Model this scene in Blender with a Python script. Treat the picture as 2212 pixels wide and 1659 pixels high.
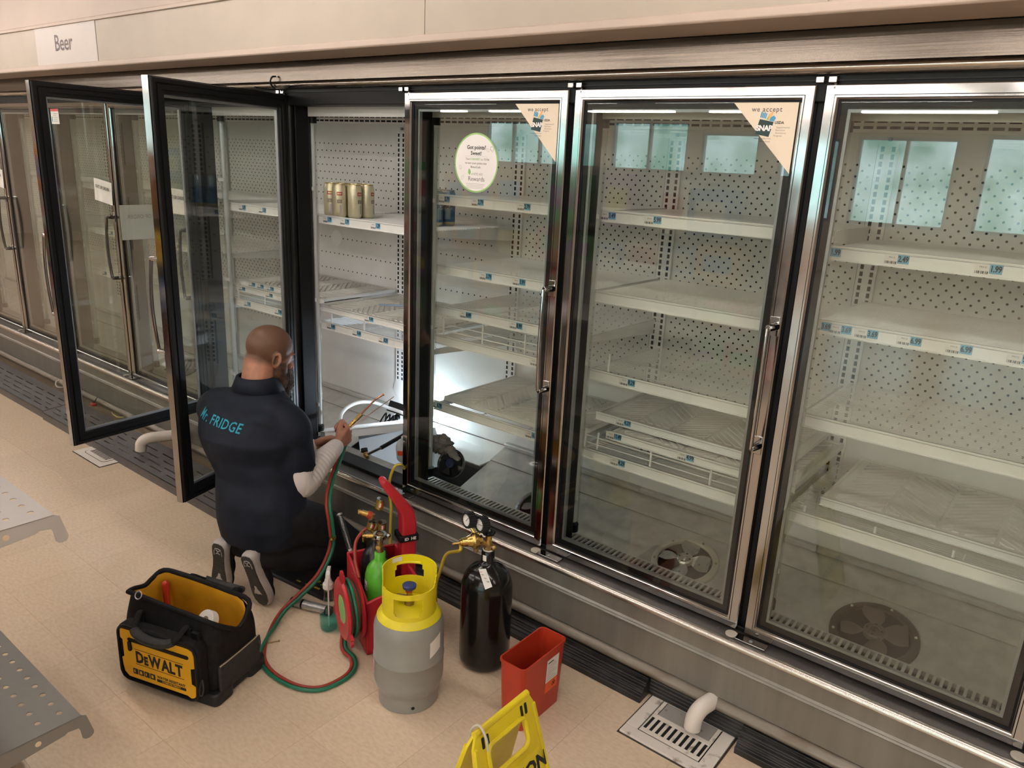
import bpy, math, random
import numpy as np
from mathutils import Vector, Matrix

for _o in list(bpy.data.objects):
    bpy.data.objects.remove(_o, do_unlink=True)
SC = bpy.context.scene
COL = SC.collection
PI = math.pi
random.seed(7)

# ------------------------------------------------------------------ camera
cam_d = bpy.data.cameras.new('camera')
cam = bpy.data.objects.new('camera', cam_d)
COL.objects.link(cam)
_R = Vector((0.77805522, 0.62651465, 0.04592898))
_U = Vector((-0.21194234, 0.19297398, 0.95804044))
_F = Vector((-0.59136327, 0.75514266, -0.28292939))
cam.matrix_world = Matrix(((_R.x, _U.x, -_F.x, 2.2585), (_R.y, _U.y, -_F.y, -2.1406),
                           (_R.z, _U.z, -_F.z, 1.7589), (0, 0, 0, 1)))
cam_d.sensor_width = 36.0
cam_d.lens = 36.0 * 1654.85 / 2212.0
cam_d.clip_start = 0.05
SC.camera = cam

# ------------------------------------------------------------------ world: overcast daylight over green trees, seen through the shop windows
W = bpy.data.worlds.new('world'); SC.world = W
W.use_nodes = True
_n = W.node_tree.nodes; _l = W.node_tree.links
_n.clear()
_out = _n.new('ShaderNodeOutputWorld'); _bg = _n.new('ShaderNodeBackground')
_tc = _n.new('ShaderNodeTexCoord'); _sep = _n.new('ShaderNodeSeparateXYZ')
_nz = _n.new('ShaderNodeTexNoise'); _nz.inputs['Scale'].default_value = 22; _nz.inputs['Detail'].default_value = 6
_cr = _n.new('ShaderNodeValToRGB')
_cr.color_ramp.elements[0].position = 0.35; _cr.color_ramp.elements[0].color = (0.16, 0.36, 0.30, 1)
_cr.color_ramp.elements[1].position = 0.70; _cr.color_ramp.elements[1].color = (0.75, 0.95, 1.0, 1)
_l.new(_tc.outputs['Generated'], _nz.inputs['Vector']); _l.new(_nz.outputs['Fac'], _cr.inputs['Fac'])
_l.new(_tc.outputs['Generated'], _sep.inputs['Vector'])
_rg = _n.new('ShaderNodeMapRange')
_rg.inputs['From Min'].default_value = 0.15; _rg.inputs['From Max'].default_value = 0.5
_l.new(_sep.outputs['Z'], _rg.inputs['Value'])
_mx = _n.new('ShaderNodeMixRGB'); _mx.inputs['Color2'].default_value = (0.62, 0.80, 1.0, 1)
_l.new(_rg.outputs['Result'], _mx.inputs['Fac']); _l.new(_cr.outputs['Color'], _mx.inputs['Color1'])
_l.new(_mx.outputs['Color'], _bg.inputs['Color']); _bg.inputs['Strength'].default_value = 6.0
_l.new(_bg.outputs['Background'], _out.inputs['Surface'])

SC.view_settings.view_transform = 'Standard'
SC.view_settings.look = 'None'
SC.view_settings.exposure = 0.14
SC.view_settings.gamma = 1.0
SC.view_settings.use_curve_mapping = False
SC.cycles.max_bounces = 8
SC.cycles.transparent_max_bounces = 16
SC.cycles.diffuse_bounces = 4
SC.cycles.glossy_bounces = 4
SC.cycles.sample_clamp_indirect = 6.0
SC.cycles.caustics_reflective = False
SC.cycles.caustics_refractive = False
SC.cycles.use_denoising = True
LIGHT_POWER = 20.0          # emission of the ceiling tubes

# ------------------------------------------------------------------ helpers
def wm(o):
    if o is None: return Matrix.Identity(4)
    M = Matrix.LocRotScale(o.location, o.rotation_euler, o.scale)
    return (wm(o.parent) @ o.matrix_parent_inverse @ M) if o.parent else M

def tag(o, label=None, cat=None, group=None, kind=None):
    if label: o['label'] = label
    if cat: o['category'] = cat
    if group: o['group'] = group
    if kind: o['kind'] = kind
    return o

def empty(name, loc=(0, 0, 0), rz=0, label=None, cat=None, group=None):
    o = bpy.data.objects.new(name, None); COL.objects.link(o)
    o.location = loc; o.rotation_euler = (0, 0, rz); o.empty_display_size = 0.05
    return tag(o, label, cat, group)

def T(x=0, y=0, z=0): return Matrix.Translation((x, y, z))
def RX(a): return Matrix.Rotation(a, 4, 'X')
def RY(a): return Matrix.Rotation(a, 4, 'Y')
def RZ(a): return Matrix.Rotation(a, 4, 'Z')
def V(*a): return Vector(a)

def frame_to(p0, p1, up=(0, 0, 1)):
    """matrix whose z axis runs from p0 to p1, origin p0"""
    z = (Vector(p1) - Vector(p0)).normalized()
    u = Vector(up)
    if abs(z.dot(u)) > 0.98: u = Vector((1, 0, 0))
    x = u.cross(z).normalized(); y = z.cross(x)
    return Matrix(((x.x, y.x, z.x, p0[0]), (x.y, y.y, z.y, p0[1]), (x.z, y.z, z.z, p0[2]), (0, 0, 0, 1)))

_TXT = {}
def text_mesh(body, size, spacing=1.0, bold=0.0):
    key = (body, size, spacing, bold)
    if key in _TXT: return _TXT[key]
    cu = bpy.data.curves.new('txt', 'FONT'); cu.body = body; cu.size = size
    cu.align_x = 'CENTER'; cu.align_y = 'CENTER'; cu.space_character = spacing; cu.offset = bold; cu.resolution_u = 2
    ob = bpy.data.objects.new('txt', cu); COL.objects.link(ob)
    dg = bpy.context.evaluated_depsgraph_get()
    me = bpy.data.meshes.new_from_object(ob.evaluated_get(dg))
    vs = [v.co.copy() for v in me.vertices]; fs = [tuple(p.vertices) for p in me.polygons]
    bpy.data.objects.remove(ob, do_unlink=True); bpy.data.curves.remove(cu); bpy.data.meshes.remove(me)
    _TXT[key] = (vs, fs)
    return _TXT[key]

class MB:
    """collects shapes; build() links them as ONE mesh object"""
    def __init__(s): s.v = []; s.f = []; s.m = []; s.mats = []
    def mi(s, mat):
        if mat not in s.mats: s.mats.append(mat)
        return s.mats.index(mat)
    def add(s, vs, fs, mat, M=None):
        b = len(s.v); k = s.mi(mat)
        if M is not None: vs = [M @ Vector(v) for v in vs]
        s.v.extend(tuple(v) for v in vs)
        for f in fs: s.f.append(tuple(i + b for i in f)); s.m.append(k)
        return s
    def box(s, a, b, mat, M=None):
        x0, y0, z0 = a; x1, y1, z1 = b
        if x0 > x1: x0, x1 = x1, x0
        if y0 > y1: y0, y1 = y1, y0
        if z0 > z1: z0, z1 = z1, z0
        vs = [(x0, y0, z0), (x1, y0, z0), (x1, y1, z0), (x0, y1, z0), (x0, y0, z1), (x1, y0, z1), (x1, y1, z1), (x0, y1, z1)]
        fs = [(0, 3, 2, 1), (4, 5, 6, 7), (0, 1, 5, 4), (1, 2, 6, 5), (2, 3, 7, 6), (3, 0, 4, 7)]
        return s.add(vs, fs, mat, M)
    def quad(s, pts, mat, M=None): return s.add(pts, [tuple(range(len(pts)))], mat, M)
    def cyl(s, p0, p1, r0, mat, r1=None, n=16, caps=True, M=None):
        r1 = r0 if r1 is None else r1
        A = frame_to(p0, p1); L = (Vector(p1) - Vector(p0)).length
        vs = []
        for z, r in ((0, r0), (L, r1)):
            for i in range(n):
                a = 2 * PI * i / n; vs.append(A @ Vector((r * math.cos(a), r * math.sin(a), z)))
        fs = [(i, (i + 1) % n, n + (i + 1) % n, n + i) for i in range(n)]
        if caps: fs += [tuple(range(n - 1, -1, -1)), tuple(range(n, 2 * n))]
        return s.add(vs, fs, mat, M)
    def tube(s, pts, r, mat, n=8, M=None, caps=True, closed=False, flat=1.0):
        P = [Vector(p) for p in pts]; k = len(P)
        rs = r if isinstance(r, (list, tuple)) else [r] * k
        tans = []
        for i in range(k):
            a = P[(i - 1) % k] if (closed or i > 0) else P[i]
            b = P[(i + 1) % k] if (closed or i < k - 1) else P[i]
            tans.append((b - a).normalized())
        u = Vector((0, 0, 1)) if abs(tans[0].z) < 0.9 else Vector((1, 0, 0))
        x = u.cross(tans[0]).normalized(); vs = []
        for i in range(k):
            t = tans[i]; x = (x - t * x.dot(t)).normalized(); y = t.cross(x)
            for j in range(n):
                a = 2 * PI * j / n; vs.append(P[i] + x * (rs[i] * math.cos(a)) + y * (rs[i] * flat * math.sin(a)))
        fs = []
        for i in range(k if closed else k - 1):
            for j in range(n):
                a = i * n + j; b = i * n + (j + 1) % n; c = ((i + 1) % k) * n
                fs.append((a, b, c + (j + 1) % n, c + j))
        if caps and not closed: fs += [tuple(range(n - 1, -1, -1)), tuple(range((k - 1) * n, k * n))]
        return s.add(vs, fs, mat, M)
    def lathe(s, prof, mat, n=24, M=None, a0=0.0, a1=2 * PI):
        full = abs(a1 - a0 - 2 * PI) < 1e-6; m = n if full else n + 1
        vs = []; fs = []
        for (r, z) in prof:
            for i in range(m):
                a = a0 + (a1 - a0) * i / n; vs.append((max(r, 1e-5) * math.cos(a), max(r, 1e-5) * math.sin(a), z))
        for k in range(len(prof) - 1):
            for i in range(n):
                a = k * m + i; b = k * m + (i + 1) % m
                fs.append((a, b, b + m, a + m))
        return s.add(vs, fs, mat, M)
    def prism(s, poly, h0, h1, mat, M=None):
        n = len(poly)
        vs = [(x, y, h0) for x, y in poly] + [(x, y, h1) for x, y in poly]
        fs = [(i, (i + 1) % n, n + (i + 1) % n, n + i) for i in range(n)] + [tuple(range(n - 1, -1, -1)), tuple(range(n, 2 * n))]
        return s.add(vs, fs, mat, M)
    def ell(s, c, r, mat, nu=16, nv=10, M=None):
        vs = []; fs = []
        for j in range(nv + 1):
            t = PI * j / nv
            for i in range(nu):
                a = 2 * PI * i / nu
                vs.append((c[0] + r[0] * math.sin(t) * math.cos(a), c[1] + r[1] * math.sin(t) * math.sin(a), c[2] + r[2] * math.cos(t)))
        for j in range(nv):
            for i in range(nu):
                fs.append((j * nu + i, (j + 1) * nu + i, (j + 1) * nu + (i + 1) % nu, j * nu + (i + 1) % nu))
        return s.add(vs, fs, mat, M)
    def text(s, body, size, mat, M, spacing=1.0, bold=0.0):
        vs, fs = text_mesh(body, size, spacing, bold)
        return s.add(vs, fs, mat, M)
    def extr_x(s, prof, x0, x1, mat, M=None, closed=True):
        """profile of (y,z) points run along x"""
        n = len(prof)
        vs = [(x0, y, z) for y, z in prof] + [(x1, y, z) for y, z in prof]
        rng = range(n) if closed else range(n - 1)
        fs = [(i, n + i, n + (i + 1) % n, (i + 1) % n) for i in rng]
        if closed: fs += [tuple(range(n)), tuple(range(2 * n - 1, n - 1, -1))]
        return s.add(vs, fs, mat, M)
    def build(s, name, parent=None, local=False, smooth=35, bevel=0.0, seg=2, sub=0, origin=True):
        me = bpy.data.meshes.new(name)
        c = Vector((0, 0, 0))
        if origin and not local and s.v:
            A = np.array(s.v); lo = A.min(0); hi = A.max(0)
            c = Vector(((lo[0] + hi[0]) / 2, (lo[1] + hi[1]) / 2, lo[2]))
            s.v = [tuple(x) for x in (A - np.array(c))]
        me.from_pydata(s.v, [], s.f)
        for m in s.mats: me.materials.append(m)
        if len(s.mats) > 1: me.polygons.foreach_set('material_index', s.m)
        if smooth:
            me.polygons.foreach_set('use_smooth', [True] * len(me.polygons))
            me.set_sharp_from_angle(angle=math.radians(smooth))
        me.update()
        o = bpy.data.objects.new(name, me); COL.objects.link(o)
        o.location = c
        if parent:
            o.parent = parent
            if not local: o.matrix_parent_inverse = wm(parent).inverted()
        if bevel:
            b = o.modifiers.new('bevel', 'BEVEL'); b.width = bevel; b.segments = seg; b.limit_method = 'ANGLE'; b.angle_limit = math.radians(40)
            b.harden_normals = False
        if sub:
            b = o.modifiers.new('sub', 'SUBSURF'); b.levels = sub; b.render_levels = sub
        return o

def smooth_path(pts, n=8):
    """Catmull-Rom through the points"""
    P = [Vector(p) for p in pts]; out = []
    for i in range(len(P) - 1):
        p0 = P[i - 1] if i > 0 else P[0] * 2 - P[1]
        p1, p2 = P[i], P[i + 1]
        p3 = P[i + 2] if i + 2 < len(P) else P[-1] * 2 - P[-2]
        for k in range(n):
            t = k / n
            out.append(0.5 * ((2 * p1) + (p2 - p0) * t + (2 * p0 - 5 * p1 + 4 * p2 - p3) * t * t + (3 * p1 - p0 - 3 * p2 + p3) * t ** 3))
    out.append(P[-1]); return out

def rrect(x0, y0, x1, y1, r, n=4):
    out = []
    for cx, cy, a in ((x1 - r, y1 - r, 0), (x0 + r, y1 - r, PI / 2), (x0 + r, y0 + r, PI), (x1 - r, y0 + r, 1.5 * PI)):
        for i in range(n + 1):
            t = a + PI / 2 * i / n; out.append((cx + r * math.cos(t), cy + r * math.sin(t)))
    return out

# ------------------------------------------------------------------ materials
def mat(name, col, rough=0.5, metal=0.0, var=0.0, scale=8.0, stretch=(1, 1, 1), col2=None, bump=0.0, bscale=None,
        rvar=0.0, coat=0.0, spec=0.5, trans=0.0, ior=1.45, aniso=0.0, emit=None, estr=0.0, obj_rand=0.0, detail=4, sheen=0.0, lo=0.35, hi=0.65):
    m = bpy.data.materials.new(name); m.use_nodes = True
    N = m.node_tree.nodes; L = m.node_tree.links
    b = N['Principled BSDF']
    b.inputs['Base Color'].default_value = (*col, 1); b.inputs['Roughness'].default_value = rough
    b.inputs['Metallic'].default_value = metal; b.inputs['Coat Weight'].default_value = coat
    b.inputs['Specular IOR Level'].default_value = spec; b.inputs['Transmission Weight'].default_value = trans
    b.inputs['IOR'].default_value = ior; b.inputs['Anisotropic'].default_value = aniso
    b.inputs['Sheen Weight'].default_value = sheen
    if emit: b.inputs['Emission Color'].default_value = (*emit, 1); b.inputs['Emission Strength'].default_value = estr
    if var or bump or rvar or col2:
        tc = N.new('ShaderNodeTexCoord'); mp = N.new('ShaderNodeMapping'); mp.inputs['Scale'].default_value = stretch
        L.new(tc.outputs['Object'], mp.inputs['Vector'])
        nz = N.new('ShaderNodeTexNoise'); nz.inputs['Scale'].default_value = scale; nz.inputs['Detail'].default_value = detail
        L.new(mp.outputs['Vector'], nz.inputs['Vector'])
        src = None
        if var or col2:
            r = N.new('ShaderNodeValToRGB')
            c2 = col2 or tuple(min(1, c * (1 + var)) for c in col); c1 = col if col2 else tuple(c * (1 - var) for c in col)
            r.color_ramp.elements[0].color = (*c1, 1); r.color_ramp.elements[1].color = (*c2, 1)
            r.color_ramp.elements[0].position = lo; r.color_ramp.elements[1].position = hi
            L.new(nz.outputs['Fac'], r.inputs['Fac']); src = r.outputs['Color']
            L.new(src, b.inputs['Base Color'])
        if rvar:
            q = N.new('ShaderNodeMapRange'); q.inputs['To Min'].default_value = max(0, rough - rvar); q.inputs['To Max'].default_value = rough + rvar
            L.new(nz.outputs['Fac'], q.inputs['Value']); L.new(q.outputs['Result'], b.inputs['Roughness'])
        if bump:
            n2 = N.new('ShaderNodeTexNoise'); n2.inputs['Scale'].default_value = bscale or scale; n2.inputs['Detail'].default_value = 3
            L.new(mp.outputs['Vector'], n2.inputs['Vector'])
            bp = N.new('ShaderNodeBump'); bp.inputs['Strength'].default_value = bump; bp.inputs['Distance'].default_value = 0.002
            L.new(n2.outputs['Fac'], bp.inputs['Height']); L.new(bp.outputs['Normal'], b.inputs['Normal'])
        if obj_rand and src:
            oi = N.new('ShaderNodeObjectInfo'); hs = N.new('ShaderNodeHueSaturation')
            q = N.new('ShaderNodeMapRange'); q.inputs['To Min'].default_value = 1 - obj_rand; q.inputs['To Max'].default_value = 1 + obj_rand
            L.new(oi.outputs['Random'], q.inputs['Value']); L.new(q.outputs['Result'], hs.inputs['Value'])
            L.new(src, hs.inputs['Color']); L.new(hs.outputs['Color'], b.inputs['Base Color'])
    return m

def glass_mat(name, tint, f0=0.045, rough=0.0, power=5.0):
    """thin clear sheet: tinted see-through plus a mirror share that grows towards grazing view (Schlick)"""
    m = bpy.data.materials.new(name); m.use_nodes = True
    N = m.node_tree.nodes; L = m.node_tree.links; N.clear()
    o = N.new('ShaderNodeOutputMaterial'); mx = N.new('ShaderNodeMixShader'); lw = N.new('ShaderNodeLayerWeight')
    lw.inputs['Blend'].default_value = 0.5
    pw = N.new('ShaderNodeMath'); pw.operation = 'POWER'; pw.inputs[1].default_value = power
    sc = N.new('ShaderNodeMath'); sc.operation = 'MULTIPLY_ADD'; sc.inputs[1].default_value = 1 - f0; sc.inputs[2].default_value = f0
    t = N.new('ShaderNodeBsdfTransparent'); t.inputs['Color'].default_value = (*tint, 1)
    g = N.new('ShaderNodeBsdfGlossy'); g.inputs['Roughness'].default_value = rough; g.inputs['Color'].default_value = (1, 1, 1, 1)
    L.new(lw.outputs['Facing'], pw.inputs[0]); L.new(pw.outputs[0], sc.inputs[0]); L.new(sc.outputs[0], mx.inputs['Fac'])
    L.new(t.outputs['BSDF'], mx.inputs[1]); L.new(g.outputs['BSDF'], mx.inputs[2])
    L.new(mx.outputs['Shader'], o.inputs['Surface'])
    return m

M = dict(
    chrome=mat('polished_steel', (0.40, 0.39, 0.385), 0.10, 1.0, rvar=0.05, scale=30),
    steel=mat('brushed_steel', (0.125, 0.105, 0.088), 0.18, 1.0, var=0.10, scale=3, stretch=(0.6, 1, 90), rvar=0.07, aniso=0.75, bump=0.02, bscale=6),
    galv=mat('galvanised', (0.36, 0.34, 0.31), 0.45, 0.55, var=0.12, scale=14, rvar=0.1),
    black=mat('black_anodised', (0.006, 0.006, 0.0065), 0.45, 0.0, rvar=0.06, scale=40, spec=0.25),
    rubber=mat('black_rubber', (0.012, 0.012, 0.013), 0.55, var=0.3, scale=30),
    kick=mat('dark_kick_plastic', (0.022, 0.021, 0.022), 0.45, var=0.5, scale=12, rvar=0.12),
    enamel=mat('white_enamel', (0.76, 0.75, 0.725), 0.38, var=0.04, scale=6),
    enamel2=mat('white_shelf_enamel', (0.83, 0.825, 0.81), 0.35, var=0.03, scale=9),
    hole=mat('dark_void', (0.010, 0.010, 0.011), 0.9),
    fascia=mat('grey_fascia', (0.215, 0.203, 0.182), 0.33, 0.45, var=0.10, scale=2.5, stretch=(6, 1, 0.7), rvar=0.08),
    lip=mat('worn_bumper', (0.20, 0.174, 0.145), 0.38, 0.35, col2=(0.13, 0.095, 0.06), scale=9, stretch=(0.7, 1, 3), lo=0.5, hi=0.72, rvar=0.1),
    spacer=mat('grey_spacer', (0.30, 0.31, 0.33), 0.4, 0.6, var=0.05),
    cream=mat('cream_paint', (0.475, 0.375, 0.315), 0.55, var=0.03, scale=5),
    cream2=mat('beige_insert', (0.405, 0.335, 0.275), 0.5, var=0.03, scale=5),
    sign=mat('white_sign_insert', (0.50, 0.43, 0.395), 0.45, var=0.02, scale=5),
    ink=mat('dark_ink', (0.012, 0.011, 0.011), 0.6, var=0.1),
    ink2=mat('brown_grey_ink', (0.13, 0.10, 0.10), 0.6, var=0.1),
    wall=mat('painted_wall', (0.72, 0.60, 0.52), 0.7, var=0.03, scale=3),
    ceil=mat('ceiling_paint', (0.42, 0.39, 0.36), 0.8, var=0.03, scale=3),
    price=mat('price_blue', (0.16, 0.42, 0.62), 0.5, var=0.1, scale=60),
    paper=mat('white_paper', (0.80, 0.77, 0.74), 0.7, var=0.03, scale=20),
    grime=mat('grime', (0.05, 0.04, 0.03), 0.8, var=0.4, scale=40),
    pvc=mat('pvc_white', (0.72, 0.66, 0.60), 0.35, col2=(0.42, 0.34, 0.26), scale=14, lo=0.62, hi=0.85),
    sink=mat('white_enamel_sink', (0.78, 0.72, 0.66), 0.35, col2=(0.16, 0.11, 0.07), scale=22, lo=0.60, hi=0.74, detail=8),
    sinkin=mat('grey_sink_basin', (0.33, 0.31, 0.29), 0.5, col2=(0.08, 0.06, 0.05), scale=30, lo=0.62, hi=0.72, detail=8),
)
M['glass'] = glass_mat('door_glass', (0.90, 0.915, 0.885), 0.05)
M['clear'] = glass_mat('clear_plastic', (0.93, 0.94, 0.93), 0.05)
M['winglass'] = glass_mat('window_glass', (0.95, 0.97, 0.97), 0.04)

# ================================================================== THE SETTING
TS = 0.3048
# floor tiles (object colour varies a little per tile)
def floor_mat(name, rnd):
    m = mat(name, (0.665, 0.510, 0.365), 0.20, var=0.0, col2=(0.735, 0.585, 0.435), scale=46, stretch=(1.0, 2.2, 1), detail=12, lo=0.34, hi=0.62, rvar=0.06, obj_rand=rnd, spec=0.45)
    return m
M['tile'] = floor_mat('vinyl_tile', 0.035)
M['floor'] = floor_mat('vinyl_floor', 0.0)
FLOOR = MB().box((-14, -13, -0.06), (9, 1.2, -0.0012), M['floor']).build('floor', origin=False)
tag(FLOOR, kind='structure', label='beige marbled vinyl tile floor of the shop aisle')
_tm = None
X0 = 0.577 - 60 * TS; Y0 = -0.943 - 30 * TS
def in_view(x, y, margin=0.35):
    d = Vector((x, y, 0)) - Vector((2.2585, -2.1406, 1.7589))
    z = d.dot(_F)
    if z < 0.2: return False
    u = d.dot(_R) / z * 1654.85; v = -d.dot(_U) / z * 1654.85
    k = margin * 1654.85 / z
    return abs(u) < 1106 + k and abs(v) < 829 + k
ntile = 0
for i in range(-4, 110):
    for j in range(-4, 40):
        cx = X0 + (i + 0.5) * TS; cy = Y0 + (j + 0.5) * TS
        if not (-5.9 < cx < 2.9 and -2.4 < cy < 0.16): continue
        if not in_view(cx, cy): continue
        if _tm is None:
            g = 0.0001; h = TS / 2 - g; b = 0.0007
            mb = MB()
            mb.add([(-h, -h, -0.0011), (h, -h, -0.0011), (h, h, -0.0011), (-h, h, -0.0011),
                    (-h + b, -h + b, 0), (h - b, -h + b, 0), (h - b, h - b, 0), (-h + b, h - b, 0)],
                   [(4, 5, 6, 7), (0, 1, 5, 4), (1, 2, 6, 5), (2, 3, 7, 6), (3, 0, 4, 7)], M['tile'])
            t = mb.build('floor_tile', FLOOR, local=True, smooth=0); _tm = t
        else:
            t = _tm.copy(); COL.objects.link(t); t.parent = FLOOR
        t.location = (cx, cy, 0); ntile += 1

# shell of the shop
tag(MB().box((-14, -13, 2.75), (9, 1.2, 2.85), M['ceil']).build('ceiling'), 'pale painted shop ceiling', kind='structure')
tag(MB().box((-14, 1.0, -0.06), (9, 1.15, 2.75), M['wall']).build('wall_back'), 'cream wall behind the refrigerated cases', kind='structure')
tag(MB().box((-14, -13, -0.06), (-13.85, 1.0, 2.75), M['wall']).build('wall_left'), 'cream far end wall of the shop', kind='structure')
tag(MB().box((8.85, -13, -0.06), (9, 1.0, 2.75), M['wall']).build('wall_right'), 'cream near end wall of the shop', kind='structure')
# window wall far behind the camera (shows as reflections in the doors and the steel header)
ww = MB()
wins = [(-10.6, -7.4), (-7.0, -5.2), (-4.9, -3.7), (-3.3, -2.2), (-1.9, -0.3), (0.1, 1.9), (2.3, 4.4), (4.8, 7.0)]
zt = [2.60, 2.62, 2.42, 2.36, 2.40, 2.45, 2.5, 2.5]
edges = [-14]
for a, b in wins: edges += [a, b]
edges += [9]
for k in range(0, len(edges), 2): ww.box((edges[k], -12.95, 0), (edges[k + 1], -12.75, 2.75), M['wall'])
for (a, b), t_ in zip(wins, zt):
    ww.box((a, -12.95, 0), (b, -12.75, 0.9), M['wall']); ww.box((a, -12.95, t_), (b, -12.75, 2.75), M['wall'])
tag(ww.build('wall_front'), 'cream shopfront wall with tall windows', kind='structure')
for k, ((a, b), t_) in enumerate(zip(wins, zt)):
    fr = MB()
    w = 0.05
    fr.box((a, -12.9, 0.9), (b, -12.8, 0.9 + w), M['spacer']).box((a, -12.9, t_ - w), (b, -12.8, t_), M['spacer'])
    n = max(1, round((b - a) / 0.9))
    for i in range(n + 1):
        x = a + (b - a - w) * i / n
        fr.box((x, -12.9, 0.9 + w), (x + w, -12.8, t_ - w), M['spacer'])
    fo = tag(fr.build('window_%d' % (k + 1)), 'aluminium framed shopfront window', kind='structure')
    for i in range(n):
        x = a + (b - a - w) * i / n
        MB().box((x + w, -12.853, 0.9 + w), (a + (b - a - w) * (i + 1) / n, -12.847, t_ - w), M['winglass']).build('pane', fo)

# ceiling lamps: rows of open twin-tube strip fittings
M['tube'] = mat('lit_tube', (1, 1, 1), 0.4, emit=(1.0, 0.93, 0.86), estr=LIGHT_POWER)
lamp0 = None
rows = [-0.95, -2.9, -4.9, -6.9, -8.9, -10.9]
for ry in rows:
    for rx in np.arange(-10.5, 7.0, 2.5):
        if lamp0 is None:
            lamp0 = empty('ceiling_lamp', (0, 0, 2.75))
            MB().box((-0.92, -0.075, -0.05), (0.92, 0.075, 0.0), M['enamel2']).build('lamp_body', lamp0, local=True, bevel=0.006)
            for s in (-1, 1):
                MB().cyl((-0.9, 0.04 * s, -0.07), (0.9, 0.04 * s, -0.07), 0.019, M['tube'], n=10).build('lamp_tube', lamp0, local=True)
            l = lamp0
        else:
            l = lamp0.copy(); COL.objects.link(l)
            for ch in list(lamp0.children):
                c = ch.copy(); COL.objects.link(c); c.parent = l
        l.location = (rx, ry, 2.75)
        tag(l, 'white twin-tube strip lamp mounted on the shop ceiling', 'ceiling lamp', 'strip lamps on the ceiling')

# soffit wall above the cases and the sign valance hanging from it
XL, XR = -7.0, 4.2
tag(MB().box((XL - 6, -0.165, 2.345), (XR + 4, 1.0, 2.75), M['cream']).build('wall_soffit'), 'cream soffit wall above the sign valance', kind='structure')
VAL = empty('sign_valance', (-1.4, -0.19, 2.11), 0, 'long cream sign valance running above the glass doors', 'sign valance')
vb = MB()
vb.extr_x([(-0.02, 2.107), (-0.20, 2.107), (-0.205, 2.112), (-0.205, 2.130), (-0.200, 2.134), (-0.190, 2.134), (-0.190, 2.150), (-0.02, 2.150)], XL, XR, M['cream'])
vb.build('bottom_rail', VAL, bevel=0.002)
MB().extr_x([(-0.185, 2.325), (-0.205, 2.325), (-0.205, 2.338), (-0.198, 2.345), (-0.05, 2.345), (-0.05, 2.325)], XL, XR, M['cream']).build('top_rail', VAL, bevel=0.002)
vx = [XL, -2.775, -2.035, 0.30, 1.60, XR]
for k in range(len(vx) - 1):
    if k == 1: continue
    MB().box((vx[k] + 0.0015, -0.195, 2.134), (vx[k + 1] - 0.0015, -0.185, 2.328), M['cream2']).build('insert_panel', VAL)
sg = MB().box((vx[1] + 0.002, -0.1975, 2.134), (vx[2] - 0.002, -0.185, 2.328), M['sign'])
sg.text('Beer', 0.115, M['ink2'], T(-2.42, -0.1982, 2.236) @ RX(PI / 2) @ Matrix.Diagonal((1.05, 1, 1, 1)), 0.95, 0.0012)
tag(sg.build('sign_panel', VAL, smooth=0), 'white insert reading Beer')

# ================================================================== THE REFRIGERATED CASES
P = 0.78; DW = 0.7555; DZ = 0.35; DH = 1.6265; YB = 0.73
HOLE_DX = 0.0395

def perforated(x0, x1, z0, z1, rows, mat_, y=YB, r=0.0042):
    """sheet x0..x1, z0..z1 at y with real round holes; rows = list of (zc, half_height, phase) covering bands"""
    mb = MB(); vs = []; fs = []
    def quad(a, b, c, d):
        k = len(vs); vs.extend((a, b, c, d)); fs.append((k, k + 1, k + 2, k + 3))
    zcur = z0
    for zc, hh, ph, xa, xb in sorted(rows):
        if zc - hh > zcur + 1e-5: quad((x0, y, zcur), (x1, y, zcur), (x1, y, zc - hh), (x0, y, zc - hh))
        n = int((xb - xa - ph) / HOLE_DX); sx = xa + ph; ex = sx + n * HOLE_DX
        quad((x0, y, zc - hh), (sx, y, zc - hh), (sx, y, zc + hh), (x0, y, zc + hh))
        quad((ex, y, zc - hh), (x1, y, zc - hh), (x1, y, zc + hh), (ex, y, zc + hh))
        for i in range(n):
            cx = sx + (i + 0.5) * HOLE_DX; hx = HOLE_DX / 2
            k = len(vs)
            for a in range(8):
                t = a * PI / 4; c, s_ = math.cos(t), math.sin(t)
                ox = hx * (0 if abs(c) < 0.1 else math.copysign(1, c)); oz = hh * (0 if abs(s_) < 0.1 else math.copysign(1, s_))
                vs.append((cx + ox, y, zc + oz)); vs.append((cx + r * c, y, zc + r * s_))
            for a in range(8):
                b = (a + 1) % 8
                fs.append((k + 2 * a, k + 2 * b, k + 2 * b + 1, k + 2 * a + 1))
        zcur = zc + hh
    if zcur < z1: quad((x0, y, zcur), (x1, y, zcur), (x1, y, z1), (x0, y, z1))
    mb.add(vs, fs, mat_)
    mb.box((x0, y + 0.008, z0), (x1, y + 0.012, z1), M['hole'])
    return mb

def rows_dense(x0, x1):
    out = []; k = 0; z = 1.79
    while z > 0.90: out.append((z, 0.0095, 0.0 if k % 2 == 0 else HOLE_DX / 2, x0 + 0.035, x1 - 0.03)); z -= 0.0193; k += 1
    out.append((0.862, 0.0095, 0.0, x0 + 0.035, x1 - 0.03)); out.append((0.70, 0.0095, 0.0, x0 + 0.035, x1 - 0.03))
    return out
def rows_sparse(x0, x1):
    out = []; k = 0; z = 1.79
    while z > 1.47: out.append((z, 0.0095, 0.0 if k % 2 == 0 else HOLE_DX / 2, x0 + 0.035, x1 - 0.03)); z -= 0.0386; k += 1
    for z, a, b in ((1.445, .03, .03), (1.345, .13, .12), (1.27, .03, .03), (1.18, .03, .03), (1.09, .03, .03)):
        out.append((z, 0.0095, 0.0, x0 + a, x1 - b))
    return out

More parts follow.
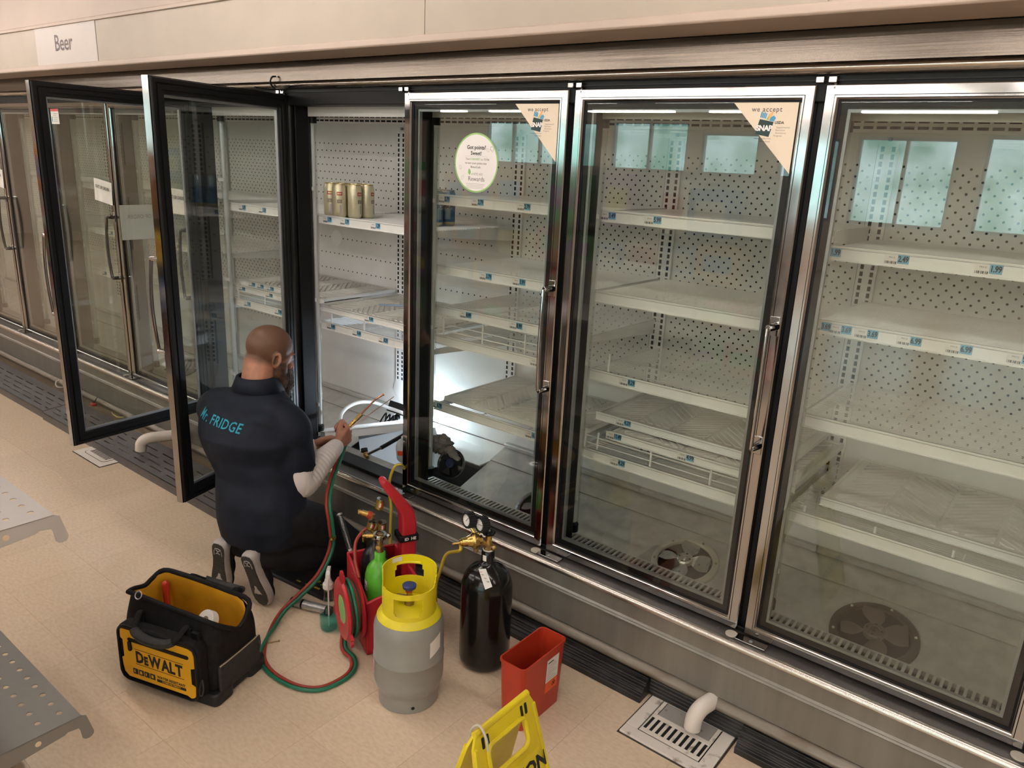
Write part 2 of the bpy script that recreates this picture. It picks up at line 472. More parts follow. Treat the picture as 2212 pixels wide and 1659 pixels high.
def upright(case, x):
    mb = MB().box((x - 0.032, YB - 0.012, 0.52), (x + 0.032, YB - 0.001, 1.86), M['enamel2'])
    z = 0.545
    while z < 1.85:
        for dx in (-0.017, 0.017): mb.box((x + dx - 0.0055, YB - 0.0125, z - 0.008), (x + dx + 0.0055, YB - 0.011, z + 0.008), M['hole'])
        z += 0.0245
    mb.box((x - 0.0335, YB - 0.011, 0.52), (x - 0.032, YB - 0.0005, 1.86), M['hole'])
    mb.cyl((x, YB - 0.012, 1.875), (x, YB - 0.002, 1.875), 0.007, M['spacer'], n=10)
    mb.build('shelf_upright', case, smooth=0)

def ring_xz(mb, x0, z0, x1, z1, w, prof, mat_):
    """picture-frame moulding: prof = [(inset, y)...] swept round the rectangle"""
    vs = []; n = len(prof)
    for (cx, cz, sx, sz) in ((x0, z0, 1, 1), (x1, z0, -1, 1), (x1, z1, -1, -1), (x0, z1, 1, -1)):
        for ins, y in prof: vs.append((cx + sx * ins, y, cz + sz * ins))
    fs = []
    for c in range(4):
        d = (c + 1) % 4
        for i in range(n - 1): fs.append((c * n + i, d * n + i, d * n + i + 1, c * n + i + 1))
    mb.add(vs, fs, mat_)

def glass_door(case, hinge, ang, w, h, handle=True, name='glass_door', label=None, fw=0.036, grip=(0.625, 0.985)):
    """door in its own frame: x from the hinge, front face y=0, z from the bottom"""
    mb = MB()
    ring_xz(mb, 0, 0, w, h, fw, [(0.0, 0.032), (0.0, 0.003), (0.003, 0.0), (0.0245, 0.0), (0.0255, 0.0025), (0.0265, -0.001), (0.031, -0.001), (0.0335, 0.002), (fw, 0.004), (fw, 0.010)], M['chrome'])
    d = mb.build(name, case, local=True, smooth=40)
    d.matrix_parent_inverse = wm(case).inverted()
    d.location = hinge; d.rotation_euler = (0, 0, -ang)
    if label: d['label'] = label
    g = MB(); ring_xz(g, 0.0, 0.0, w, h, 0, [(fw - 0.001, 0.009), (fw + 0.006, 0.009), (fw + 0.006, 0.012), (fw - 0.001, 0.012)], M['black'])
    ring_xz(g, 0, 0, w, h, 0, [(0.003, 0.032), (0.003, 0.042), (0.006, 0.045), (0.020, 0.045), (0.021, 0.041), (0.026, 0.041), (0.027, 0.046), (0.042, 0.046), (0.043, 0.043), (0.056, 0.043), (0.058, 0.040), (0.058, 0.014)], M['black'])
    g.build('gasket_frame', d, local=True, smooth=40)
    sp = MB(); ring_xz(sp, 0, 0, w, h, 0, [(0.0585, 0.016), (0.0585, 0.030), (0.067, 0.030), (0.067, 0.016), (0.0585, 0.016)], M['spacer'])
    ring_xz(sp, 0, 0, w, h, 0, [(fw + 0.005, 0.0125), (0.0585, 0.0125), (0.0585, 0.0145), (fw + 0.005, 0.0145)], M['black'])
    sp.build('spacer_bar', d, local=True, smooth=0)
    MB().box((fw + 0.002, 0.0100, fw + 0.002), (w - fw - 0.002, 0.0140, h - fw - 0.002), M['glass']).build('glass_pane', d, local=True, smooth=0)
    if handle:
        z0, z1 = grip; x = w - 0.020; m = MB()
        pts = []
        for i in range(13):
            t = i / 12; z = z0 + (z1 - z0) * t; pts.append((x + 0.004 * math.sin(PI * t), -0.045 - 0.012 * math.sin(PI * t), z))
        m.tube(pts, 0.0095, M['chrome'], n=10, flat=0.62)
        for z in (z0, z1):
            m.tube([(x, -0.046, z), (x + 0.004, -0.03, z), (x + 0.006, 0.0, z)], [0.010, 0.011, 0.013], M['chrome'], n=8)
            m.box((x - 0.012, -0.004, z - 0.028), (x + 0.016, 0.001, z + 0.028), M['chrome'])
        m.build('door_handle', d, local=True, bevel=0.0015)
    return d

def bez(*a): return a
def lamp_tube(case, x, y, z0, z1):
    t = MB().cyl((x, y, z0), (x, y, z1), 0.0185, M['clear'], n=14)
    t.cyl((x, y, z0 + 0.02), (x, y, z1 - 0.02), 0.0115, M['lampwhite'], n=12)
    t.cyl((x, y, z0 - 0.02), (x, y, z0 + 0.012), 0.020, M['black'], n=14).cyl((x, y, z1 - 0.012), (x, y, z1 + 0.02), 0.020, M['black'], n=14)
    t = t.build('lamp_tube', case)
    for z in (z0 + 0.13, z0 + 0.66, z0 + 1.18):
        MB().box((x - 0.045, y - 0.022, z - 0.008), (x + 0.022, y - 0.0185, z + 0.008), M['enamel2']).box((x - 0.045, y - 0.022, z - 0.008), (x - 0.041, y + 0.01, z + 0.008), M['enamel2']).build('tube_clip', t)
M['lampwhite'] = mat('unlit_lamp', (0.62, 0.64, 0.66), 0.35, var=0.03)

def case_shell(case, x0, x1, joints, bays, left=False):
    """x0..x1 overall, joints = mullion centres, bays = (xa, xb, kind)"""
    # header: black frame beam, bullnose trim, brushed panel
    MB().box((x0, 0.012, 1.935), (x1, 0.115, 2.015), M['black']).build('frame_beam', case, bevel=0.003)
    MB().box((x0, 0.006, 1.985), (x1, 0.012, 1.988), M['rubber']).build('header_track', case)
    pr = [(0.02, 2.000)] + [(-0.008 - 0.016 * math.sin(PI * i / 8), 2.000 + 0.030 * i / 8) for i in range(9)] + [(0.02, 2.030)]
    MB().extr_x(pr, x0, x1, M['chrome2']).build('bullnose_trim', case, smooth=60)
    MB().box((x0, -0.010, 2.030), (x1, 0.02, 2.107), M['steel']).build('header_panel', case, smooth=0)
    # base: door ledge, sill nose, fascia, bumper
    MB().box((x0, -0.046, 0.290), (x1, 0.105, 0.3405), M['sill']).build('door_ledge', case)
    MB().box((x0, 0.014, 0.3405), (x1, 0.104, 0.3575), M['black']).build('frame_sill', case, bevel=0.003)
    pr = [(-0.046, 0.3415)] + [(-0.046 - 0.017 * math.sin(PI / 2 * i / 6), 0.3415 - 0.017 * (1 - math.cos(PI / 2 * i / 6))) for i in range(1, 7)] + [(-0.063, 0.3225), (-0.046, 0.3225)]
    MB().extr_x(pr, x0, x1, M['chrome2']).build('sill_nose', case, smooth=60)
    MB().extr_x([(-0.040, 0.3225), (-0.0605, 0.3225), (-0.0585, 0.312), (-0.0585, 0.268), (-0.066, 0.263), (-0.066, 0.2605), (-0.040, 0.2605)], x0, x1, M['fascia']).build('fascia_upper', case, smooth=20)
    MB().extr_x([(-0.040, 0.258), (-0.062, 0.258), (-0.066, 0.252), (-0.058, 0.244), (-0.056, 0.125), (-0.040, 0.125)], x0, x1, M['fascia']).build('fascia_lower', case, smooth=20)
    pr = [(-0.04, 0.122), (-0.058, 0.122)] + [(-0.058 - 0.020 * math.sin(PI * i / 8), 0.122 - 0.044 * i / 8) for i in range(1, 8)] + [(-0.058, 0.078), (-0.04, 0.078)]
    MB().extr_x(pr, x0, x1, M['lip']).build('bumper_rail', case, smooth=60)
    # cabinet interior
    MB().box((x0, 0.115, 1.975), (x1, YB + 0.06, 2.03), M['enamel']).build('inner_roof', case)
    MB().box((x0, 0.115, 1.895), (x1, 0.125, 1.975), M['enamel']).build('light_cove', case)
    MB().box((x0, 0.05, 0.10), (x1, YB + 0.06, 0.13), M['galv']).build('case_bottom', case)
    for x in ([x0] if left else [x1 - 0.018]): MB().box((x, 0.115, 0.13), (x + 0.018, YB + 0.06, 1.975), M['enamel']).build('end_panel', case)
    s = MB().box((x0, YB - 0.02, 1.895), (x1, YB + 0.008, 1.945), M['enamel2'])
    x = x0 + 0.02
    while x < x1 - 0.05:
        for z in (1.906, 1.926): s.box((x, YB - 0.0208, z), (x + 0.032, YB - 0.0195, z + 0.009), M['hole'])
        x += 0.042
    s.build('air_slot_rail', case, smooth=0)
    MB().box((x0, YB - 0.02, 1.945), (x1, YB + 0.008, 1.975), M['enamel']).build('roof_trim', case)
    for x in joints:
        MB().box((x - 0.036, 0.046, 0.3405), (x + 0.036, 0.118, 1.945), M['black']).box((x - 0.026, 0.030, 0.3405), (x + 0.026, 0.046, 1.945), M['black']).box((x - 0.0335, 0.118, 0.36), (x + 0.0335, 0.128, 1.935), M['rubber']).build('mullion', case, bevel=0.003)
        lamp_tube(case, x + 0.020, 0.150, 0.40, 1.88)
        upright(case, x)
        h = MB()
        for sx in (-1, 1): h.box((x + sx * 0.016 - 0.011, -0.006, 1.980), (x + sx * 0.016 + 0.011, 0.012, 1.996), M['chrome'])
        h.cyl((x + 0.022, 0.004, 1.965), (x + 0.022, 0.004, 1.98), 0.005, M['chrome'], n=8)
        h.build('top_hinge', case, bevel=0.002)
        h = MB().box((x - 0.012, -0.040, 0.3405), (x + 0.085, -0.004, 0.3475), M['chrome'])
        h.cyl((x + 0.035, -0.026, 0.3475), (x + 0.035, -0.026, 0.3495), 0.0065, M['spacer'], n=8)
        h.cyl((x - 0.030, -0.020, 0.3405), (x - 0.030, -0.020, 0.3455), 0.019, M['knob'], n=14)
        h.build('bottom_hinge', case, bevel=0.001)
M['chrome2'] = mat('satin_trim', (0.55, 0.505, 0.465), 0.26, 1.0, rvar=0.06, scale=5, stretch=(0.5, 1, 60))
M['sill'] = mat('dark_sill_metal', (0.11, 0.10, 0.095), 0.35, 0.6, var=0.4, scale=60, col2=(0.30, 0.28, 0.26), lo=0.66, hi=0.80, detail=8)
M['knob'] = mat('ivory_plastic', (0.55, 0.49, 0.41), 0.4, var=0.05)

def back_bay(case, xa, xb, sparse=False, name='back_panel'):
    rows = rows_sparse(xa, xb) if sparse else rows_dense(xa, xb)
    return perforated(xa, xb, 0.352, 1.895, rows, M['enamel']).build(name, case, smooth=0)

def deck_bay(case, xa, xb, fan=None):
    # return-air grille
    g = MB().box((xa, 0.105, 0.335), (xb, 0.115, 0.350), M['grl']).box((xa, 0.184, 0.335), (xb, 0.192, 0.350), M['grl'])
    x = xa
    while x < xb - 0.002:
        g.box((x, 0.115, 0.343), (min(x + 0.0085, xb), 0.184, 0.350), M['grl']); x += 0.0205
    g.box((xa, 0.115, 0.325), (xb, 0.184, 0.330), M['hole'])
    g.build('return_air_grille', case, smooth=0)
    MB().box((xa, 0.188, 0.165), (xb, 0.192, 0.335), M['galv']).build('grille_back', case)
    # sloping plenum deck
    a = V(0, 0.19, 0.175); b = V(0, YB, 0.352)
    d = MB(); nrm = V(0, -(b.z - a.z), (b.y - a.y)).normalized()
    t = nrm * 0.004
    def slab(y0, y1, dz, x0, x1):
        f0 = (y0 - a.y) / (b.y - a.y); f1 = (y1 - a.y) / (b.y - a.y)
        p0 = a.lerp(b, f0) + nrm * dz; p1 = a.lerp(b, f1) + nrm * dz
        vs = []
        for xx in (x0, x1):
            for p in (p0, p1): vs += [(xx, p.y, p.z), (xx, p.y - t.y, p.z - t.z)]
        d.add(vs, [(0, 4, 6, 2), (1, 3, 7, 5), (0, 1, 5, 4), (2, 6, 7, 3), (0, 2, 3, 1), (4, 5, 7, 6)], M['deck'])
    slab(0.19, 0.60, 0, xa, xb); slab(0.60, YB, 0.006, xa, xb)
    dk = d.build('plenum_deck', case, smooth=0)
    MB().box((xa, YB - 0.03, 0.352), (xb, YB - 0.002, 0.376), M['deck']).build('deck_flange', case, bevel=0.006)
    return a, b, nrm
M['grl'] = mat('grille_metal', (0.50, 0.48, 0.45), 0.42, 0.3, var=0.08, scale=20)
M['deck'] = mat('grey_deck_paint', (0.50, 0.485, 0.455), 0.40, 0.15, var=0.10, scale=18, rvar=0.1, detail=7)
M['fanring'] = mat('ivory_fan_ring', (0.58, 0.53, 0.43), 0.45, var=0.05)
M['fanmetal'] = mat('fan_aluminium', (0.72, 0.70, 0.67), 0.28, 0.9, rvar=0.08, scale=25)
M['fandark'] = mat('fan_brown_black', (0.045, 0.035, 0.030), 0.4, var=0.2)
M['fangrey'] = mat('fan_blade_grey', (0.12, 0.10, 0.085), 0.4, 0.3, var=0.2)

def fan(label, cx, cy, r, dark, spin=0.0, vis=True):
    fz = 0.175 + (cy - 0.19) * (0.177 / 0.54)
    tilt = math.atan2(0.177, 0.54)
    A = T(cx, cy, fz) @ RX(tilt)
    e = empty('evaporator_fan', (cx, cy, fz), 0, label, 'fan', 'evaporator fans in the case decks')
    rm = M['fandark'] if dark else M['fanring']; bm = M['fangrey'] if dark else M['fanmetal']
    ring = MB().lathe([(r * 0.80, 0.001), (r * 0.80, 0.012), (r * 0.82, 0.015), (r * 0.97, 0.013), (r, 0.008), (r, 0.001)], rm, 48, A)
    ring = ring.build('fan_ring', e, smooth=50)
    MB().lathe([(0.001, 0.0030), (r * 0.81, 0.0030)], M['hole'], 32, A).build('fan_well', e)
    for i in range(6):
        a = i * PI / 3 + 0.35
        MB().lathe([(0.0, 0.0185), (0.0045, 0.0175), (0.005, 0.014)], M['galv'] if not dark else M['fanring'], 8, A @ T(r * 0.9 * math.cos(a), r * 0.9 * math.sin(a), 0)).build('screw', ring)
    for i in range(4):
        a0 = spin + i * PI / 2; vs = []
        n = 6
        for k in range(n + 1):
            t = k / n; rr = r * (0.20 + 0.57 * t); half = 0.22 + 0.36 * math.sin(PI * min(1, t * 0.75 + 0.1))
            for s in (-1, 1):
                vs.append((rr * math.cos(a0 + s * half * (1 - 0.25 * t)), rr * math.sin(a0 + s * half * (1 - 0.25 * t)), 0.020 + 0.010 * s))
        fs = [(2 * k, 2 * k + 1, 2 * k + 3, 2 * k + 2) for k in range(n)]
        MB().add(vs, fs, bm, A).build('fan_blade', e, smooth=60)
    hub = MB().lathe([(r * 0.24, 0.010), (r * 0.24, 0.026), (r * 0.20, 0.031), (r * 0.13, 0.031), (r * 0.12, 0.027), (r * 0.05, 0.027), (r * 0.05, 0.034), (0.0005, 0.034)], bm, 24, A)
    for i in range(4):
        a = i * PI / 2; hub.cyl(A @ V(r * .165 * math.cos(a), r * .165 * math.sin(a), 0.0305), A @ V(r * .165 * math.cos(a), r * .165 * math.sin(a), 0.0318), 0.004, M['ink'], n=8)
    hub.build('fan_hub', e, smooth=40)
    return e

CASE = empty('refrigerated_case', (0.78, 0.35, 0.0), 0, 'emptied glass-door refrigerated case under repair with two doors swung open', 'refrigerator')
joints = [-P, 0.0, P, 2 * P, 3 * P]
case_shell(CASE, -2 * P - 0.012, 4 * P, joints, None)
# left end mullion of this case
bays = {'A': (-2 * P, -P), 'B': (-P, 0), 'C': (0, P), 'D': (P, 2 * P), 'E': (2 * P, 3 * P), 'F': (3 * P, 4 * P)}
for k, (xa, xb) in bays.items():
    back_bay(CASE, xa + (0.006 if k == 'A' else 0), xb - (0.018 if k == 'F' else 0), sparse=(k in 'AB'))
    if k != 'B': deck_bay(CASE, xa + (0.01 if k == 'A' else 0), xb - (0.02 if k == 'F' else 0))
MB().box((-2 * P - 0.036, 0.030, 0.3405), (-2 * P + 0.030, 0.118, 1.945), M['black']).build('mullion', CASE, bevel=0.003)
lamp_tube(CASE, -2 * P + 0.052, 0.150, 0.40, 1.88)
upright(CASE, -2 * P)

for (kx, kz, kr) in ((-1.325, 1.268, 0.045), (-0.80, 1.245, 0.045), (-0.795, 0.478, 0.050)):
    MB().lathe([(0.0005, 0.0025), (kr * 0.93, 0.0025), (kr, 0.0015), (kr, -0.001)], M['enamel2'], 28, T(kx, YB - 0.001, kz) @ RX(PI / 2)).build('knockout_plug', CASE, smooth=30)
dC = glass_door(CASE, (0.0, 0.0, DZ), 0, DW, DH)
dD = glass_door(CASE, (P, 0.0, DZ), 0, DW, DH)
dE = glass_door(CASE, (2 * P, 0.0, DZ), 0, DW, DH)
dF = glass_door(CASE, (3 * P, 0.0, DZ), 0, DW, DH)
dB = glass_door(CASE, (-P + 0.004, -0.004, DZ), math.radians(73.2), DW, DH, label='glass door swung open beside the kneeling man')
dA = glass_door(CASE, (-2 * P + 0.004, -0.004, DZ), math.radians(84.5), DW, DH, label='second open glass door with a paper note on its outside')
# closer wire hook on the header
MB().tube(smooth_path([(-0.79, -0.02, 2.00), (-0.80, -0.035, 2.02), (-0.795, -0.03, 2.045), (-0.785, -0.015, 2.05)], 6), 0.004, M['black'], n=6).tube(smooth_path([(-0.79, -0.02, 1.995), (-0.74, -0.10, 1.992), (-0.70, -0.18, 1.990)], 6), 0.0035, M['black'], n=6).build('door_closer_wire', CASE)

# stickers -----------------------------------------------------------
M['stk'] = mat('cream_sticker', (0.76, 0.64, 0.50), 0.5, var=0.02)
M['stkgreen'] = mat('sticker_green', (0.28, 0.50, 0.16), 0.5, var=0.05)
M['stkwhite'] = mat('sticker_white', (0.82, 0.78, 0.76), 0.5, var=0.02)
M['snapgreen'] = mat('sticker_dark_green', (0.012, 0.035, 0.035), 0.5, var=0.05)
M['snaporange'] = mat('sticker_orange', (0.80, 0.42, 0.16), 0.5, var=0.05)
M['snapblue'] = mat('sticker_blue', (0.07, 0.30, 0.52), 0.5, var=0.05)
M['redprint'] = mat('red_print', (0.60, 0.05, 0.07), 0.5, var=0.05)
M['stkgrey'] = mat('sticker_grey_print', (0.42, 0.38, 0.37), 0.6, var=0.05)
YS = 0.0096
def on_glass(x, z, y=YS, rot=0.0): return T(x, y, z) @ RX(PI / 2) @ RZ(rot)
def snap(door):
    xr = DW - 0.042; zt = DH - 0.042; s = 0.182
    m = MB()
    m.add([(xr - s, YS, zt), (xr, YS, zt), (xr, YS, zt - s * 1.01), (xr - s, YS + .0003, zt), (xr, YS + .0003, zt), (xr, YS + .0003, zt - s * 1.01)], [(0, 2, 1), (3, 4, 5), (0, 1, 4, 3), (1, 2, 5, 4), (2, 0, 3, 5)], M['stk'])
    y2 = YS - 0.0004
    m.text('we accept', 0.0185, M['ink2'], on_glass(xr - 0.085, zt - 0.018, y2), 1.12, 0.0002)
    A = on_glass(xr - 0.086, zt - 0.066, y2, -0.18)
    m.prism([(-0.021, -0.020), (0.019, -0.020), (0.021, 0.020), (-0.019, 0.020)], 0, 0.0002, M['snapgreen'], A)
    m.text('SNAP', 0.0195, M['stkwhite'], on_glass(xr - 0.086, zt - 0.067, y2 - 0.0004), 0.92, 0.0009)
    for i in range(4): m.prism(rrect(-0.020 + i * 0.0045, 0.024, -0.0165 + i * 0.0045, 0.040 - 0.002 * (i % 2), 0.001, 1), 0, 0.0002, M['snapblue'], A)
    m.prism([(-0.001, 0.022), (0.006, 0.022), (0.010, 0.034), (0.004, 0.038)], 0, 0.0002, M['stkgreen'], A)
    m.prism([(0.004, 0.024), (0.009, 0.024), (0.014, 0.044), (0.009, 0.046), (0.004, 0.036)], 0, 0.0003, M['snaporange'], A)
    m.prism([(0.008, 0.021), (0.021, 0.021), (0.024, 0.031), (0.017, 0.036), (0.008, 0.029)], 0, 0.0003, M['snapblue'], A)
    m.text('USDA', 0.0098, M['ink'], on_glass(xr - 0.046, zt - 0.052, y2), 1.0, 0.0003)
    for i, t in enumerate(('Supplemental', 'Nutrition', 'Assistance', 'Program')):
        m.text(t, 0.0062, M['ink2'], on_glass(xr - 0.034 - 0.003 * (12 - len(t)) * 0.8, zt - 0.064 - 0.0072 * i, y2), 1.1)
    m.text('Putting Healthy Food', 0.0055, M['ink2'], on_glass(xr - 0.088, zt - 0.0935, y2)); m.text('Within Reach', 0.0055, M['ink2'], on_glass(xr - 0.080, zt - 0.101, y2))
    tag(m.build('snap_sticker', door, local=True, smooth=0), 'cream triangular sticker reading we accept SNAP')
snap(dC); snap(dD)
cx, cz, r = 0.362, 1.735 - DZ, 0.1035
m = MB(); A = on_glass(cx, cz)
m.lathe([(0.0, 0.0), (r * 0.945, 0.0)], M['stkwhite'], 48, A); m.lathe([(r * 0.945, 0.0), (r, 0.0), (r, -0.0003)], M['stkgreen'], 48, A)
y2 = YS - 0.0004
for t, sz, dz, dx, mt, bo in (('Got points?', .0190, .053, 0, 'ink', .0004), ('Sweet!', .0190, .033, 0, 'ink', .0004), ('to turn your points into', .0105, -.001, 0, 'ink2', .0001), ('BonusCash.', .0105, -.0145, 0, 'ink2', .0001), ('RITE AID', .0115, -.039, .012, 'stkgrey', .0002), ('Rewards', .0225, -.056, .004, 'ink2', 0)):
    m.text(t, sz, M[mt], on_glass(cx + dx, cz + dz, y2), 1.0, bo)
m.text('Text', .0105, M['ink2'], on_glass(cx - .040, cz + .0125, y2)); m.text('CONVERT', .0105, M['stkgreen'], on_glass(cx - .004, cz + .0125, y2), 1.0, .0002); m.text('to 75708', .0105, M['ink2'], on_glass(cx + .043, cz + .0125, y2))
m.box((cx - .055, y2, cz + .0225), (cx + .055, y2 + .0002, cz + .0230), M['stkgrey'])
for i in range(4): m.box((cx - .046 + .006 * (i % 2), y2, cz - .0725 - .005 * i), (cx + .046 - .005 * (i % 3), y2 + .0002, cz - .0737 - .005 * i), M['stkgrey'])
leaf = [(0, 0), (.006, .004), (.008, .012), (.005, .019), (0, .023), (-.004, .016), (-.005, .008)]
m.prism(leaf, 0, .0002, M['stkgreen'], on_glass(cx - .030, cz - .043, y2, 0.1)); m.prism([(x * .35, z * .35) for x, z in leaf], 0, .0002, M['stkgreen'], on_glass(cx - .018, cz - .043, y2, -0.3))
for (lx, lz, sc, ro) in ((.066, .047, 1.0, -.9), (.078, .040, .9, .5), (-.072, -.025, .7, .4), (-.070, -.060, .8, -.6), (.060, .040, .7, .9)):
    pts = [(cx + lx + (a * math.cos(ro) - b * math.sin(ro)) * sc, y2, cz + lz + (a * math.sin(ro) + b * math.cos(ro)) * sc) for a, b in leaf]
    m.tube(pts + [pts[0]], 0.0004, M['stkgrey'], n=4)
tag(m.build('rewards_sticker', dC, local=True, smooth=0), 'round white rewards sticker with a green rim')

M['showthrough'] = mat('ink_seen_through_paper', (0.50, 0.47, 0.45), 0.7, var=0.03)
def paper(case_door, x, z, w, h, text, size, outside=True, y=-0.0015, tilt=0.0, fold=0.006, label=None, back=False):
    """sheet of paper taped to the face of a door (door coordinates), slightly curled"""
    m = MB(); n = 6; vs = []
    for j in range(3):
        for i in range(n + 1):
            u = -w / 2 + w * i / n; v = -h / 2 + h * j / 2
            vs.append((x + u * math.cos(tilt) - v * math.sin(tilt), y - fold * (1 - math.cos((i / n - 0.5) * 2.2)) , z + u * math.sin(tilt) + v * math.cos(tilt)))
    fs = [(j * (n + 1) + i, j * (n + 1) + i + 1, (j + 1) * (n + 1) + i + 1, (j + 1) * (n + 1) + i) for j in range(2) for i in range(n)]
    m.add(vs, fs, M['paper'])
    if text: m.text(text, size, M['ink'], T(x, y - 0.006, z) @ RX(PI / 2) @ RZ(tilt) @ T(-w * 0.02, h * 0.16, 0), 1.0, 0.0006)
    if text and back: m.text(text, size, M['showthrough'], T(x, y + 0.0012, z) @ RX(PI / 2) @ RZ(tilt) @ T(-w * 0.02, h * 0.16, 0), 1.0, 0.0006)
    tag(m.build('paper_note', case_door, local=True, smooth=0), label)
paper(dA, 0.275, 1.375 - DZ, 0.245, 0.165, 'OUT OF ORDER', 0.026, back=True, label='white paper note reading out of order')

# ---- neighbouring case to the left, all doors shut
CASE2 = empty('refrigerated_case', (-3.7, 0.35, 0.0), 0, 'closed glass-door refrigerated case at the far left with out of order notes', 'refrigerator')
J2 = [-2.44, -3.268, -4.096, -4.924, -5.752]
case_shell(CASE2, -6.58, -2 * P - 0.0125, J2, None, True)
edges2 = [-1.610] + J2 + [-6.55]
bp = None; W2 = 0.812
for i in range(len(edges2) - 1):
    xb, xa = edges2[i], edges2[i + 1]
    if bp is None:
        bp = back_bay(CASE2, xa, -2 * P - 0.0)
    else:
        c = bp.copy(); COL.objects.link(c); c.location = bp.location + V((xa + xb) / 2 - bp.location.x if False else (xa - edges2[1]), 0, 0)
    deck_bay(CASE2, xa, xb)
    d = glass_door(CASE2, (xa + 0.008, 0.0, DZ - 0.02), 0, (xb - xa) - 0.016, DH, label=None)
    if i < 4:
        wd = (xb - xa) - 0.016
        lab = 'white paper out of order note taped across the door edge'
        paper(d, wd - (0.118 if i else 0.095), 1.455 - DZ + 0.02, 0.225, 0.130, 'OUT OF ORDER', 0.024, tilt=-0.09 if i else -0.02, label=lab)
    if i == 2 or i == 1:
        if i == 1:
            lb = MB().box((0.05, 0.0085, 1.50), (0.165, 0.0094, 1.605), M['paper']).box((0.05, 0.0080, 1.575), (0.165, 0.0086, 1.605), M['redprint'])
            for q in range(5): lb.box((0.085, 0.0080, 1.560 - q * 0.011), (0.150 - 0.01 * (q % 2), 0.0085, 1.5635 - q * 0.011), M['stkgrey'])
            lb.box((0.060, 0.0080, 1.515), (0.072, 0.0085, 1.545), M['snapblue'])
            tag(lb.build('door_label', d, local=True, smooth=0), 'small white label with a red heading')

# ================================================================== SHELVES IN THE CASES
SY = 0.178; SB = 0.716
def price_tag(parent, x, z, txt, y, big=True):
    m = MB()
    m.box((x - 0.034, y - 0.0012, z - 0.013), (x + 0.001, y, z + 0.014), M['paper'])
    m.box((x + 0.001, y - 0.0014, z - 0.009), (x + 0.030, y, z + 0.015), M['price'])
    m.text(txt, 0.0195, M['ink'], T(x + 0.0155, y - 0.0019, z + 0.003) @ RX(PI / 2) @ Matrix.Diagonal((0.82, 1.15, 1, 1)), 0.95, 0.0006)
    m.text('PRICE', 0.0065, M['ink2'], T(x - 0.014, y - 0.0017, z + 0.006) @ RX(PI / 2))
    w = 0
    for i in range(9):
        m.box((x - 0.031 + i * 0.0034, y - 0.0016, z - 0.011), (x - 0.031 + i * 0.0034 + 0.0010 + 0.0008 * (i % 3), y - 0.0012, z - 0.004), M['ink'])
    m.box((x + 0.003, y - 0.0012, z - 0.016), (x + 0.026, y, z - 0.009), M['paper'])
    return m.build('price_tag', parent, smooth=0)

def rail(parent, xa, xb, z, y=SY, h=0.042, tags=(), drop=0.010):
    m = MB().box((xa, y, z - h + drop), (xb, y + 0.003, z + drop), M['enamel2'])
    m.box((xa, y - 0.004, z + drop - 0.004), (xb, y + 0.003, z + drop), M['enamel2']).box((xa, y - 0.004, z - h + drop), (xb, y + 0.003, z - h + drop + 0.004), M['enamel2'])
    m.box((xa, y - 0.0005, z + drop - 0.0085), (xb, y, z + drop - 0.0075), M['spacer'])
    r = m.build('price_rail', parent, smooth=0)
    for x, t in tags: price_tag(r, x, z - h / 2 + drop - 0.001, t, y - 0.0005)
    return r

def brackets(parent, xa, xb, z):
    for x in (xa + 0.004, xb - 0.007):
        MB().add([(x, SY + 0.02, z - 0.004), (x, SB, z - 0.004), (x, SB, z - 0.06), (x, SY + 0.02, z - 0.02), (x + 0.003, SY + 0.02, z - 0.004), (x + 0.003, SB, z - 0.004), (x + 0.003, SB, z - 0.06), (x + 0.003, SY + 0.02, z - 0.02)],
                 [(0, 1, 2, 3), (7, 6, 5, 4), (0, 4, 5, 1), (1, 5, 6, 2), (2, 6, 7, 3), (3, 7, 4, 0)], M['enamel2']).build('bracket', parent, smooth=0)

def shelf_solid(label, xa, xb, z, tags=()):
    e = empty('solid_shelf', ((xa + xb) / 2, 0.45, z - 0.02), 0, label, 'shelf', 'shelves in the repaired case')
    m = MB().box((xa, SY + 0.003, z - 0.012), (xb, SB, z - 0.003), M['enamel2'])
    n = 36
    for i in range(n):
        y = SY + 0.01 + (SB - SY - 0.02) * i / n
        m.box((xa + 0.004, y, z - 0.003), (xb - 0.004, y + 0.007, z), M['enamel2'])
    m.build('shelf_deck', e, smooth=0)
    brackets(e, xa, xb, z - 0.008); rail(e, xa, xb, z, tags=tags); return e

def wires(parent, xa, xb, z, y0=SY + 0.004, y1=SB, pitch=0.0145, w=0.0024, name='wire_deck'):
    m = MB(); y = y0
    while y < y1:
        m.box((xa, y, z - 0.0015), (xb, y + w, z), M['enamel2']); y += pitch
    n = max(3, int((xb - xa) / 0.19))
    for i in range(n + 1):
        x = xa + 0.006 + (xb - xa - 0.015) * i / n
        m.box((x, y0, z - 0.006), (x + 0.003, y1, z - 0.0015), M['enamel2'])
    for x in (xa, xb - 0.004): m.box((x, y0, z - 0.014), (x + 0.004, y1, z - 0.004), M['enamel2'])
    o = m.build(name, parent, smooth=0); o['kind'] = 'stuff'; return o

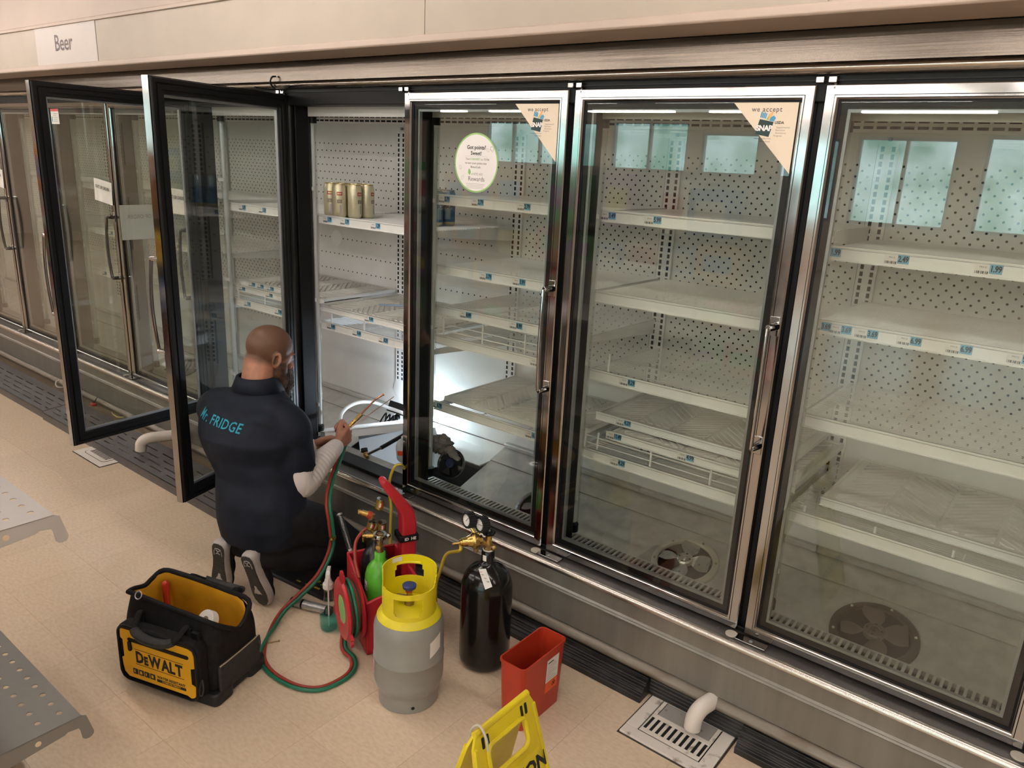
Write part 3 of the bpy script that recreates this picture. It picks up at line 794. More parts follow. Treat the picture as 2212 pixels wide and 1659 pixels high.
def shelf_wire(label, xa, xb, z, tags=(), pitch=0.0145, posts=(), post_h=0.085, fence=False):
    e = empty('wire_shelf', ((xa + xb) / 2, 0.45, z - 0.02), 0, label, 'shelf', 'shelves in the repaired case')
    wires(e, xa, xb, z, pitch=pitch); brackets(e, xa, xb, z - 0.004); rail(e, xa, xb, z, tags=tags)
    for x in posts:
        MB().tube([(x, SY + 0.012, z + post_h), (x, SY + 0.010, z)], 0.0042, M['enamel2'], n=8).build('fence_post', e)
    if fence:
        for dz in (0.028, 0.055): MB().tube([(xa + 0.01, SY + 0.012, z + dz), (xb - 0.01, SY + 0.012, z + dz)], 0.0022, M['enamel2'], n=6).build('fence_wire', e)
    return e

M['tray'] = mat('white_moulded_plastic', (0.70, 0.685, 0.65), 0.42, var=0.03, scale=7)
def herring(m, xa, xb, ya, yb, z, colw=0.135, step=0.034, h=0.004, w=0.013):
    """raised chevron ribs, direction flipping from column to column"""
    n = max(1, round((xb - xa) / colw)); cw = (xb - xa) / n
    for c in range(n):
        x0 = xa + c * cw + 0.006; x1 = xa + (c + 1) * cw - 0.006; s = 1 if c % 2 == 0 else -1
        y = ya - cw
        while y < yb + cw:
            pts = []
            p0 = (x0, y), (x1, y + s * (x1 - x0))
            (xA, yA), (xB, yB) = p0
            poly = [(xA, yA), (xB, yB), (xB, yB + w * 1.4), (xA, yA + w * 1.4)]
            # clip on y
            def clip(poly, lim, keep_ge):
                out = []
                for i in range(len(poly)):
                    a, b = poly[i], poly[(i + 1) % len(poly)]
                    ia = (a[1] >= lim) if keep_ge else (a[1] <= lim); ib = (b[1] >= lim) if keep_ge else (b[1] <= lim)
                    if ia: out.append(a)
                    if ia != ib:
                        t = (lim - a[1]) / (b[1] - a[1]); out.append((a[0] + (b[0] - a[0]) * t, lim))
                return out
            poly = clip(poly, ya, True)
            if len(poly) >= 3: poly = clip(poly, yb, False)
            if len(poly) >= 3: m.prism(poly, z - 0.001, z + h, M['tray'])
            y += step

def tray(label, xa, xb, z, y0, y1, tags=(), rl=True, tilt=0.0, cat='tray', rh=0.032):
    e = empty('shelf_tray', ((xa + xb) / 2, (y0 + y1) / 2, z), 0, label, cat, 'moulded trays lying on the shelves')
    m = MB().box((xa, y0, z), (xb, y1, z + 0.014), M['tray'])
    m.box((xa, y0, z + 0.014), (xb, y0 + 0.012, z + 0.018), M['tray']).box((xa, y1 - 0.012, z + 0.014), (xb, y1, z + 0.018), M['tray'])
    for x in (xa, xb - 0.012): m.box((x, y0 + 0.012, z + 0.014), (x + 0.012, y1 - 0.012, z + 0.018), M['tray'])
    b = m.build('tray_body', e, smooth=0, bevel=0.002)
    m = MB(); herring(m, xa + 0.03, xb - 0.03, y0 + 0.03, y1 - 0.03, z + 0.0145)
    m.build('raised_ribs', e, smooth=0)['kind'] = 'stuff'
    if rl: rail(e, xa, xb, z + 0.010, y=y0 - 0.004, h=rh, tags=tags)
    if tilt:
        e.rotation_euler = (tilt, 0, 0)
        for ch in e.children: pass
    return e

def bx(k): return bays[k][0] + 0.012, bays[k][1] - 0.012
a, b = bx('E')
shelf_solid('upper ribbed white shelf behind the rightmost glass door', a, b, 1.55, [(1.585, '1.99'), (1.765, '2.49'), (1.985, '1.99'), (2.22, '2.49')])
shelf_wire('fine-wired shelf with a row of 3.69 and 6.99 tags at far right', a, b, 1.333, [(1.592, '3.69'), (1.650, '3.69'), (1.722, '3.69'), (1.835, '6.99'), (1.958, '6.99'), (2.10, '9.99'), (2.22, '9.99')], pitch=0.0105)
shelf_wire('bare open wire shelf behind the rightmost door', a, b, 1.040, pitch=0.0145)
shelf_wire('lowest wire shelf behind the rightmost door', a, b, 0.722, pitch=0.013, posts=(1.63, 1.84, 2.05, 2.26), post_h=0.030)
tray('moulded zigzag tray on the lowest shelf behind the rightmost door', a + 0.085, b - 0.01, 0.752, SY + 0.075, SB - 0.005, rl=True, rh=0.03)
a, b = bx('D')
shelf_solid('upper white shelf tagged 3.49 and 5.99', a, b, 1.592, [(0.83, '3.49'), (1.005, '5.99')])
shelf_wire('second shelf down with wide plain front rail behind the 5.99 door', a, b, 1.310, pitch=0.0120)
shelf_wire('wire shelf with one 8.29 tag behind the middle closed door', a, b, 1.022, [(0.965, '8.29')], pitch=0.0145, posts=(0.875,), post_h=0.075)
shelf_wire('lowest wire shelf with fence posts behind the middle closed door', a, b, 0.712, [(0.955, '4.29')], pitch=0.0185, posts=(0.80, 0.855, 1.08, 1.31, 1.50), post_h=0.078, fence=True)
tray('lower zigzag tray tagged 11.49 and 4.99 on the fence posts', a + 0.115, b + 0.045, 0.791, SY + 0.012, SB - 0.02, [(0.925, '11.49'), (1.215, '4.99')])
tray('upper zigzag tray with one 4.29 tag lying on another tray', a + 0.010, b - 0.01, 0.828, SY + 0.075, SB - 0.01, [(0.925, '4.29')])
a, b = bx('C')
shelf_wire('upper wire shelf with four tags behind the sticker door', a, b, 1.595, [(0.05, '2.79'), (0.23, '2.79'), (0.46, '2.79'), (0.61, '2.29')], pitch=0.0120)
shelf_wire('second wire shelf tagged 3.79 and 3.99 behind the sticker door', a, b, 1.312, [(0.285, '3.79'), (0.455, '3.99')], pitch=0.0120)
shelf_wire('low wire shelf tagged 14.29 behind the sticker door', a, b, 1.012, [(0.56, '14.29')], pitch=0.0185, posts=(0.05, 0.27, 0.49, 0.72), post_h=0.105, fence=True)
shelf_wire('wire shelf tagged 8.99 resting on fence posts', a, b, 1.140, [(0.185, '8.99'), (0.45, '8.99')], pitch=0.0155)
shelf_wire('lowest shelf rail tagged 16.29 behind the sticker door', a, b, 0.712, [(0.03, '6.79'), (0.555, '16.29')], pitch=0.016)
tray('big zigzag tray on the lowest shelf behind the sticker door', a + 0.03, b - 0.01, 0.722, SY + 0.03, SB - 0.01, rl=False)
a, b = bx('B')
shelf_solid('white shelf holding the beer cans in the open bay', a, b, 1.452, [(-0.70, '1.79'), (-0.575, '1.79'), (-0.365, '1.29')])
shelf_wire('low wire shelf with three tags in the open bay', a, b, 0.942, [(-0.69, '9.49'), (-0.50, '9.49'), (-0.315, '8.29')], pitch=0.0225, posts=(-0.70, -0.46, -0.21, -0.03), post_h=0.065)
tray('ribbed white tray on the fence posts in the open bay', a, b - 0.005, 1.008, SY + 0.010, SB - 0.01, [(-0.42, '9.49')])
M['bluebar'] = mat('pale_blue_strip', (0.30, 0.42, 0.62), 0.4, var=0.1)
tag(MB().box((-0.16, -0.0045, 0), (0.16, 0.0045, 0.006), M['bluebar'], T(-0.47, 0.50, 1.0275) @ RZ(0.75)).build('plastic_strip'), 'pale blue plastic strip lying on the tray in the open bay', 'strip')
a, b = bx('A')
shelf_solid('white shelf seen through the nearest open door', a, b, 1.455, [(-1.40, '3.29'), (-1.22, '3.29'), (-1.02, '3.29')])
shelf_wire('low wire shelf seen through the nearest open door', a, b, 0.945, [(-1.40, '7.99'), (-1.12, '7.99')], pitch=0.0185, posts=(-1.50, -1.25, -1.02), post_h=0.085, fence=True)
tray('tray with a double row of tags seen through the open door', a + 0.01, b - 0.01, 1.030, SY + 0.05, SB - 0.01, [(-1.42, '7.99'), (-1.34, '7.99'), (-1.25, '7.99'), (-1.05, '7.99')])
tray('lower front tray seen through the open door', a + 0.01, b - 0.01, 1.006, SY + 0.008, SY + 0.30, [(-1.45, '7.99'), (-1.20, '7.99')], rh=0.03)
# shelves in the closed case on the left: one prototype of each, copied into every bay
def copy_tree(o, dx, parent=None, top=True):
    c = o.copy(); COL.objects.link(c)
    if top: c.location = o.location + V(dx, 0, 0)
    else:
        inv = o.matrix_parent_inverse.copy(); c.parent = parent; c.matrix_parent_inverse = inv
    for ch in list(o.children): copy_tree(ch, dx, c, False)
    return c
xa2, xb2 = edges2[1] + 0.012, edges2[0] - 0.012
pos = ['beside the open doors', 'second from the open doors', 'third from the open doors', 'fourth from the open doors', 'fifth from the open doors']
protoL = [shelf_solid('x', xa2, xb2, 1.47, [(-2.2, '3.29'), (-1.9, '3.29')]), shelf_wire('x', xa2, xb2, 1.18, [(-2.1, '5.49')], pitch=0.016), shelf_wire('x', xa2, xb2, 0.90, [(-2.25, '5.49'), (-1.95, '5.49')], pitch=0.02, posts=(-2.3, -2.0, -1.75), post_h=0.07)]
kinds = ['upper solid shelf', 'middle wire shelf', 'low wire shelf']
for i in range(4):
    for k, p_ in enumerate(protoL):
        o = p_ if i == 0 else copy_tree(p_, edges2[i + 1] - edges2[1])
        tag(o, '%s behind the closed left door %s' % (kinds[k], pos[i]), 'shelf', 'shelves in the left case')

# fans in the decks
fan('cream-ringed evaporator fan with bare metal blades in the middle bay', 1.15, 0.437, 0.132, False, 0.15)
fan('dark brown evaporator fan in the deck of the right bay', 1.855, 0.437, 0.142, True, 0.3)
fan('dark evaporator fan half hidden behind the door stile', 0.46, 0.437, 0.135, True, 0.5)
fan('dark evaporator fan in the left case deck near the open doors', -2.65, 0.437, 0.135, True, 0.8)

# ---- beer cans --------------------------------------------------------
M['cangold'] = mat('can_gold', (0.62, 0.52, 0.30), 0.28, 0.75, var=0.06, scale=30)
M['canbody'] = mat('can_champagne', (0.66, 0.60, 0.42), 0.30, 0.45, var=0.05, scale=20)
M['canred'] = mat('can_red_print', (0.35, 0.03, 0.035), 0.4, var=0.05)
M['canblue'] = mat('can_blue', (0.05, 0.15, 0.30), 0.3, 0.3, var=0.25, scale=25)
M['cansilver'] = mat('can_silver_blue', (0.28, 0.38, 0.46), 0.3, 0.5, var=0.1, scale=14)
def curved(m, R, a0, a1, z0, z1, mt, n=5):
    vs = []
    for i in range(n + 1):
        a = a0 + (a1 - a0) * i / n; vs += [(R * math.cos(a), R * math.sin(a), z0), (R * math.cos(a), R * math.sin(a), z1)]
    m.add(vs, [(2 * i, 2 * i + 2, 2 * i + 3, 2 * i + 1) for i in range(n)], mt)
def can_gold(loc, rz, label):
    e = empty('beer_can', loc, rz, label, 'can', 'gold beer cans')
    R = 0.0335; m = MB()
    m.lathe([(0.024, 0.0), (0.028, 0.002), (R, 0.012), (R, 0.134), (0.0300, 0.148)], M['canbody'], 28)
    m.build('can_body', e, local=True)
    MB().lathe([(0.0300, 0.148), (0.0285, 0.151), (0.0290, 0.1545), (0.0275, 0.1555), (0.0265, 0.1525), (0.0005, 0.1515)], M['cangold'], 28).build('can_lid', e, local=True)
    p = MB()
    curved(p, R + .0003, -0.38, 0.38, 0.103, 0.119, M['canred']); curved(p, R + .0005, -0.28, 0.28, 0.1075, 0.1145, M['cangold'])
    curved(p, R + .0003, -0.32, 0.32, 0.068, 0.084, M['ink2']); curved(p, R + .0003, -0.02, 0.25, 0.02, 0.06, M['stkgrey'])
    for i in range(4): curved(p, R + .0005, -0.24, 0.24, 0.0705 + i * .0032, 0.0718 + i * .0032, M['canbody'])
    p.build('can_print', e, local=True); return e
zs = 1.4525
ca = math.atan2(-2.3, 2.9)
for i, (x, y, lab, r) in enumerate(((-0.735, 0.228, 'gold beer can at the left end of the front row', -0.15), (-0.666, 0.222, 'gold beer can second from left, red emblem facing out', 0.0), (-0.613, 0.268, 'gold beer can third in the row, emblem turned right', 0.75), (-0.606, 0.338, 'gold beer can at the right end of the group', 0.9),
        (-0.741, 0.300, 'gold beer can behind the left end can', 0.3), (-0.673, 0.293, 'gold beer can in the middle of the second row', 0.5), (-0.674, 0.366, 'gold beer can at the back of the group', 0.2))):
    can_gold((x, y, zs), ca + r, lab)
def can_busch(loc, rz, label):
    e = empty('beer_can', loc, rz, label, 'can', 'blue beer cans')
    R = 0.0335; m = MB()
    m.lathe([(0.024, 0.0), (0.028, 0.002), (R, 0.010), (R, 0.018)], M['cangold'], 28)
    m.lathe([(R, 0.018), (R, 0.075), (R, 0.100)], M['canblue'], 28); m.lathe([(R, 0.100), (R, 0.134), (0.0300, 0.148)], M['cansilver'], 28)
    m.build('can_body', e, local=True)
    MB().lathe([(0.0300, 0.148), (0.0285, 0.151), (0.0290, 0.1545), (0.0275, 0.1555), (0.0265, 0.1525), (0.0005, 0.1515)], M['galv'], 28).build('can_lid', e, local=True)
    p = MB()
    vs, fs = text_mesh('BUSCH', 0.021, 0.95, 0.0004)
    p.add([((R + .0005) * V(math.cos(v.x / R), math.sin(v.x / R), 0) + V(0, 0, 0.085 + v.y)) for v in vs], fs, M['ink'])
    curved(p, R + .0003, -0.7, 0.7, 0.072, 0.100, M['cansilver'], 10); curved(p, R + .0002, -0.25, 0.55, 0.03, 0.072, M['cansilver'], 6)
    p.build('can_print', e, local=True); return e
for x, y, lab, r in ((-0.175, 0.36, 'blue beer can at front of the group seen through the sticker door', 0.15), (-0.17, 0.432, 'blue beer can second in the row behind the sticker door', -0.3), (-0.247, 0.362, 'blue beer can at the left of the group behind the glass', -0.2), (-0.243, 0.434, 'blue beer can at the back left of the group', 0.4)):
    can_busch((x, y, zs), ca + r, lab)

# ================================================================== KICK PLATES, DRAINS, FLOOR THINGS
def kick_up(label):
    e = empty('kick_plate', (1.5, -0.09, 0), 0, label, 'kick plate')
    for x0, x1, k in ((-0.02, 1.285, 0.0), (1.285, 1.622, 0.058), (1.622, 4 * P, 0.0)):
        pr = [(-0.030, 0.0), (-0.112 + k, 0.0), (-0.112 + k, 0.022), (-0.098 + k * .8, 0.025), (-0.098 + k * .8, 0.034), (-0.090 + k * .7, 0.037), (-0.090 + k * .7, 0.046), (-0.076 + k * .5, 0.049), (-0.076 + k * .5, 0.059), (-0.062 + k * .3, 0.062), (-0.062 + k * .3, 0.0725), (-0.030, 0.0725)]
        if k: pr = [(y, z + 0.0085 if z < 0.001 else z) for y, z in pr]
        MB().extr_x(pr, x0, x1, M['kick']).build('plate', e, smooth=0, bevel=0.002)
    return e
kick_up('black ribbed kick plate under the closed doors')
def kick_flat(x0, x1, label, y0=-0.335, y1=-0.115):
    e = empty('kick_plate', ((x0 + x1) / 2, (y0 + y1) / 2, 0), 0, label, 'kick plate')
    m = MB()
    h = 0.052
    m.box((x0, y0, 0.0), (x1, y0 + 0.004, h), M['kick2'])
    def top(yy): return h + 0.0 + (yy - y0) * 0.10
    # slotted top, strips with gaps between
    ys = [y0, y0 + 0.036, y0 + 0.044, y0 + 0.072, y0 + 0.080, y0 + 0.112, y0 + 0.120, y0 + 0.155, y0 + 0.163, y1]
    for k in range(0, len(ys) - 1, 2):
        a, b = ys[k], ys[k + 1]
        m.add([(x0, a, top(a)), (x1, a, top(a)), (x1, b, top(b)), (x0, b, top(b)), (x0, a, top(a) - .004), (x1, a, top(a) - .004), (x1, b, top(b) - .004), (x0, b, top(b) - .004)],
              [(0, 1, 2, 3), (7, 6, 5, 4), (0, 4, 5, 1), (1, 5, 6, 2), (2, 6, 7, 3), (3, 7, 4, 0)], M['kick2'])
    # bridges between slots
    x = x0
    k = 0
    while x < x1 - 0.05:
        for q in range(1, len(ys) - 2, 2):
            a, b = ys[q], ys[q + 1]; off = 0.0 if (q // 2) % 2 == 0 else 0.09
            xx = min(x + off, x1 - 0.07)
            m.add([(xx, a, top(a)), (xx + 0.06, a, top(a)), (xx + 0.06, b, top(b)), (xx, b, top(b))], [(0, 1, 2, 3)], M['kick2'])
        x += 0.18
    m.box((x0, y1 - 0.004, 0), (x1, y1, top(y1) - 0.002), M['kick2'])
    m.build('plate', e, smooth=0)
    return e
M['kick2'] = mat('dark_grille_plastic', (0.085, 0.076, 0.076), 0.42, var=0.2, scale=9, rvar=0.1)
kick_flat(-2.98, -0.62, 'slotted dark kick grille pulled out flat by the open doors', -0.345, -0.125)
kick_flat(-6.0, -2.99, 'slotted dark kick grille pulled out at the far left', -0.335, -0.115)
# loose cables in the toe space
M['wirewhite'] = mat('white_cable', (0.55, 0.50, 0.44), 0.5, var=0.05); M['wirered'] = mat('red_connector', (0.45, 0.06, 0.04), 0.5, var=0.1)
M['wireyel'] = mat('yellow_cable', (0.50, 0.40, 0.14), 0.5, var=0.05)
tag(MB().tube(smooth_path([(-2.62, -0.02, 0.10), (-2.60, -0.07, 0.085), (-2.54, -0.09, 0.078), (-2.46, -0.085, 0.082), (-2.40, -0.02, 0.11)], 6), 0.004, M['wireyel'], n=6).build('loose_cable'), 'thin yellow cable sagging in the open toe space', 'cable')
tag(MB().tube(smooth_path([(-3.42, -0.02, 0.12), (-3.40, -0.085, 0.11), (-3.36, -0.10, 0.085), (-3.35, -0.06, 0.078), (-3.38, -0.02, 0.09)], 6), 0.005, M['wirewhite'], n=6).build('loose_cable'), 'white cable looping out of the toe space at far left', 'cable')
e = empty('cable_connector', (-2.80, -0.09, 0.075), 0, 'red cable connector hanging in the toe space', 'connector')
MB().box((-2.83, -0.11, 0.0775), (-2.785, -0.085, 0.096), M['wirered']).build('plug', e, bevel=0.004); MB().tube([(-2.81, -0.095, 0.096), (-2.83, -0.06, 0.12), (-2.85, -0.03, 0.13)], 0.003, M['black'], n=6).build('lead', e)

def floor_sink(label, x0, y0, x1, y1, full=True):
    e = empty('floor_drain', ((x0 + x1) / 2, (y0 + y1) / 2, 0), 0, label, 'drain', 'white floor drains')
    t = 0.008
    m = MB(); w = 0.042 if full else 0.03
    m.box((x0, y0, 0.0005), (x1, y0 + w, t), M['sink']).box((x0, y1 - 0.02, 0.0005), (x1, y1, t), M['sink']).box((x0, y0 + w, 0.0005), (x0 + w, y1 - 0.02, t), M['sink']).box((x1 - w, y0 + w, 0.0005), (x1, y1 - 0.02, t), M['sink'])
    rim = m.build('rim', e, bevel=0.002)
    MB().box((x0 - 0.006, y0 - 0.006, 0.0003), (x1 + 0.006, y1, 0.0015), M['grime']).build('grout_line', e)
    MB().box((x0 + w, y0 + w, 0.0016), (x1 - w, y1 - 0.02, 0.0030), M['hole'] if full else M['hole']).build('basin', e)
    gx0, gx1 = x0 + w + 0.004, x1 - w - 0.004; gy0 = y0 + w + 0.004; gy1 = y0 + w + (0.105 if full else 0.16)
    g = MB(); n = 9 if full else 13
    g.box((gx0, gy0, 0.004), (gx1, gy0 + 0.018, 0.0075), M['sink']).box((gx0, gy1 - 0.018, 0.004), (gx1, gy1, 0.0075), M['sink'])
    sw = (gx1 - gx0) / (n + 1)
    for i in range(n + 2):
        xx = gx0 + (gx1 - gx0) * i / (n + 1)
        g.box((max(gx0, xx - sw * 0.26), gy0 + 0.018, 0.004), (min(gx1, xx + sw * 0.26), gy1 - 0.018, 0.0075), M['sink'])
    g.build('grate', e, bevel=0.0012)
    if full:
        MB().box((gx0 + 0.014, gy1 + 0.002, 0.0032), (gx1 - 0.014, y1 - 0.022, 0.0045), M['sinkin']).build('basin_floor', e)
        for xx in (gx0, gx1 - 0.012): MB().box((xx, gy1, 0.004), (xx + 0.012, y1 - 0.022, 0.0075), M['sink']).build('grate_arm', e)
    return e
floor_sink('dirty white half-grate floor drain below the right-hand doors', 1.302, -0.272, 1.602, -0.03)
floor_sink('white slotted floor drain under the pulled-out kick grille', -2.225, -0.440, -1.915, -0.355, False) if False else None
# second drain lies half under the grille: only its front shows
e = empty('floor_drain', (-2.07, -0.38, 0), 0, 'clean white slotted floor drain peeking out under the kick grille', 'drain', 'white floor drains')
def px_drain():
    x0, x1, y0, y1 = -2.29, -1.955, -0.445, -0.125
    MB().box((x0 - 0.006, y0 - 0.006, 0.0003), (x1 + 0.006, y1, 0.0015), M['grime']).build('grout_line', e)
    MB().box((x0, y0, 0.0016), (x1, y1, 0.0045), M['sinkclean']).build('rim', e, bevel=0.001)
    MB().prism(rrect(x0 + 0.045, y0 + 0.035, x1 - 0.045, y1, 0.03), 0.0045, 0.0050, M['grime']).build('rim_groove', e)
    MB().prism(rrect(x0 + 0.048, y0 + 0.038, x1 - 0.048, y1, 0.03), 0.0050, 0.0062, M['sinkclean']).build('grate', e)
    n = 12; s = MB()
    for i in range(n):
        xx = x0 + 0.075 + (x1 - x0 - 0.15) * i / (n - 1)
        s.prism(rrect(xx - 0.0045, y0 + 0.062, xx + 0.0045, y0 + 0.17, 0.004, 3), 0.0062, 0.0066, M['hole'])
    s.build('slots', e)
M['sinkclean'] = mat('clean_white_enamel', (0.80, 0.74, 0.68), 0.35, var=0.03)
px_drain()
def pvc(label, pts, r=0.027):
    e = empty('drain_pipe', pts[-1], 0, label, 'pipe', 'white drain pipes')
    MB().tube(smooth_path(pts, 8), r, M['pvc'], n=18, caps=True).build('pipe', e)
    return e
pvc('white plastic drain elbow emptying above the dirty floor drain', [(1.52, 0.02, 0.100), (1.51, -0.06, 0.102), (1.497, -0.105, 0.095), (1.489, -0.128, 0.070), (1.487, -0.132, 0.030)])
pvc('white plastic drain elbow poking out between the open doors', [(-1.70, -0.06, 0.165), (-1.76, -0.16, 0.165), (-1.80, -0.23, 0.160), (-1.825, -0.262, 0.135), (-1.83, -0.270, 0.088)], 0.030)

# ---- gondola across the aisle: two bare perforated shelves
M['gon'] = mat('grey_shelf_paint', (0.20, 0.185, 0.172), 0.5, var=0.04, scale=6)
M['gonl'] = mat('pale_shelf_paint', (0.46, 0.425, 0.41), 0.5, var=0.04, scale=6)
GON = empty('gondola_shelf_unit', (-0.1, -1.75, 0), 0, 'bare grey gondola shelving at the left front edge of the aisle', 'shelving')
def gon_shelf(z, mt, x0=-0.55, x1=0.37, yf=-1.497, yb=-1.95):
    m = MB(); vs = []; fs = []
    def quad(xa, ya, xb, yb_):
        k = len(vs); vs.extend([(xa, ya, z), (xb, ya, z), (xb, yb_, z), (xa, yb_, z)]); fs.append((k, k + 1, k + 2, k + 3))
    dx = 0.0526; r = 0.0085; ry = 0.0072
    bands = [(-1.497, -1.507, 0), (-1.507, -1.554, 1), (-1.554, -1.558, 0), (-1.558, -1.608, 1), (-1.608, -1.95, 0)]
    for a, b, holes in bands:
        if not holes: quad(x0, b, x1, a); continue
        cy = -1.5305 if a > -1.55 else -1.583
        n = int((x1 - 0.027 - x0) / dx); ex = 0.319 + dx / 2; sx = ex - n * dx
        quad(x0, b, sx, a); quad(ex, b, x1, a)
        for i in range(n):
            cx = sx + (i + .5) * dx; k = len(vs)
            for q in range(16):
                t = q * PI / 8; c, s_ = math.cos(t), math.sin(t)
                mx_ = max(abs(c), abs(s_)); ox, oy = c / mx_, s_ / mx_
                vs.append((cx + ox * dx / 2, (a + b) / 2 + oy * (a - b) / 2, z)); vs.append((cx + r * c, cy + ry * s_, z))
            for q in range(16):
                w = (q + 1) % 16; fs.append((k + 2 * q, k + 2 * w, k + 2 * w + 1, k + 2 * q + 1))
    m.add(vs, fs, mt)
    o = m.build('shelf_plate', GON, smooth=0)
    s = o.modifiers.new('solid', 'SOLIDIFY'); s.thickness = 0.002; s.offset = -1
    # end bracket with a rounded hook tab
    poly = [(yf, z - 0.001), (yf + 0.012, z - 0.008), (yf + 0.026, z - 0.064)]
    poly += [(yf + 0.026 - 0.015 + 0.015 * math.cos(t), z - 0.066 - 0.013 * math.sin(t)) for t in (0.5, 1.0, 1.6, 2.2, 2.8)]
    poly += [(yf - 0.006, z - 0.045), (yf - 0.010, z - 0.035), (yf - 0.036, z - 0.031), (yf - 0.045, z - 0.036), (yb, z - 0.075), (yb, z - 0.001)]
    def plate(x):
        n = len(poly); v2 = [(x, y, q) for y, q in poly] + [(x - 0.003, y, q) for y, q in poly]
        return v2, [tuple(range(n)), tuple(range(2 * n - 1, n - 1, -1))] + [(i, n + i, n + (i + 1) % n, (i + 1) % n) for i in range(n)]
    b = MB(); v2, f2 = plate(x1); b.add(v2, f2, mt)
    b.cyl((x1 + 0.0004, yf - 0.106, z - 0.022), (x1 - 0.001, yf - 0.106, z - 0.022), 0.0075, M['tile'], n=12)
    b.build('end_bracket', GON, smooth=20)
    MB().box((x0, yf - 0.002, z - 0.030), (x1 - 0.004, yf, z - 0.002), mt).build('front_lip', GON)
    b = MB(); v2, f2 = plate(x0 + 0.003); b.add(v2, f2, mt); b.build('end_bracket', GON, smooth=20)
gon_shelf(0.302, M['gon']); gon_shelf(0.882, M['gonl'])
for x in (-0.56, 0.36):
    MB().box((x - 0.015, -2.02, 0.0), (x + 0.015, -1.952, 1.15), M['gon']).build('post', GON)
MB().box((-0.575, -2.06, 0.0), (0.375, -1.952, 0.10), M['gon']).build('base_plinth', GON)
MB().box((-0.545, -2.0, 0.10), (0.345, -1.99, 1.15), M['gonl']).build('back_panel', GON)

# ---- wet floor sign ---------------------------------------------------
M['signyel'] = mat('sign_yellow', (0.72, 0.58, 0.018), 0.42, col2=(0.55, 0.42, 0.03), scale=7, lo=0.45, hi=0.75, detail=6)
SG = empty('wet_floor_sign', (1.415, -1.045, 0), 0, 'scuffed yellow folding caution sign at the bottom edge', 'floor sign')
def leaf(side):
    h0 = 0.615; half_t, half_b = 0.100, 0.155; sp = 0.155
    # leaf plane: u along y, v up the slope
    L = math.hypot(h0, sp); ang = math.atan2(sp, h0)
    A = T(1.415 + 0.004 * side, -1.045, h0) @ RY(-side * ang) @ Matrix(((0, 0, side, 0), (1, 0, 0, 0), (0, 1, 0, 0), (0, 0, 0, 1)))
    def hw(v): return half_t + (half_b - half_t) * (-v / L)
    m = MB()
    # plate with handle opening, built as a fan of quads between outer and inner outline
    r = 0.03
    outer = []
    ins_t, ins_b = -0.042, -0.112; iw_t, iw_b = 0.058, 0.064
    inner = [(-iw_t, ins_t), (iw_t, ins_t), (iw_b, ins_b), (-iw_b, ins_b)]
    out_top = [(-hw(0) + r, 0), (hw(0) - r, 0), (hw(-r), -r), (hw(-0.19), -0.19), (-hw(-0.19), -0.19), (-hw(-r), -r)]
    def solid(poly): m.prism(poly, -0.006, 0.0, M['signyel'], A)
    solid([(-hw(0) + r, 0), (-hw(-0.006) + 0.010, -0.006), (-hw(-r), -r), (-hw(ins_t), ins_t), (hw(ins_t), ins_t), (hw(-r), -r), (hw(-0.006) - 0.010, -0.006), (hw(0) - r, 0)])
    solid([(-hw(ins_t), ins_t), (-hw(ins_b), ins_b), (-iw_b, ins_b), (-iw_t, ins_t)])
    solid([(iw_t, ins_t), (iw_b, ins_b), (hw(ins_b), ins_b), (hw(ins_t), ins_t)])
    solid([(-hw(ins_b), ins_b), (-half_b, -L), (half_b, -L), (hw(ins_b), ins_b)])
    # raised rim around the opening and the edges
    rim = [(x, y, 0.002) for x, y in rrect(-iw_b, ins_b, iw_b, ins_t, 0.018, 4)]
    m.tube([A @ Vector(p) for p in rim], 0.0055, M['signyel'], n=8, closed=True)
    for s in (-1, 1): m.tube([A @ V(s * (hw(-r) - 0.004), -r, 0.001), A @ V(s * (half_b - 0.004), -L, 0.001)], 0.005, M['signyel'], n=6)
    m.prism([(-hw(-.135) + .02, -0.135), (hw(-.135) - .02, -0.135), (half_b - 0.03, -L + 0.03), (-half_b + 0.03, -L + 0.03)], 0, 0.004, M['signyel'], A)
    o = m.build('sign_leaf', SG, smooth=40)
    t = MB(); t.text('CAUTION', 0.050, M['ink'], A @ T(0, -0.168, 0.0046), 1.0, 0.0022); t.text('WET FLOOR', 0.045, M['ink'], A @ T(0, -0.50, 0.0046), 1.0, 0.0018)
    t.build('lettering', o, smooth=0)
    s = MB()
    for yy in (-0.072, 0.072):
        for q in (0, 0.016): s.prism(rrect(yy - 0.004 + q * 0.9 * (-1 if yy > 0 else 1), -0.042, yy + 0.004 + q * 0.9 * (-1 if yy > 0 else 1), -0.016, 0.003, 2), 0, 0.0008, M['rubber'], A)
    s.build('hinge_slots', o, smooth=0)
leaf(1); leaf(-1)
MB().cyl((1.415, -1.135, 0.611), (1.415, -0.955, 0.611), 0.0075, M['signyel'], n=10).build('hinge_roll', SG)
MB().tube(smooth_path([(1.392, -1.118, 0.57), (1.395, -1.119, 0.605), (1.415, -1.119, 0.626), (1.434, -1.118, 0.605), (1.440, -1.117, 0.575)], 6), 0.0028, M['wirewhite'], n=6).build('cable_tie', SG)

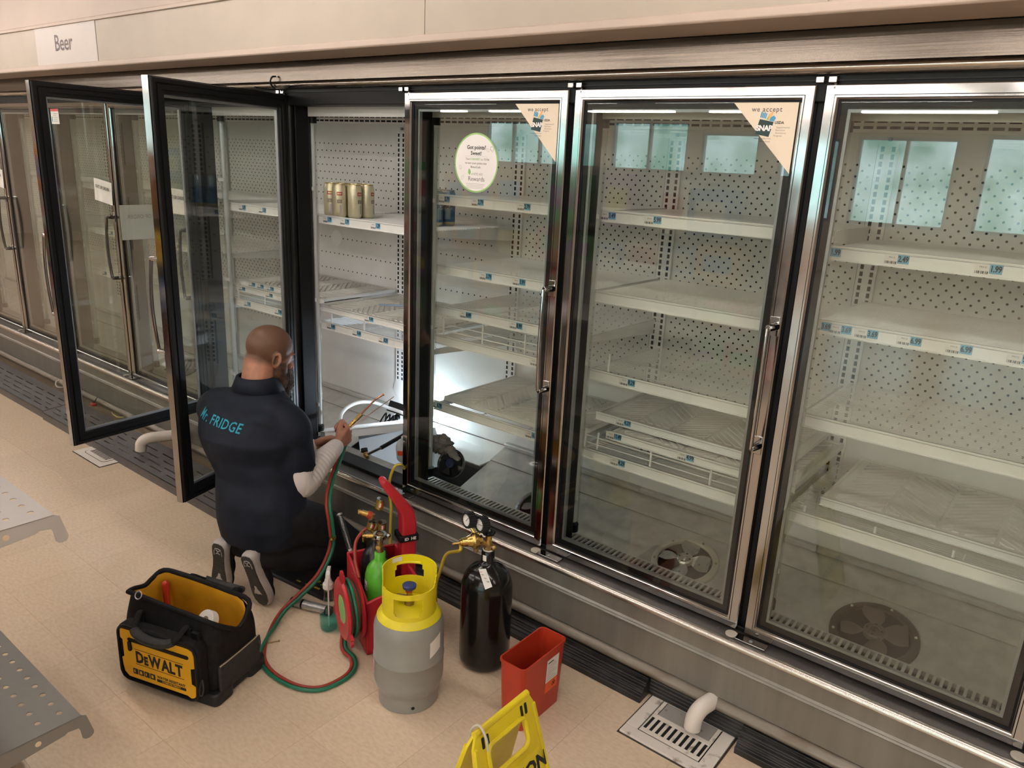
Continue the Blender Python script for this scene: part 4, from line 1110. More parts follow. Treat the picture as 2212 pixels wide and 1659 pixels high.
# ---- red sharps bin ---------------------------------------------------
M['binred'] = mat('bin_red_plastic', (0.42, 0.035, 0.014), 0.38, var=0.06, scale=8)
BIN = empty('red_plastic_bin', (1.025, -0.385, 0), 0, 'open red plastic bin with a white biohazard label', 'bin')
def ringpoly(hx, hy, r, z, n=4): return [(1.025 + x, -0.385 + y, z) for x, y in rrect(-hx, -hy, hx, hy, r, n)]
rings = [ringpoly(0.043, 0.104, 0.014, 0.0), ringpoly(0.0495, 0.1150, 0.016, 0.228), ringpoly(0.0525, 0.1180, 0.018, 0.230), ringpoly(0.0530, 0.1185, 0.018, 0.240), ringpoly(0.0490, 0.1145, 0.016, 0.240), ringpoly(0.0478, 0.1135, 0.016, 0.228), ringpoly(0.0415, 0.1025, 0.013, 0.004)]
m = MB(); n = len(rings[0]); vs = [p for r_ in rings for p in r_]
fs = [(k * n + i, k * n + (i + 1) % n, (k + 1) * n + (i + 1) % n, (k + 1) * n + i) for k in range(len(rings) - 1) for i in range(n)]
fs += [tuple(range(n - 1, -1, -1)), tuple(range((len(rings) - 1) * n, len(rings) * n))]
m.add(vs, fs, M['binred']); b = m.build('bin_body', BIN, smooth=40)
lx = 1.0755
l = MB()
sl = 0.0065 / 0.228
def on_bin(y, z, off=0.0006): return (1.025 + 0.043 + sl * z + off, y, z)
def binquad(y0, y1, z0, z1, mt, off): l.add([on_bin(y0, z0, off), on_bin(y1, z0, off), on_bin(y1, z1, off), on_bin(y0, z1, off)], [(0, 1, 2, 3)], mt)
M['labelorange'] = mat('label_orange', (0.80, 0.10, 0.02), 0.5, var=0.05)
binquad(-0.385 + 0.012, -0.385 + 0.078, 0.118, 0.205, M['paper'], 0.0006); binquad(-0.385 + 0.012, -0.385 + 0.078, 0.078, 0.118, M['labelorange'], 0.0006)
for i in range(9): binquad(-0.385 + 0.018, -0.385 + 0.072 - 0.012 * (i % 3), 0.126 + i * 0.008, 0.1275 + i * 0.008 + (0.003 if i == 8 else 0), M['stkgrey'] if i < 8 else M['ink'], 0.0012)
C0 = on_bin(-0.385 + 0.058, 0.100, 0.0014)
A = Matrix(((0, 0, 1, C0[0]), (1, 0, 0, C0[1]), (0, 1, 0, C0[2]), (0, 0, 0, 1)))
for i in range(3):
    a = PI / 2 + i * 2 * PI / 3
    l.lathe([(0.0040, 0), (0.0062, 0)], M['ink'], 14, A @ T(0.0048 * math.cos(a), 0.0048 * math.sin(a), 0.0002))
l.lathe([(0.0, 0.0004), (0.0018, 0.0004)], M['ink'], 10, A)
l.build('bin_label', b, smooth=0)

# ---- grey and yellow recovery tank -------------------------------------
M['tankgrey'] = mat('tank_grey_paint', (0.27, 0.265, 0.25), 0.38, var=0.06, scale=10, rvar=0.08)
M['tankyel'] = mat('tank_yellow_paint', (0.78, 0.66, 0.010), 0.35, var=0.05, col2=(0.70, 0.58, 0.03), scale=9)
TK = empty('recovery_tank', (0.672, -0.602, 0), 0, 'grey refrigerant recovery tank with a yellow handle collar', 'gas tank')
A = T(0.672, -0.602, 0)
m = MB(); m.lathe([(0.094, 0.0), (0.099, 0.001), (0.099, 0.048), (0.101, 0.056), (0.108, 0.066), (0.114, 0.085), (0.1155, 0.10), (0.1155, 0.168), (0.1170, 0.170), (0.1170, 0.176), (0.1155, 0.178), (0.1155, 0.272), (0.113, 0.292), (0.106, 0.312), (0.094, 0.328), (0.078, 0.338), (0.05, 0.345), (0.0005, 0.347)], M['tankgrey'], 48, A)
b = m.build('tank_body', TK, smooth=50)
MB().cyl((0.672 + 0.0995 * math.cos(-0.62), -0.602 + 0.0995 * math.sin(-0.62), 0.022), (0.672 + 0.097 * math.cos(-0.62), -0.602 + 0.097 * math.sin(-0.62), 0.022), 0.006, M['hole'], n=10).build('drain_hole', b)
MB().lathe([(0.104, 0.3165), (0.1055, 0.317), (0.098, 0.330), (0.082, 0.341), (0.055, 0.349), (0.0005, 0.351)], M['tankyel'], 48, A).build('collar_flange', TK, smooth=50)
# collar: wall of angular strips, tall at the back, low in front, with hand openings; angles seen from the camera side
fa = math.atan2(-2.14 + 0.602, 2.258 - 0.672)     # towards the camera
def collar():
    R, t = 0.088, 0.0032; N_ = 96; zb = 0.330
    mask = []
    def ht(a):           # height of the wall at angle a (relative to the camera direction)
        d = (a + PI) % (2 * PI) - PI
        if -1.55 < d < -1.05: return 0.0 if False else 0.425 + (d + 1.55) * 0.02
        if abs(d) < 1.1: return 0.432
        if d >= 1.1 and d < 1.6: return 0.432 + (d - 1.1) / 0.5 * 0.05
        return 0.482
    def openings(a):     # (z0, z1) left open
        d = (a + PI) % (2 * PI) - PI
        if -0.62 < d < 0.50:
            k = 1 - max(0, (abs(d + 0.06) - 0.40) / 0.16) ** 2
            return (0.352 + 0.022 * (1 - k), 0.414)
        if abs(abs(d) - PI) < 0.62:
            k = 1 - max(0, (abs(abs(d) - PI) - 0.44) / 0.18) ** 2
            return (0.405 + 0.0 * k, 0.405 + 0.048 * max(0.3, k))
        if 1.35 < d < 1.75: return (0.350, 0.382)
        return None
    m = MB()
    for i in range(N_):
        a0 = 2 * PI * i / N_; a1 = 2 * PI * (i + 1) / N_; am = (a0 + a1) / 2
        d = (am + PI) % (2 * PI) - PI
        if -1.72 < d < -1.42: continue      # slot in the collar
        top = ht(am); op = openings(am)
        segs = [(zb, top)] if not op else [(zb, op[0]), (op[1], top)]
        for z0, z1 in segs:
            vs = []
            for z in (z0, z1):
                for rr in (R, R - t):
                    for a in (a0, a1): vs.append((rr * math.cos(a + fa), rr * math.sin(a + fa), z))
            m.add(vs, [(0, 1, 5, 4), (3, 2, 6, 7), (4, 5, 7, 6), (1, 0, 2, 3), (0, 4, 6, 2), (1, 3, 7, 5)], M['tankyel'], A)
    return m
cm = collar().build('handle_collar', TK, smooth=25)
# rolled grip edge in the rear hand opening, label
pts = []
for i in range(9):
    a = fa + PI - 0.45 + 0.9 * i / 8; pts.append(A @ V(0.0865 * math.cos(a), 0.0865 * math.sin(a), 0.454))
MB().tube(pts, 0.005, M['tankyel'], n=8).build('grip_roll', cm)
lab = MB()
vs = []
for i in range(5):
    a = fa + PI + 0.30 + 0.42 * i / 4
    for z in (0.462, 0.478): vs.append(A @ V(0.0845 * math.cos(a), 0.0845 * math.sin(a), z))
lab.add(vs, [(2 * i, 2 * i + 1, 2 * i + 3, 2 * i + 2) for i in range(4)], M['paper']); lab.build('collar_label', cm, smooth=0)
M['brass'] = mat('brass', (0.62, 0.42, 0.14), 0.28, 1.0, rvar=0.1, scale=30)
M['brassd'] = mat('dull_brass', (0.36, 0.25, 0.11), 0.38, 0.9, rvar=0.1, scale=30)
M['bluecap'] = mat('blue_valve_cap', (0.03, 0.045, 0.16), 0.4, var=0.1)
v = MB().cyl((0, 0, 0.345), (0, 0, 0.375), 0.016, M['brassd'], M=A, n=12).cyl((0, 0, 0.375), (0, 0, 0.410), 0.010, M['brass'], M=A, n=12).cyl((-0.035, -0.02, 0.372), (0, 0, 0.372), 0.010, M['brassd'], M=A, n=10)
v = v.build('valve_body', TK)
w = MB().lathe([(0.0005, 0.412), (0.012, 0.412), (0.022, 0.410), (0.023, 0.420), (0.016, 0.424), (0.0005, 0.424)], M['bluecap'], 16, A).build('valve_wheel', v)
MB().cyl((-0.004, 0, 0.398), (0.004, 0, 0.410), 0.0125, M['binred'], M=A, n=12).build('valve_collar', v)
vs = []; l = MB()
for i in range(6):
    a = fa + 0.62 + 0.42 * i / 5
    for z in (0.175 if False else 0.205, 0.262): vs.append(A @ V(0.1160 * math.cos(a), 0.1160 * math.sin(a), z + 0.004 * i))
l.add(vs, [(2 * i, 2 * i + 2, 2 * i + 3, 2 * i + 1) for i in range(5)], M['paper']); l.build('paper_label', b, smooth=0)
vs = []; l = MB(); M['pinkpaper'] = mat('pink_label', (0.62, 0.30, 0.30), 0.6, var=0.2, scale=60)
for i in range(5):
    a = fa - 1.55 + 0.28 * i / 4
    for z in (0.115, 0.165): vs.append(A @ V(0.1162 * math.cos(a), 0.1162 * math.sin(a), z))
l.add(vs, [(2 * i, 2 * i + 2, 2 * i + 3, 2 * i + 1) for i in range(4)], M['pinkpaper']); l.build('pink_label', b, smooth=0)

# ---- tall black nitrogen cylinder ---------------------------------------
M['cylblack'] = mat('gloss_black_paint', (0.006, 0.006, 0.006), 0.16, var=0.3, scale=40, bump=0.05, bscale=40)
NC = empty('gas_cylinder', (0.739, -0.289, 0), 0, 'glossy black gas cylinder with brass regulator and two gauges', 'gas cylinder')
A = T(0.739, -0.289, 0)
b = MB().lathe([(0.060, 0.0), (0.078, 0.004), (0.088, 0.016), (0.0915, 0.035), (0.0915, 0.300), (0.0895, 0.322), (0.083, 0.345), (0.071, 0.367), (0.054, 0.384), (0.036, 0.394), (0.026, 0.402), (0.0235, 0.412), (0.0235, 0.445), (0.020, 0.448), (0.0005, 0.448)], M['cylblack'], 48, A).build('cylinder_body', NC, smooth=50)
nl = MB().lathe([(0.0195, 0.4482), (0.0195, 0.452), (0.012, 0.452)], M['paper'], 20, A)
vs = []
for i in range(4):
    a = fa - 0.95 + 0.6 * i / 3
    for z in (0.414, 0.436): vs.append(A @ V(0.0240 * math.cos(a), 0.0240 * math.sin(a), z))
nl.add(vs, [(2 * i, 2 * i + 2, 2 * i + 3, 2 * i + 1) for i in range(3)], M['paper']); nl.build('neck_label', b, smooth=0)
tg = MB(); p0 = V(0.739, -0.289, 0)
cd = V(math.cos(fa), math.sin(fa), 0); sd = V(-math.sin(fa), math.cos(fa), 0)    # towards camera, to the right as seen
def cyl_pt(right, tow, z): return p0 + sd * right + cd * tow + V(0, 0, z)
tq = [cyl_pt(-0.036, 0.046, 0.398), cyl_pt(-0.012, 0.054, 0.404), cyl_pt(0.008, 0.094, 0.358), cyl_pt(-0.016, 0.094, 0.348)]
tg.add(tq + [q + V(0, 0, 0.0006) for q in tq], [(0, 1, 2, 3), (7, 6, 5, 4), (0, 4, 5, 1), (1, 5, 6, 2), (2, 6, 7, 3), (3, 7, 4, 0)], M['paper'])
for i in range(3):
    c = tq[0].lerp(tq[2], 0.3 + 0.2 * i); tg.ell(c + V(0, 0, 0.001) + cd * 0.001, (0.006, 0.006, 0.0008), M['stkgrey'], 8, 4)
tg.ell(tq[0].lerp(tq[1], 0.25).lerp(tq[3], 0.15) + V(0, 0, 0.0014), (0.004, 0.004, 0.0006), M['pinkpaper'], 8, 4)
tg.tube(smooth_path([tq[0].lerp(tq[1], .5), cyl_pt(-0.024, 0.038, 0.412), cyl_pt(-0.015, 0.025, 0.416)], 4), 0.0012, M['spacer'], n=5)
tg.build('hang_tag', NC, smooth=0)
vv = MB().cyl(cyl_pt(0, 0, 0.452), cyl_pt(0, 0, 0.470), 0.017, M['brassd'], n=8).cyl(cyl_pt(0, 0, 0.470), cyl_pt(0, 0, 0.505), 0.0115, M['brass'], n=14)
vv.cyl(cyl_pt(0.008, 0.006, 0.462), cyl_pt(0.022, 0.014, 0.462), 0.0085, M['brassd'], n=8).ell(cyl_pt(0.018, 0.012, 0.462), (0.011, 0.011, 0.012), M['brassd'], 12, 8)
vv.cyl(cyl_pt(-0.002, 0.002, 0.463), cyl_pt(-0.040, 0.010, 0.488), 0.0105, M['brassd'], n=10)
vv = vv.build('cylinder_valve', NC)
hw_ = MB()
for i in range(7):
    a = 2 * PI * i / 7; hw_.ell(cyl_pt(0.0165 * math.cos(a), 0.0165 * math.sin(a), 0.515), (0.0078, 0.0078, 0.0085), M['black'], 10, 6)
hw_.lathe([(0.0005, 0.520), (0.008, 0.520), (0.012, 0.523), (0.018, 0.522), (0.018, 0.508), (0.0005, 0.506)], M['black'], 20, A); hw_.ell(cyl_pt(0, 0, 0.521), (0.005, 0.005, 0.004), M['spacer'], 10, 6)
hw_.build('hand_wheel', vv)
rg = MB(); a0 = cyl_pt(-0.038, 0.010, 0.492); ax = (-sd * 0.97 + cd * 0.22 + V(0, 0, -0.04)).normalized()
for (d0, d1, r0, r1) in ((0.0, 0.016, 0.026, 0.030), (0.016, 0.024, 0.030, 0.024), (0.024, 0.040, 0.022, 0.017), (0.040, 0.058, 0.0165, 0.0150), (0.058, 0.066, 0.012, 0.012), (0.066, 0.092, 0.0045, 0.004)):
    rg.cyl(a0 + ax * d0, a0 + ax * d1, r0, M['brass'], r1=r1, n=24)
rg.cyl(a0 + ax * -0.014, a0, 0.016, M['brass'], n=8).cyl(a0 + ax * 0.006, a0 + ax * 0.006 + V(0, 0, -0.045), 0.0085, M['brassd'], n=8)
rg = rg.build('regulator', NC, smooth=30)
def gauge(c, nrm, r=0.026, d=0.030):
    g = MB(); B = frame_to(c - nrm * d, c)
    prof_n = 20
    for i in range(prof_n):
        a = 2 * PI * i / prof_n
        g.cyl(B @ V(r * math.cos(a), r * math.sin(a), 0.002), B @ V(r * math.cos(a), r * math.sin(a), d - 0.001), 0.0034, M['rubber'], n=6)
    g.lathe([(0.0005, 0.0), (r, 0.001), (r, d - 0.003), (r * 0.97, d), (r * 0.80, d), (r * 0.79, d - 0.003)], M['rubber'], 28, B)
    g = g.build('gauge_boot', rg, smooth=40)
    return g, B, r, d
def dial(B, r, d, ang):
    m = MB().lathe([(0.0005, d - 0.0025), (r * 0.79, d - 0.0025)], M['paper'], 24, B)
    for i in range(11):
        a = -0.7 + (PI + 1.4) * i / 10; c, s_ = math.cos(a), math.sin(a)
        m.cyl(B @ V(r * .60 * c, r * .60 * s_, d - 0.0021), B @ V(r * .72 * c, r * .72 * s_, d - 0.0021), 0.0007, M['ink'], n=4)
    m.cyl(B @ V(-r * .2 * math.cos(ang), -r * .2 * math.sin(ang), d - 0.0018), B @ V(r * .62 * math.cos(ang), r * .62 * math.sin(ang), d - 0.0018), 0.0009, M['ink'], n=4)
    m.build('gauge_dial', rg, smooth=0)
gn = (-sd * 0.86 + cd * 0.50 + V(0, 0, 0.10)).normalized()
for c, an in ((cyl_pt(-0.078, 0.00, 0.562), 0.9), (cyl_pt(-0.034, 0.015, 0.552), 0.15)):
    g, B, r, d = gauge(c + gn * 0.004, gn); dial(B, r, d, an)
    MB().cyl(c - gn * 0.012 + V(0, 0, -0.02), a0 + ax * 0.008 + V(0, 0, 0.02), 0.006, M['brass'], n=8).build('gauge_stem', rg)
M['hoseyel'] = mat('yellow_hose', (0.46, 0.34, 0.035), 0.42, var=0.06)
tag(MB().tube(smooth_path([a0 + ax * 0.062 + V(0, 0, -0.008), a0 + ax * 0.066 + V(0, 0, -0.030), V(0.580, -0.33, 0.385), V(0.556, -0.335, 0.313), V(0.536, -0.335, 0.244), V(0.515, -0.31, 0.14), V(0.47, -0.24, 0.045), V(0.35, -0.19, 0.012), V(0.20, -0.20, 0.010), V(0.09, -0.15, 0.02), V(0.035, -0.10, 0.20), V(0.022, -0.085, 0.30), V(0.004, -0.079, 0.365), V(0.006, -0.074, 0.431), V(0.016, -0.055, 0.477), V(0.03, -0.03, 0.478), V(-0.02, 0.05, 0.40)], 8), 0.0062, M['hoseyel'], n=8).build('yellow_hose'), 'yellow hose running from the regulator to the open bay', 'hose')

# ================================================================== TOTE WITH TORCH CYLINDERS AND HOSE REEL
M['tred'] = mat('tote_red_plastic', (0.46, 0.018, 0.028), 0.34, var=0.06, scale=8)
M['cylgreen'] = mat('oxygen_green_paint', (0.10, 0.40, 0.035), 0.25, var=0.15, scale=14)
M['hosegreen'] = mat('green_hose', (0.010, 0.14, 0.075), 0.45, var=0.1)
M['hosered'] = mat('red_hose', (0.28, 0.035, 0.022), 0.45, var=0.1)
TOTE = empty('torch_tote', (0.41, -0.56, 0), math.radians(65), 'red plastic torch tote with hose reel and tall handle', 'tote')
m = MB()
# open box walls (u = x, v = y); front edge is lower in the middle
def wall_poly(pts, th, axis_pt): pass
t = 0.012
m.prism([(0, 0), (0.012, 0), (0.012, 0.27), (0, 0.27)], 0.0, 0.012, M['tred'])
m.box((0, 0, 0), (0.20, 0.27, 0.015), M['tred'])
def vwall(p, q, hp, hq, th):
    """vertical wall from p to q (xy), heights hp..hq, thickness th to the left"""
    p = V(*p, 0); q = V(*q, 0); d = (q - p).normalized(); nrm = V(-d.y, d.x, 0) * th
    vs = [p, q, q + nrm, p + nrm, p + V(0, 0, hp), q + V(0, 0, hq), q + nrm + V(0, 0, hq), p + nrm + V(0, 0, hp)]
    m.add(vs, [(0, 3, 2, 1), (4, 5, 6, 7), (0, 1, 5, 4), (1, 2, 6, 5), (2, 3, 7, 6), (3, 0, 4, 7)], M['tred'])
vwall((0, 0), (0.20, 0), 0.215, 0.275, 0.012)
vwall((0, 0.27), (0, 0.15), 0.285, 0.255, 0.012); vwall((0, 0.15), (0, 0), 0.255, 0.215, 0.012)
vwall((0.20, 0.27), (0.0, 0.27), 0.285, 0.285, 0.012)
vwall((0.20, 0), (0.20, 0.27), 0.275, 0.285, 0.012)
m.build('tote_box', TOTE, local=True, bevel=0.005)
# handle tower
tw = MB()
prof = [(0.160, 0.0), (0.222, 0.0), (0.226, 0.44), (0.216, 0.495), (0.190, 0.530), (0.118, 0.622), (0.104, 0.630), (0.092, 0.618), (0.098, 0.598), (0.150, 0.515), (0.166, 0.480), (0.170, 0.440)]
A = T(0, 0.165, 0) @ RX(PI / 2)
tw.prism(prof, 0, 0.058, M['tred'], A)
tw.build('handle_tower', TOTE, local=True, bevel=0.010, seg=3)
st = MB(); st.box((0.158, 0.100, 0.372), (0.232, 0.172, 0.398), M['black']); st.text('ID  HE', 0.016, M['paper'], T(0.198, 0.0994, 0.385) @ RX(PI / 2), 1.0, 0.0006)
st.build('strap', TOTE, local=True, bevel=0.003)
# reel
A = T(-0.004, 0.085, 0.160) @ RY(-PI / 2)
rl = MB().lathe([(0.045, 0.004), (0.118, 0.004), (0.120, 0.012), (0.070, 0.012), (0.070, 0.052), (0.112, 0.052), (0.116, 0.058), (0.108, 0.066), (0.060, 0.064), (0.056, 0.060), (0.0005, 0.060)], M['tred'], 36, A)
for i in range(3):
    a = 0.55 + i * 2 * PI / 3
    rl.box((-0.017, -0.004, 0.0), (0.017, 0.030, 0.012), M['tred'], A @ RZ(a) @ T(0, 0.108, 0.052))
    rl.prism([(-0.018, 0.0), (0.018, 0.0), (0.010, 0.046), (-0.010, 0.046)], 0.054, 0.064, M['tred'], A @ RZ(a) @ T(0, 0.104, 0))
rl = rl.build('hose_reel', TOTE, local=True, smooth=40)
MB().lathe([(0.0005, 0.0620), (0.052, 0.0620)], M['reellabel'] if 'reellabel' in M else M['stkgreen'], 32, A).build('reel_label', rl, local=True)
for k in range(5):
    pts = []; R = 0.086 + 0.008 * (k % 3); h = 0.018 + 0.0072 * k
    for i in range(40):
        a = 2 * PI * i / 40; pts.append(A @ V((R + 0.002 * math.sin(3 * a + k)) * math.cos(a), (R + 0.002 * math.cos(2 * a)) * math.sin(a), h + 0.002 * math.sin(2 * a + k)))
    MB().tube(pts, 0.0066, M['hosegreen'] if k % 2 == 0 else M['hosered'], n=8, closed=True).build('coiled_hose', rl, local=True)

def tote_w(u, v, z=0): return V(0.41 + 0.4226 * u - 0.9063 * v, -0.56 + 0.9063 * u + 0.4226 * v, z)
# green oxygen cylinder
g0 = tote_w(0.078, 0.088)
GC = empty('oxygen_cylinder', (g0.x, g0.y, 0.016), 0, 'small bright green oxygen cylinder standing in the red tote', 'gas cylinder')
A = T(g0.x, g0.y, 0.0155)
gb = MB().lathe([(0.040, 0.0), (0.052, 0.006), (0.056, 0.020), (0.056, 0.240), (0.054, 0.262), (0.047, 0.286), (0.035, 0.304), (0.024, 0.313), (0.0205, 0.322), (0.0205, 0.345), (0.017, 0.348), (0.0005, 0.348)], M['cylgreen'], 40, A).build('cylinder_body', GC, smooth=50)
vs = []; l = MB()
for i in range(5):
    a = fa - 1.35 + 0.42 * i / 4
    for z in (0.205, 0.245): vs.append(A @ V(0.0565 * math.cos(a), 0.0565 * math.sin(a), z))
l.add(vs, [(2 * i, 2 * i + 2, 2 * i + 3, 2 * i + 1) for i in range(4)], M['paper'])
c = A @ V(0.0572 * math.cos(fa - 1.12), 0.0572 * math.sin(fa - 1.12), 0.220)
l.box((-.008, -.0003, -.008), (.008, .0003, .008), M['ink'], T(*c) @ RZ(fa - 1.12 + PI / 2) @ RY(PI / 4)); l.box((-.006, -.0007, -.006), (.006, .0007, .006), M['paper'], T(*c) @ RZ(fa - 1.12 + PI / 2) @ RY(PI / 4)); l.build('hazard_label', gb, smooth=0)
vl = MB().cyl(A @ V(0, 0, 0.348), A @ V(0, 0, 0.372), 0.0140, M['brassd'], n=14).cyl(A @ V(0, 0, 0.372), A @ V(0, 0, 0.412), 0.0120, M['brassd'], n=14)
vl.cyl(A @ V(0.006, -0.012, 0.372), A @ V(0.009, -0.018, 0.372), 0.009, M['brass'], n=12)
vl = vl.build('cylinder_valve', GC)
yk = MB().lathe([(0.014, 0.0), (0.024, 0.0), (0.026, 0.004), (0.026, 0.014), (0.024, 0.018), (0.014, 0.018), (0.013, 0.009), (0.014, 0.0)], M['chrome'], 24, A @ T(0.0, 0.0, 0.402))
yk.ell(A @ (sd * 0.030 + V(0, 0, 0.411)), (0.010, 0.010, 0.010), M['chrome'], 12, 8)
yk.build('valve_yoke', vl)
hd = MB().cyl(A @ (sd * -0.022 + V(0, 0, 0.411)), A @ (sd * -0.048 + V(0, 0, 0.411)), 0.0085, M['brass'], n=12).cyl(A @ (sd * -0.048 + V(0, 0, 0.411)), A @ (sd * -0.062 + V(0, 0, 0.411)), 0.006, M['brass'], n=10).cyl(A @ (sd * -0.060 + V(0, 0, 0.388)), A @ (sd * -0.060 + V(0, 0, 0.434)), 0.0035, M['brass'], n=8)
hd.build('yoke_handle', vl)
# black fuel cylinder with its regulator
b0 = tote_w(0.092, 0.200)
BC = empty('fuel_cylinder', (b0.x, b0.y, 0.016), 0, 'small wrinkled black fuel cylinder behind the green one', 'gas cylinder')
A = T(b0.x, b0.y, 0.0155)
M['cylblack2'] = mat('wrinkled_black_paint', (0.012, 0.012, 0.012), 0.3, bump=0.8, bscale=35, scale=20, var=0.3)
MB().lathe([(0.036, 0.0), (0.050, 0.006), (0.054, 0.020), (0.054, 0.225), (0.052, 0.255), (0.045, 0.285), (0.032, 0.305), (0.018, 0.315), (0.015, 0.340), (0.0005, 0.340)], M['cylblack2'], 36, A).build('cylinder_body', BC, smooth=50)
rg2 = MB().cyl(A @ V(0, 0, 0.338), A @ V(0, 0, 0.375), 0.011, M['brassd'], n=12)
rc = A @ V(0, 0, 0.372) + sd * 0.01 + cd * 0.01
rg2.cyl(rc + sd * -0.01, rc + sd * -0.030 + V(0, 0, 0.03), 0.012, M['brass'], n=12).ell(rc + V(0, 0, 0.02) - sd * 0.01, (0.016, 0.016, 0.014), M['brassd'], 14, 8)
rg2.cyl(rc + sd * -0.035 + V(0, 0, 0.075), rc + sd * -0.058 + V(0, 0, 0.083), 0.011, M['brass'], n=12).cyl(rc + sd * -0.058 + V(0, 0, 0.083), rc + sd * -0.066 + V(0, 0, 0.086), 0.0075, M['brass'], n=10)
rg2.cyl(rc + sd * -0.066 + V(0, 0, 0.079), rc + sd * -0.066 + V(0, 0, 0.093), 0.006, M['brass'], n=6).cyl(rc + sd * -0.02 + V(0, 0, 0.02), rc + sd * -0.02 + V(0, 0, 0.075), 0.012, M['brassd'], n=12)
rg2 = rg2.build('regulator', BC, smooth=40)
MB().cyl(rc + sd * -0.022 + V(0, 0, 0.070), rc + sd * -0.036 + V(0, 0, 0.075), 0.0145, M['binred'], n=14).build('regulator_ring', rg2)
M['gaugegold'] = mat('gauge_gold_case', (0.42, 0.29, 0.07), 0.3, 0.85, rvar=0.1, scale=20)
def gaugecan(c, ax, L=0.030, r=0.0155):
    g = MB(); g.cyl(c, c + ax * L, r, M['gaugegold'], n=20).cyl(c - ax * 0.012, c, 0.006, M['brassd'], n=8, r1=r * 0.9).cyl(c + ax * L, c + ax * (L + 0.003), r * 1.04, M['chrome'], n=20)
    g = g.build('gauge', rg2, smooth=40)
    B = frame_to(c, c + ax)
    bw = B.inverted() @ (c + cd); ang = math.atan2(bw.y, bw.x) + 0.25
    l = MB(); vs = []
    for i in range(5):
        a = ang - 0.35 + 0.7 * i / 4
        for z in (0.010, 0.027): vs.append(B @ V((r + .0004) * math.cos(a), (r + .0004) * math.sin(a), z))
    l.add(vs[:6], [(0, 2, 3, 1), (2, 4, 5, 3)], M['paper']); l.add(vs[4:], [(0, 2, 3, 1), (2, 4, 5, 3)], M['labelorange']); l.build('gauge_label', g, smooth=0)
gaugecan(rc + sd * 0.006 + V(0, 0, 0.100), (V(0, 0, 1) + sd * 0.22).normalized(), 0.036)
gaugecan(rc + sd * -0.026 + V(0, 0, 0.030) + cd * 0.02, (V(0, 0, 1) + sd * 0.30 + cd * 0.15).normalized())
gaugecan(rc + sd * 0.018 + V(0, 0, 0.028) + cd * 0.03, (V(0, 0, 1) + sd * 0.06 + cd * 0.15).normalized())

# clear tube of solder rods leaning in the tote
M['tubegrey'] = mat('grey_rods', (0.40, 0.36, 0.33), 0.5, 0.3, var=0.1)
RT = empty('rod_tube', (0.27, -0.445, 0.2), 0, 'long clear plastic tube of brazing rods leaning out of the tote', 'tube')
p0, p1 = V(0.285, -0.448, 0.10), V(0.075, -0.402, 0.392)
d = (p1 - p0)
MB().cyl(p0, p1, 0.0115, M['clear'], n=14, caps=False).build('tube_wall', RT)
MB().cyl(p0, p0 + d * 0.62, 0.0085, M['tubegrey'], n=10).build('rods', RT)
MB().lathe([(0.0085, 0), (0.0125, 0), (0.0125, 0.006), (0.0085, 0.006)], M['spacer'], 14, frame_to(p1, p1 + d)).build('tube_rim', RT)

# twin torch hose: off the reel, round on the floor and up to the hand
path = [tote_w(-0.03, 0.165, 0.055), V(0.330, -0.600, 0.022), V(0.395, -0.612, 0.010), V(0.440, -0.650, 0.0085), V(0.456, -0.705, 0.0085), V(0.440, -0.788, 0.0085), V(0.371, -0.836, 0.0085), V(0.259, -0.850, 0.0085), V(0.168, -0.829, 0.0085), V(0.102, -0.780, 0.0085), V(0.032, -0.695, 0.012), V(-0.010, -0.615, 0.030), V(-0.012, -0.535, 0.062), V(0.0, -0.450, 0.122), V(-0.012, -0.378, 0.212), V(-0.016, -0.376, 0.315), V(-0.045, -0.365, 0.385), V(-0.110, -0.300, 0.430), V(-0.185, -0.200, 0.475), V(-0.232, -0.120, 0.535)]
sp = smooth_path(path, 8)
HS = empty('torch_hose', (0.30, -0.75, 0), 0, 'twin red and green torch hose looping over the floor to the torch', 'hose')
def offset_path(sp, off, dz=0.0):
    out = []; n_ = len(path) - 1
    for i, p in enumerate(sp):
        tn = (sp[min(i + 1, len(sp) - 1)] - sp[max(i - 1, 0)]).normalized()
        s1 = V(0, 0, 1).cross(tn); s1 = s1.normalized() if s1.length > 0.1 else V(1, 0, 0)
        s2 = V(0.78, 0.62, 0); s2 = (s2 - tn * s2.dot(tn)); s2 = s2.normalized() if s2.length > 0.05 else s1
        k = min(1.0, max(0.0, (i / 8 - 8.0) / 2.5)); k = k * k * (3 - 2 * k)
        w = s1 * (1 - k) + s2 * k
        if k not in (0.0, 1.0): w = w + V(0, 0, 1) * (0.9 * math.sin(PI * k))
        w = (w - tn * w.dot(tn)).normalized()
        q = p + w * off
        out.append(V(q.x, q.y, max(q.z, 0.0072)))
    return out
MB().tube(offset_path(sp, -0.0068), 0.0068, M['hosered'], n=10).build('red_line', HS)
MB().tube(offset_path(sp, 0.0068), 0.0068, M['hosegreen'], n=10).build('green_line', HS)
k = 8 * 14 + 3
MB().cyl(sp[k] - (sp[k + 1] - sp[k]) * 0.4, sp[k] + (sp[k + 1] - sp[k]) * 0.4, 0.0155, M['brass'], n=12).build('hose_clip', HS)
# red hose feeding the reel from behind
tag(MB().tube(smooth_path([tote_w(0.0, 0.09, 0.27), tote_w(0.0, 0.14, 0.32), tote_w(0.02, 0.20, 0.36), tote_w(0.06, 0.215, 0.395), tote_w(0.085, 0.205, 0.405)], 8), 0.0062, M['hosered'], n=8).build('feed_hose'), 'short red hose arching from the reel to the black cylinder', 'hose')

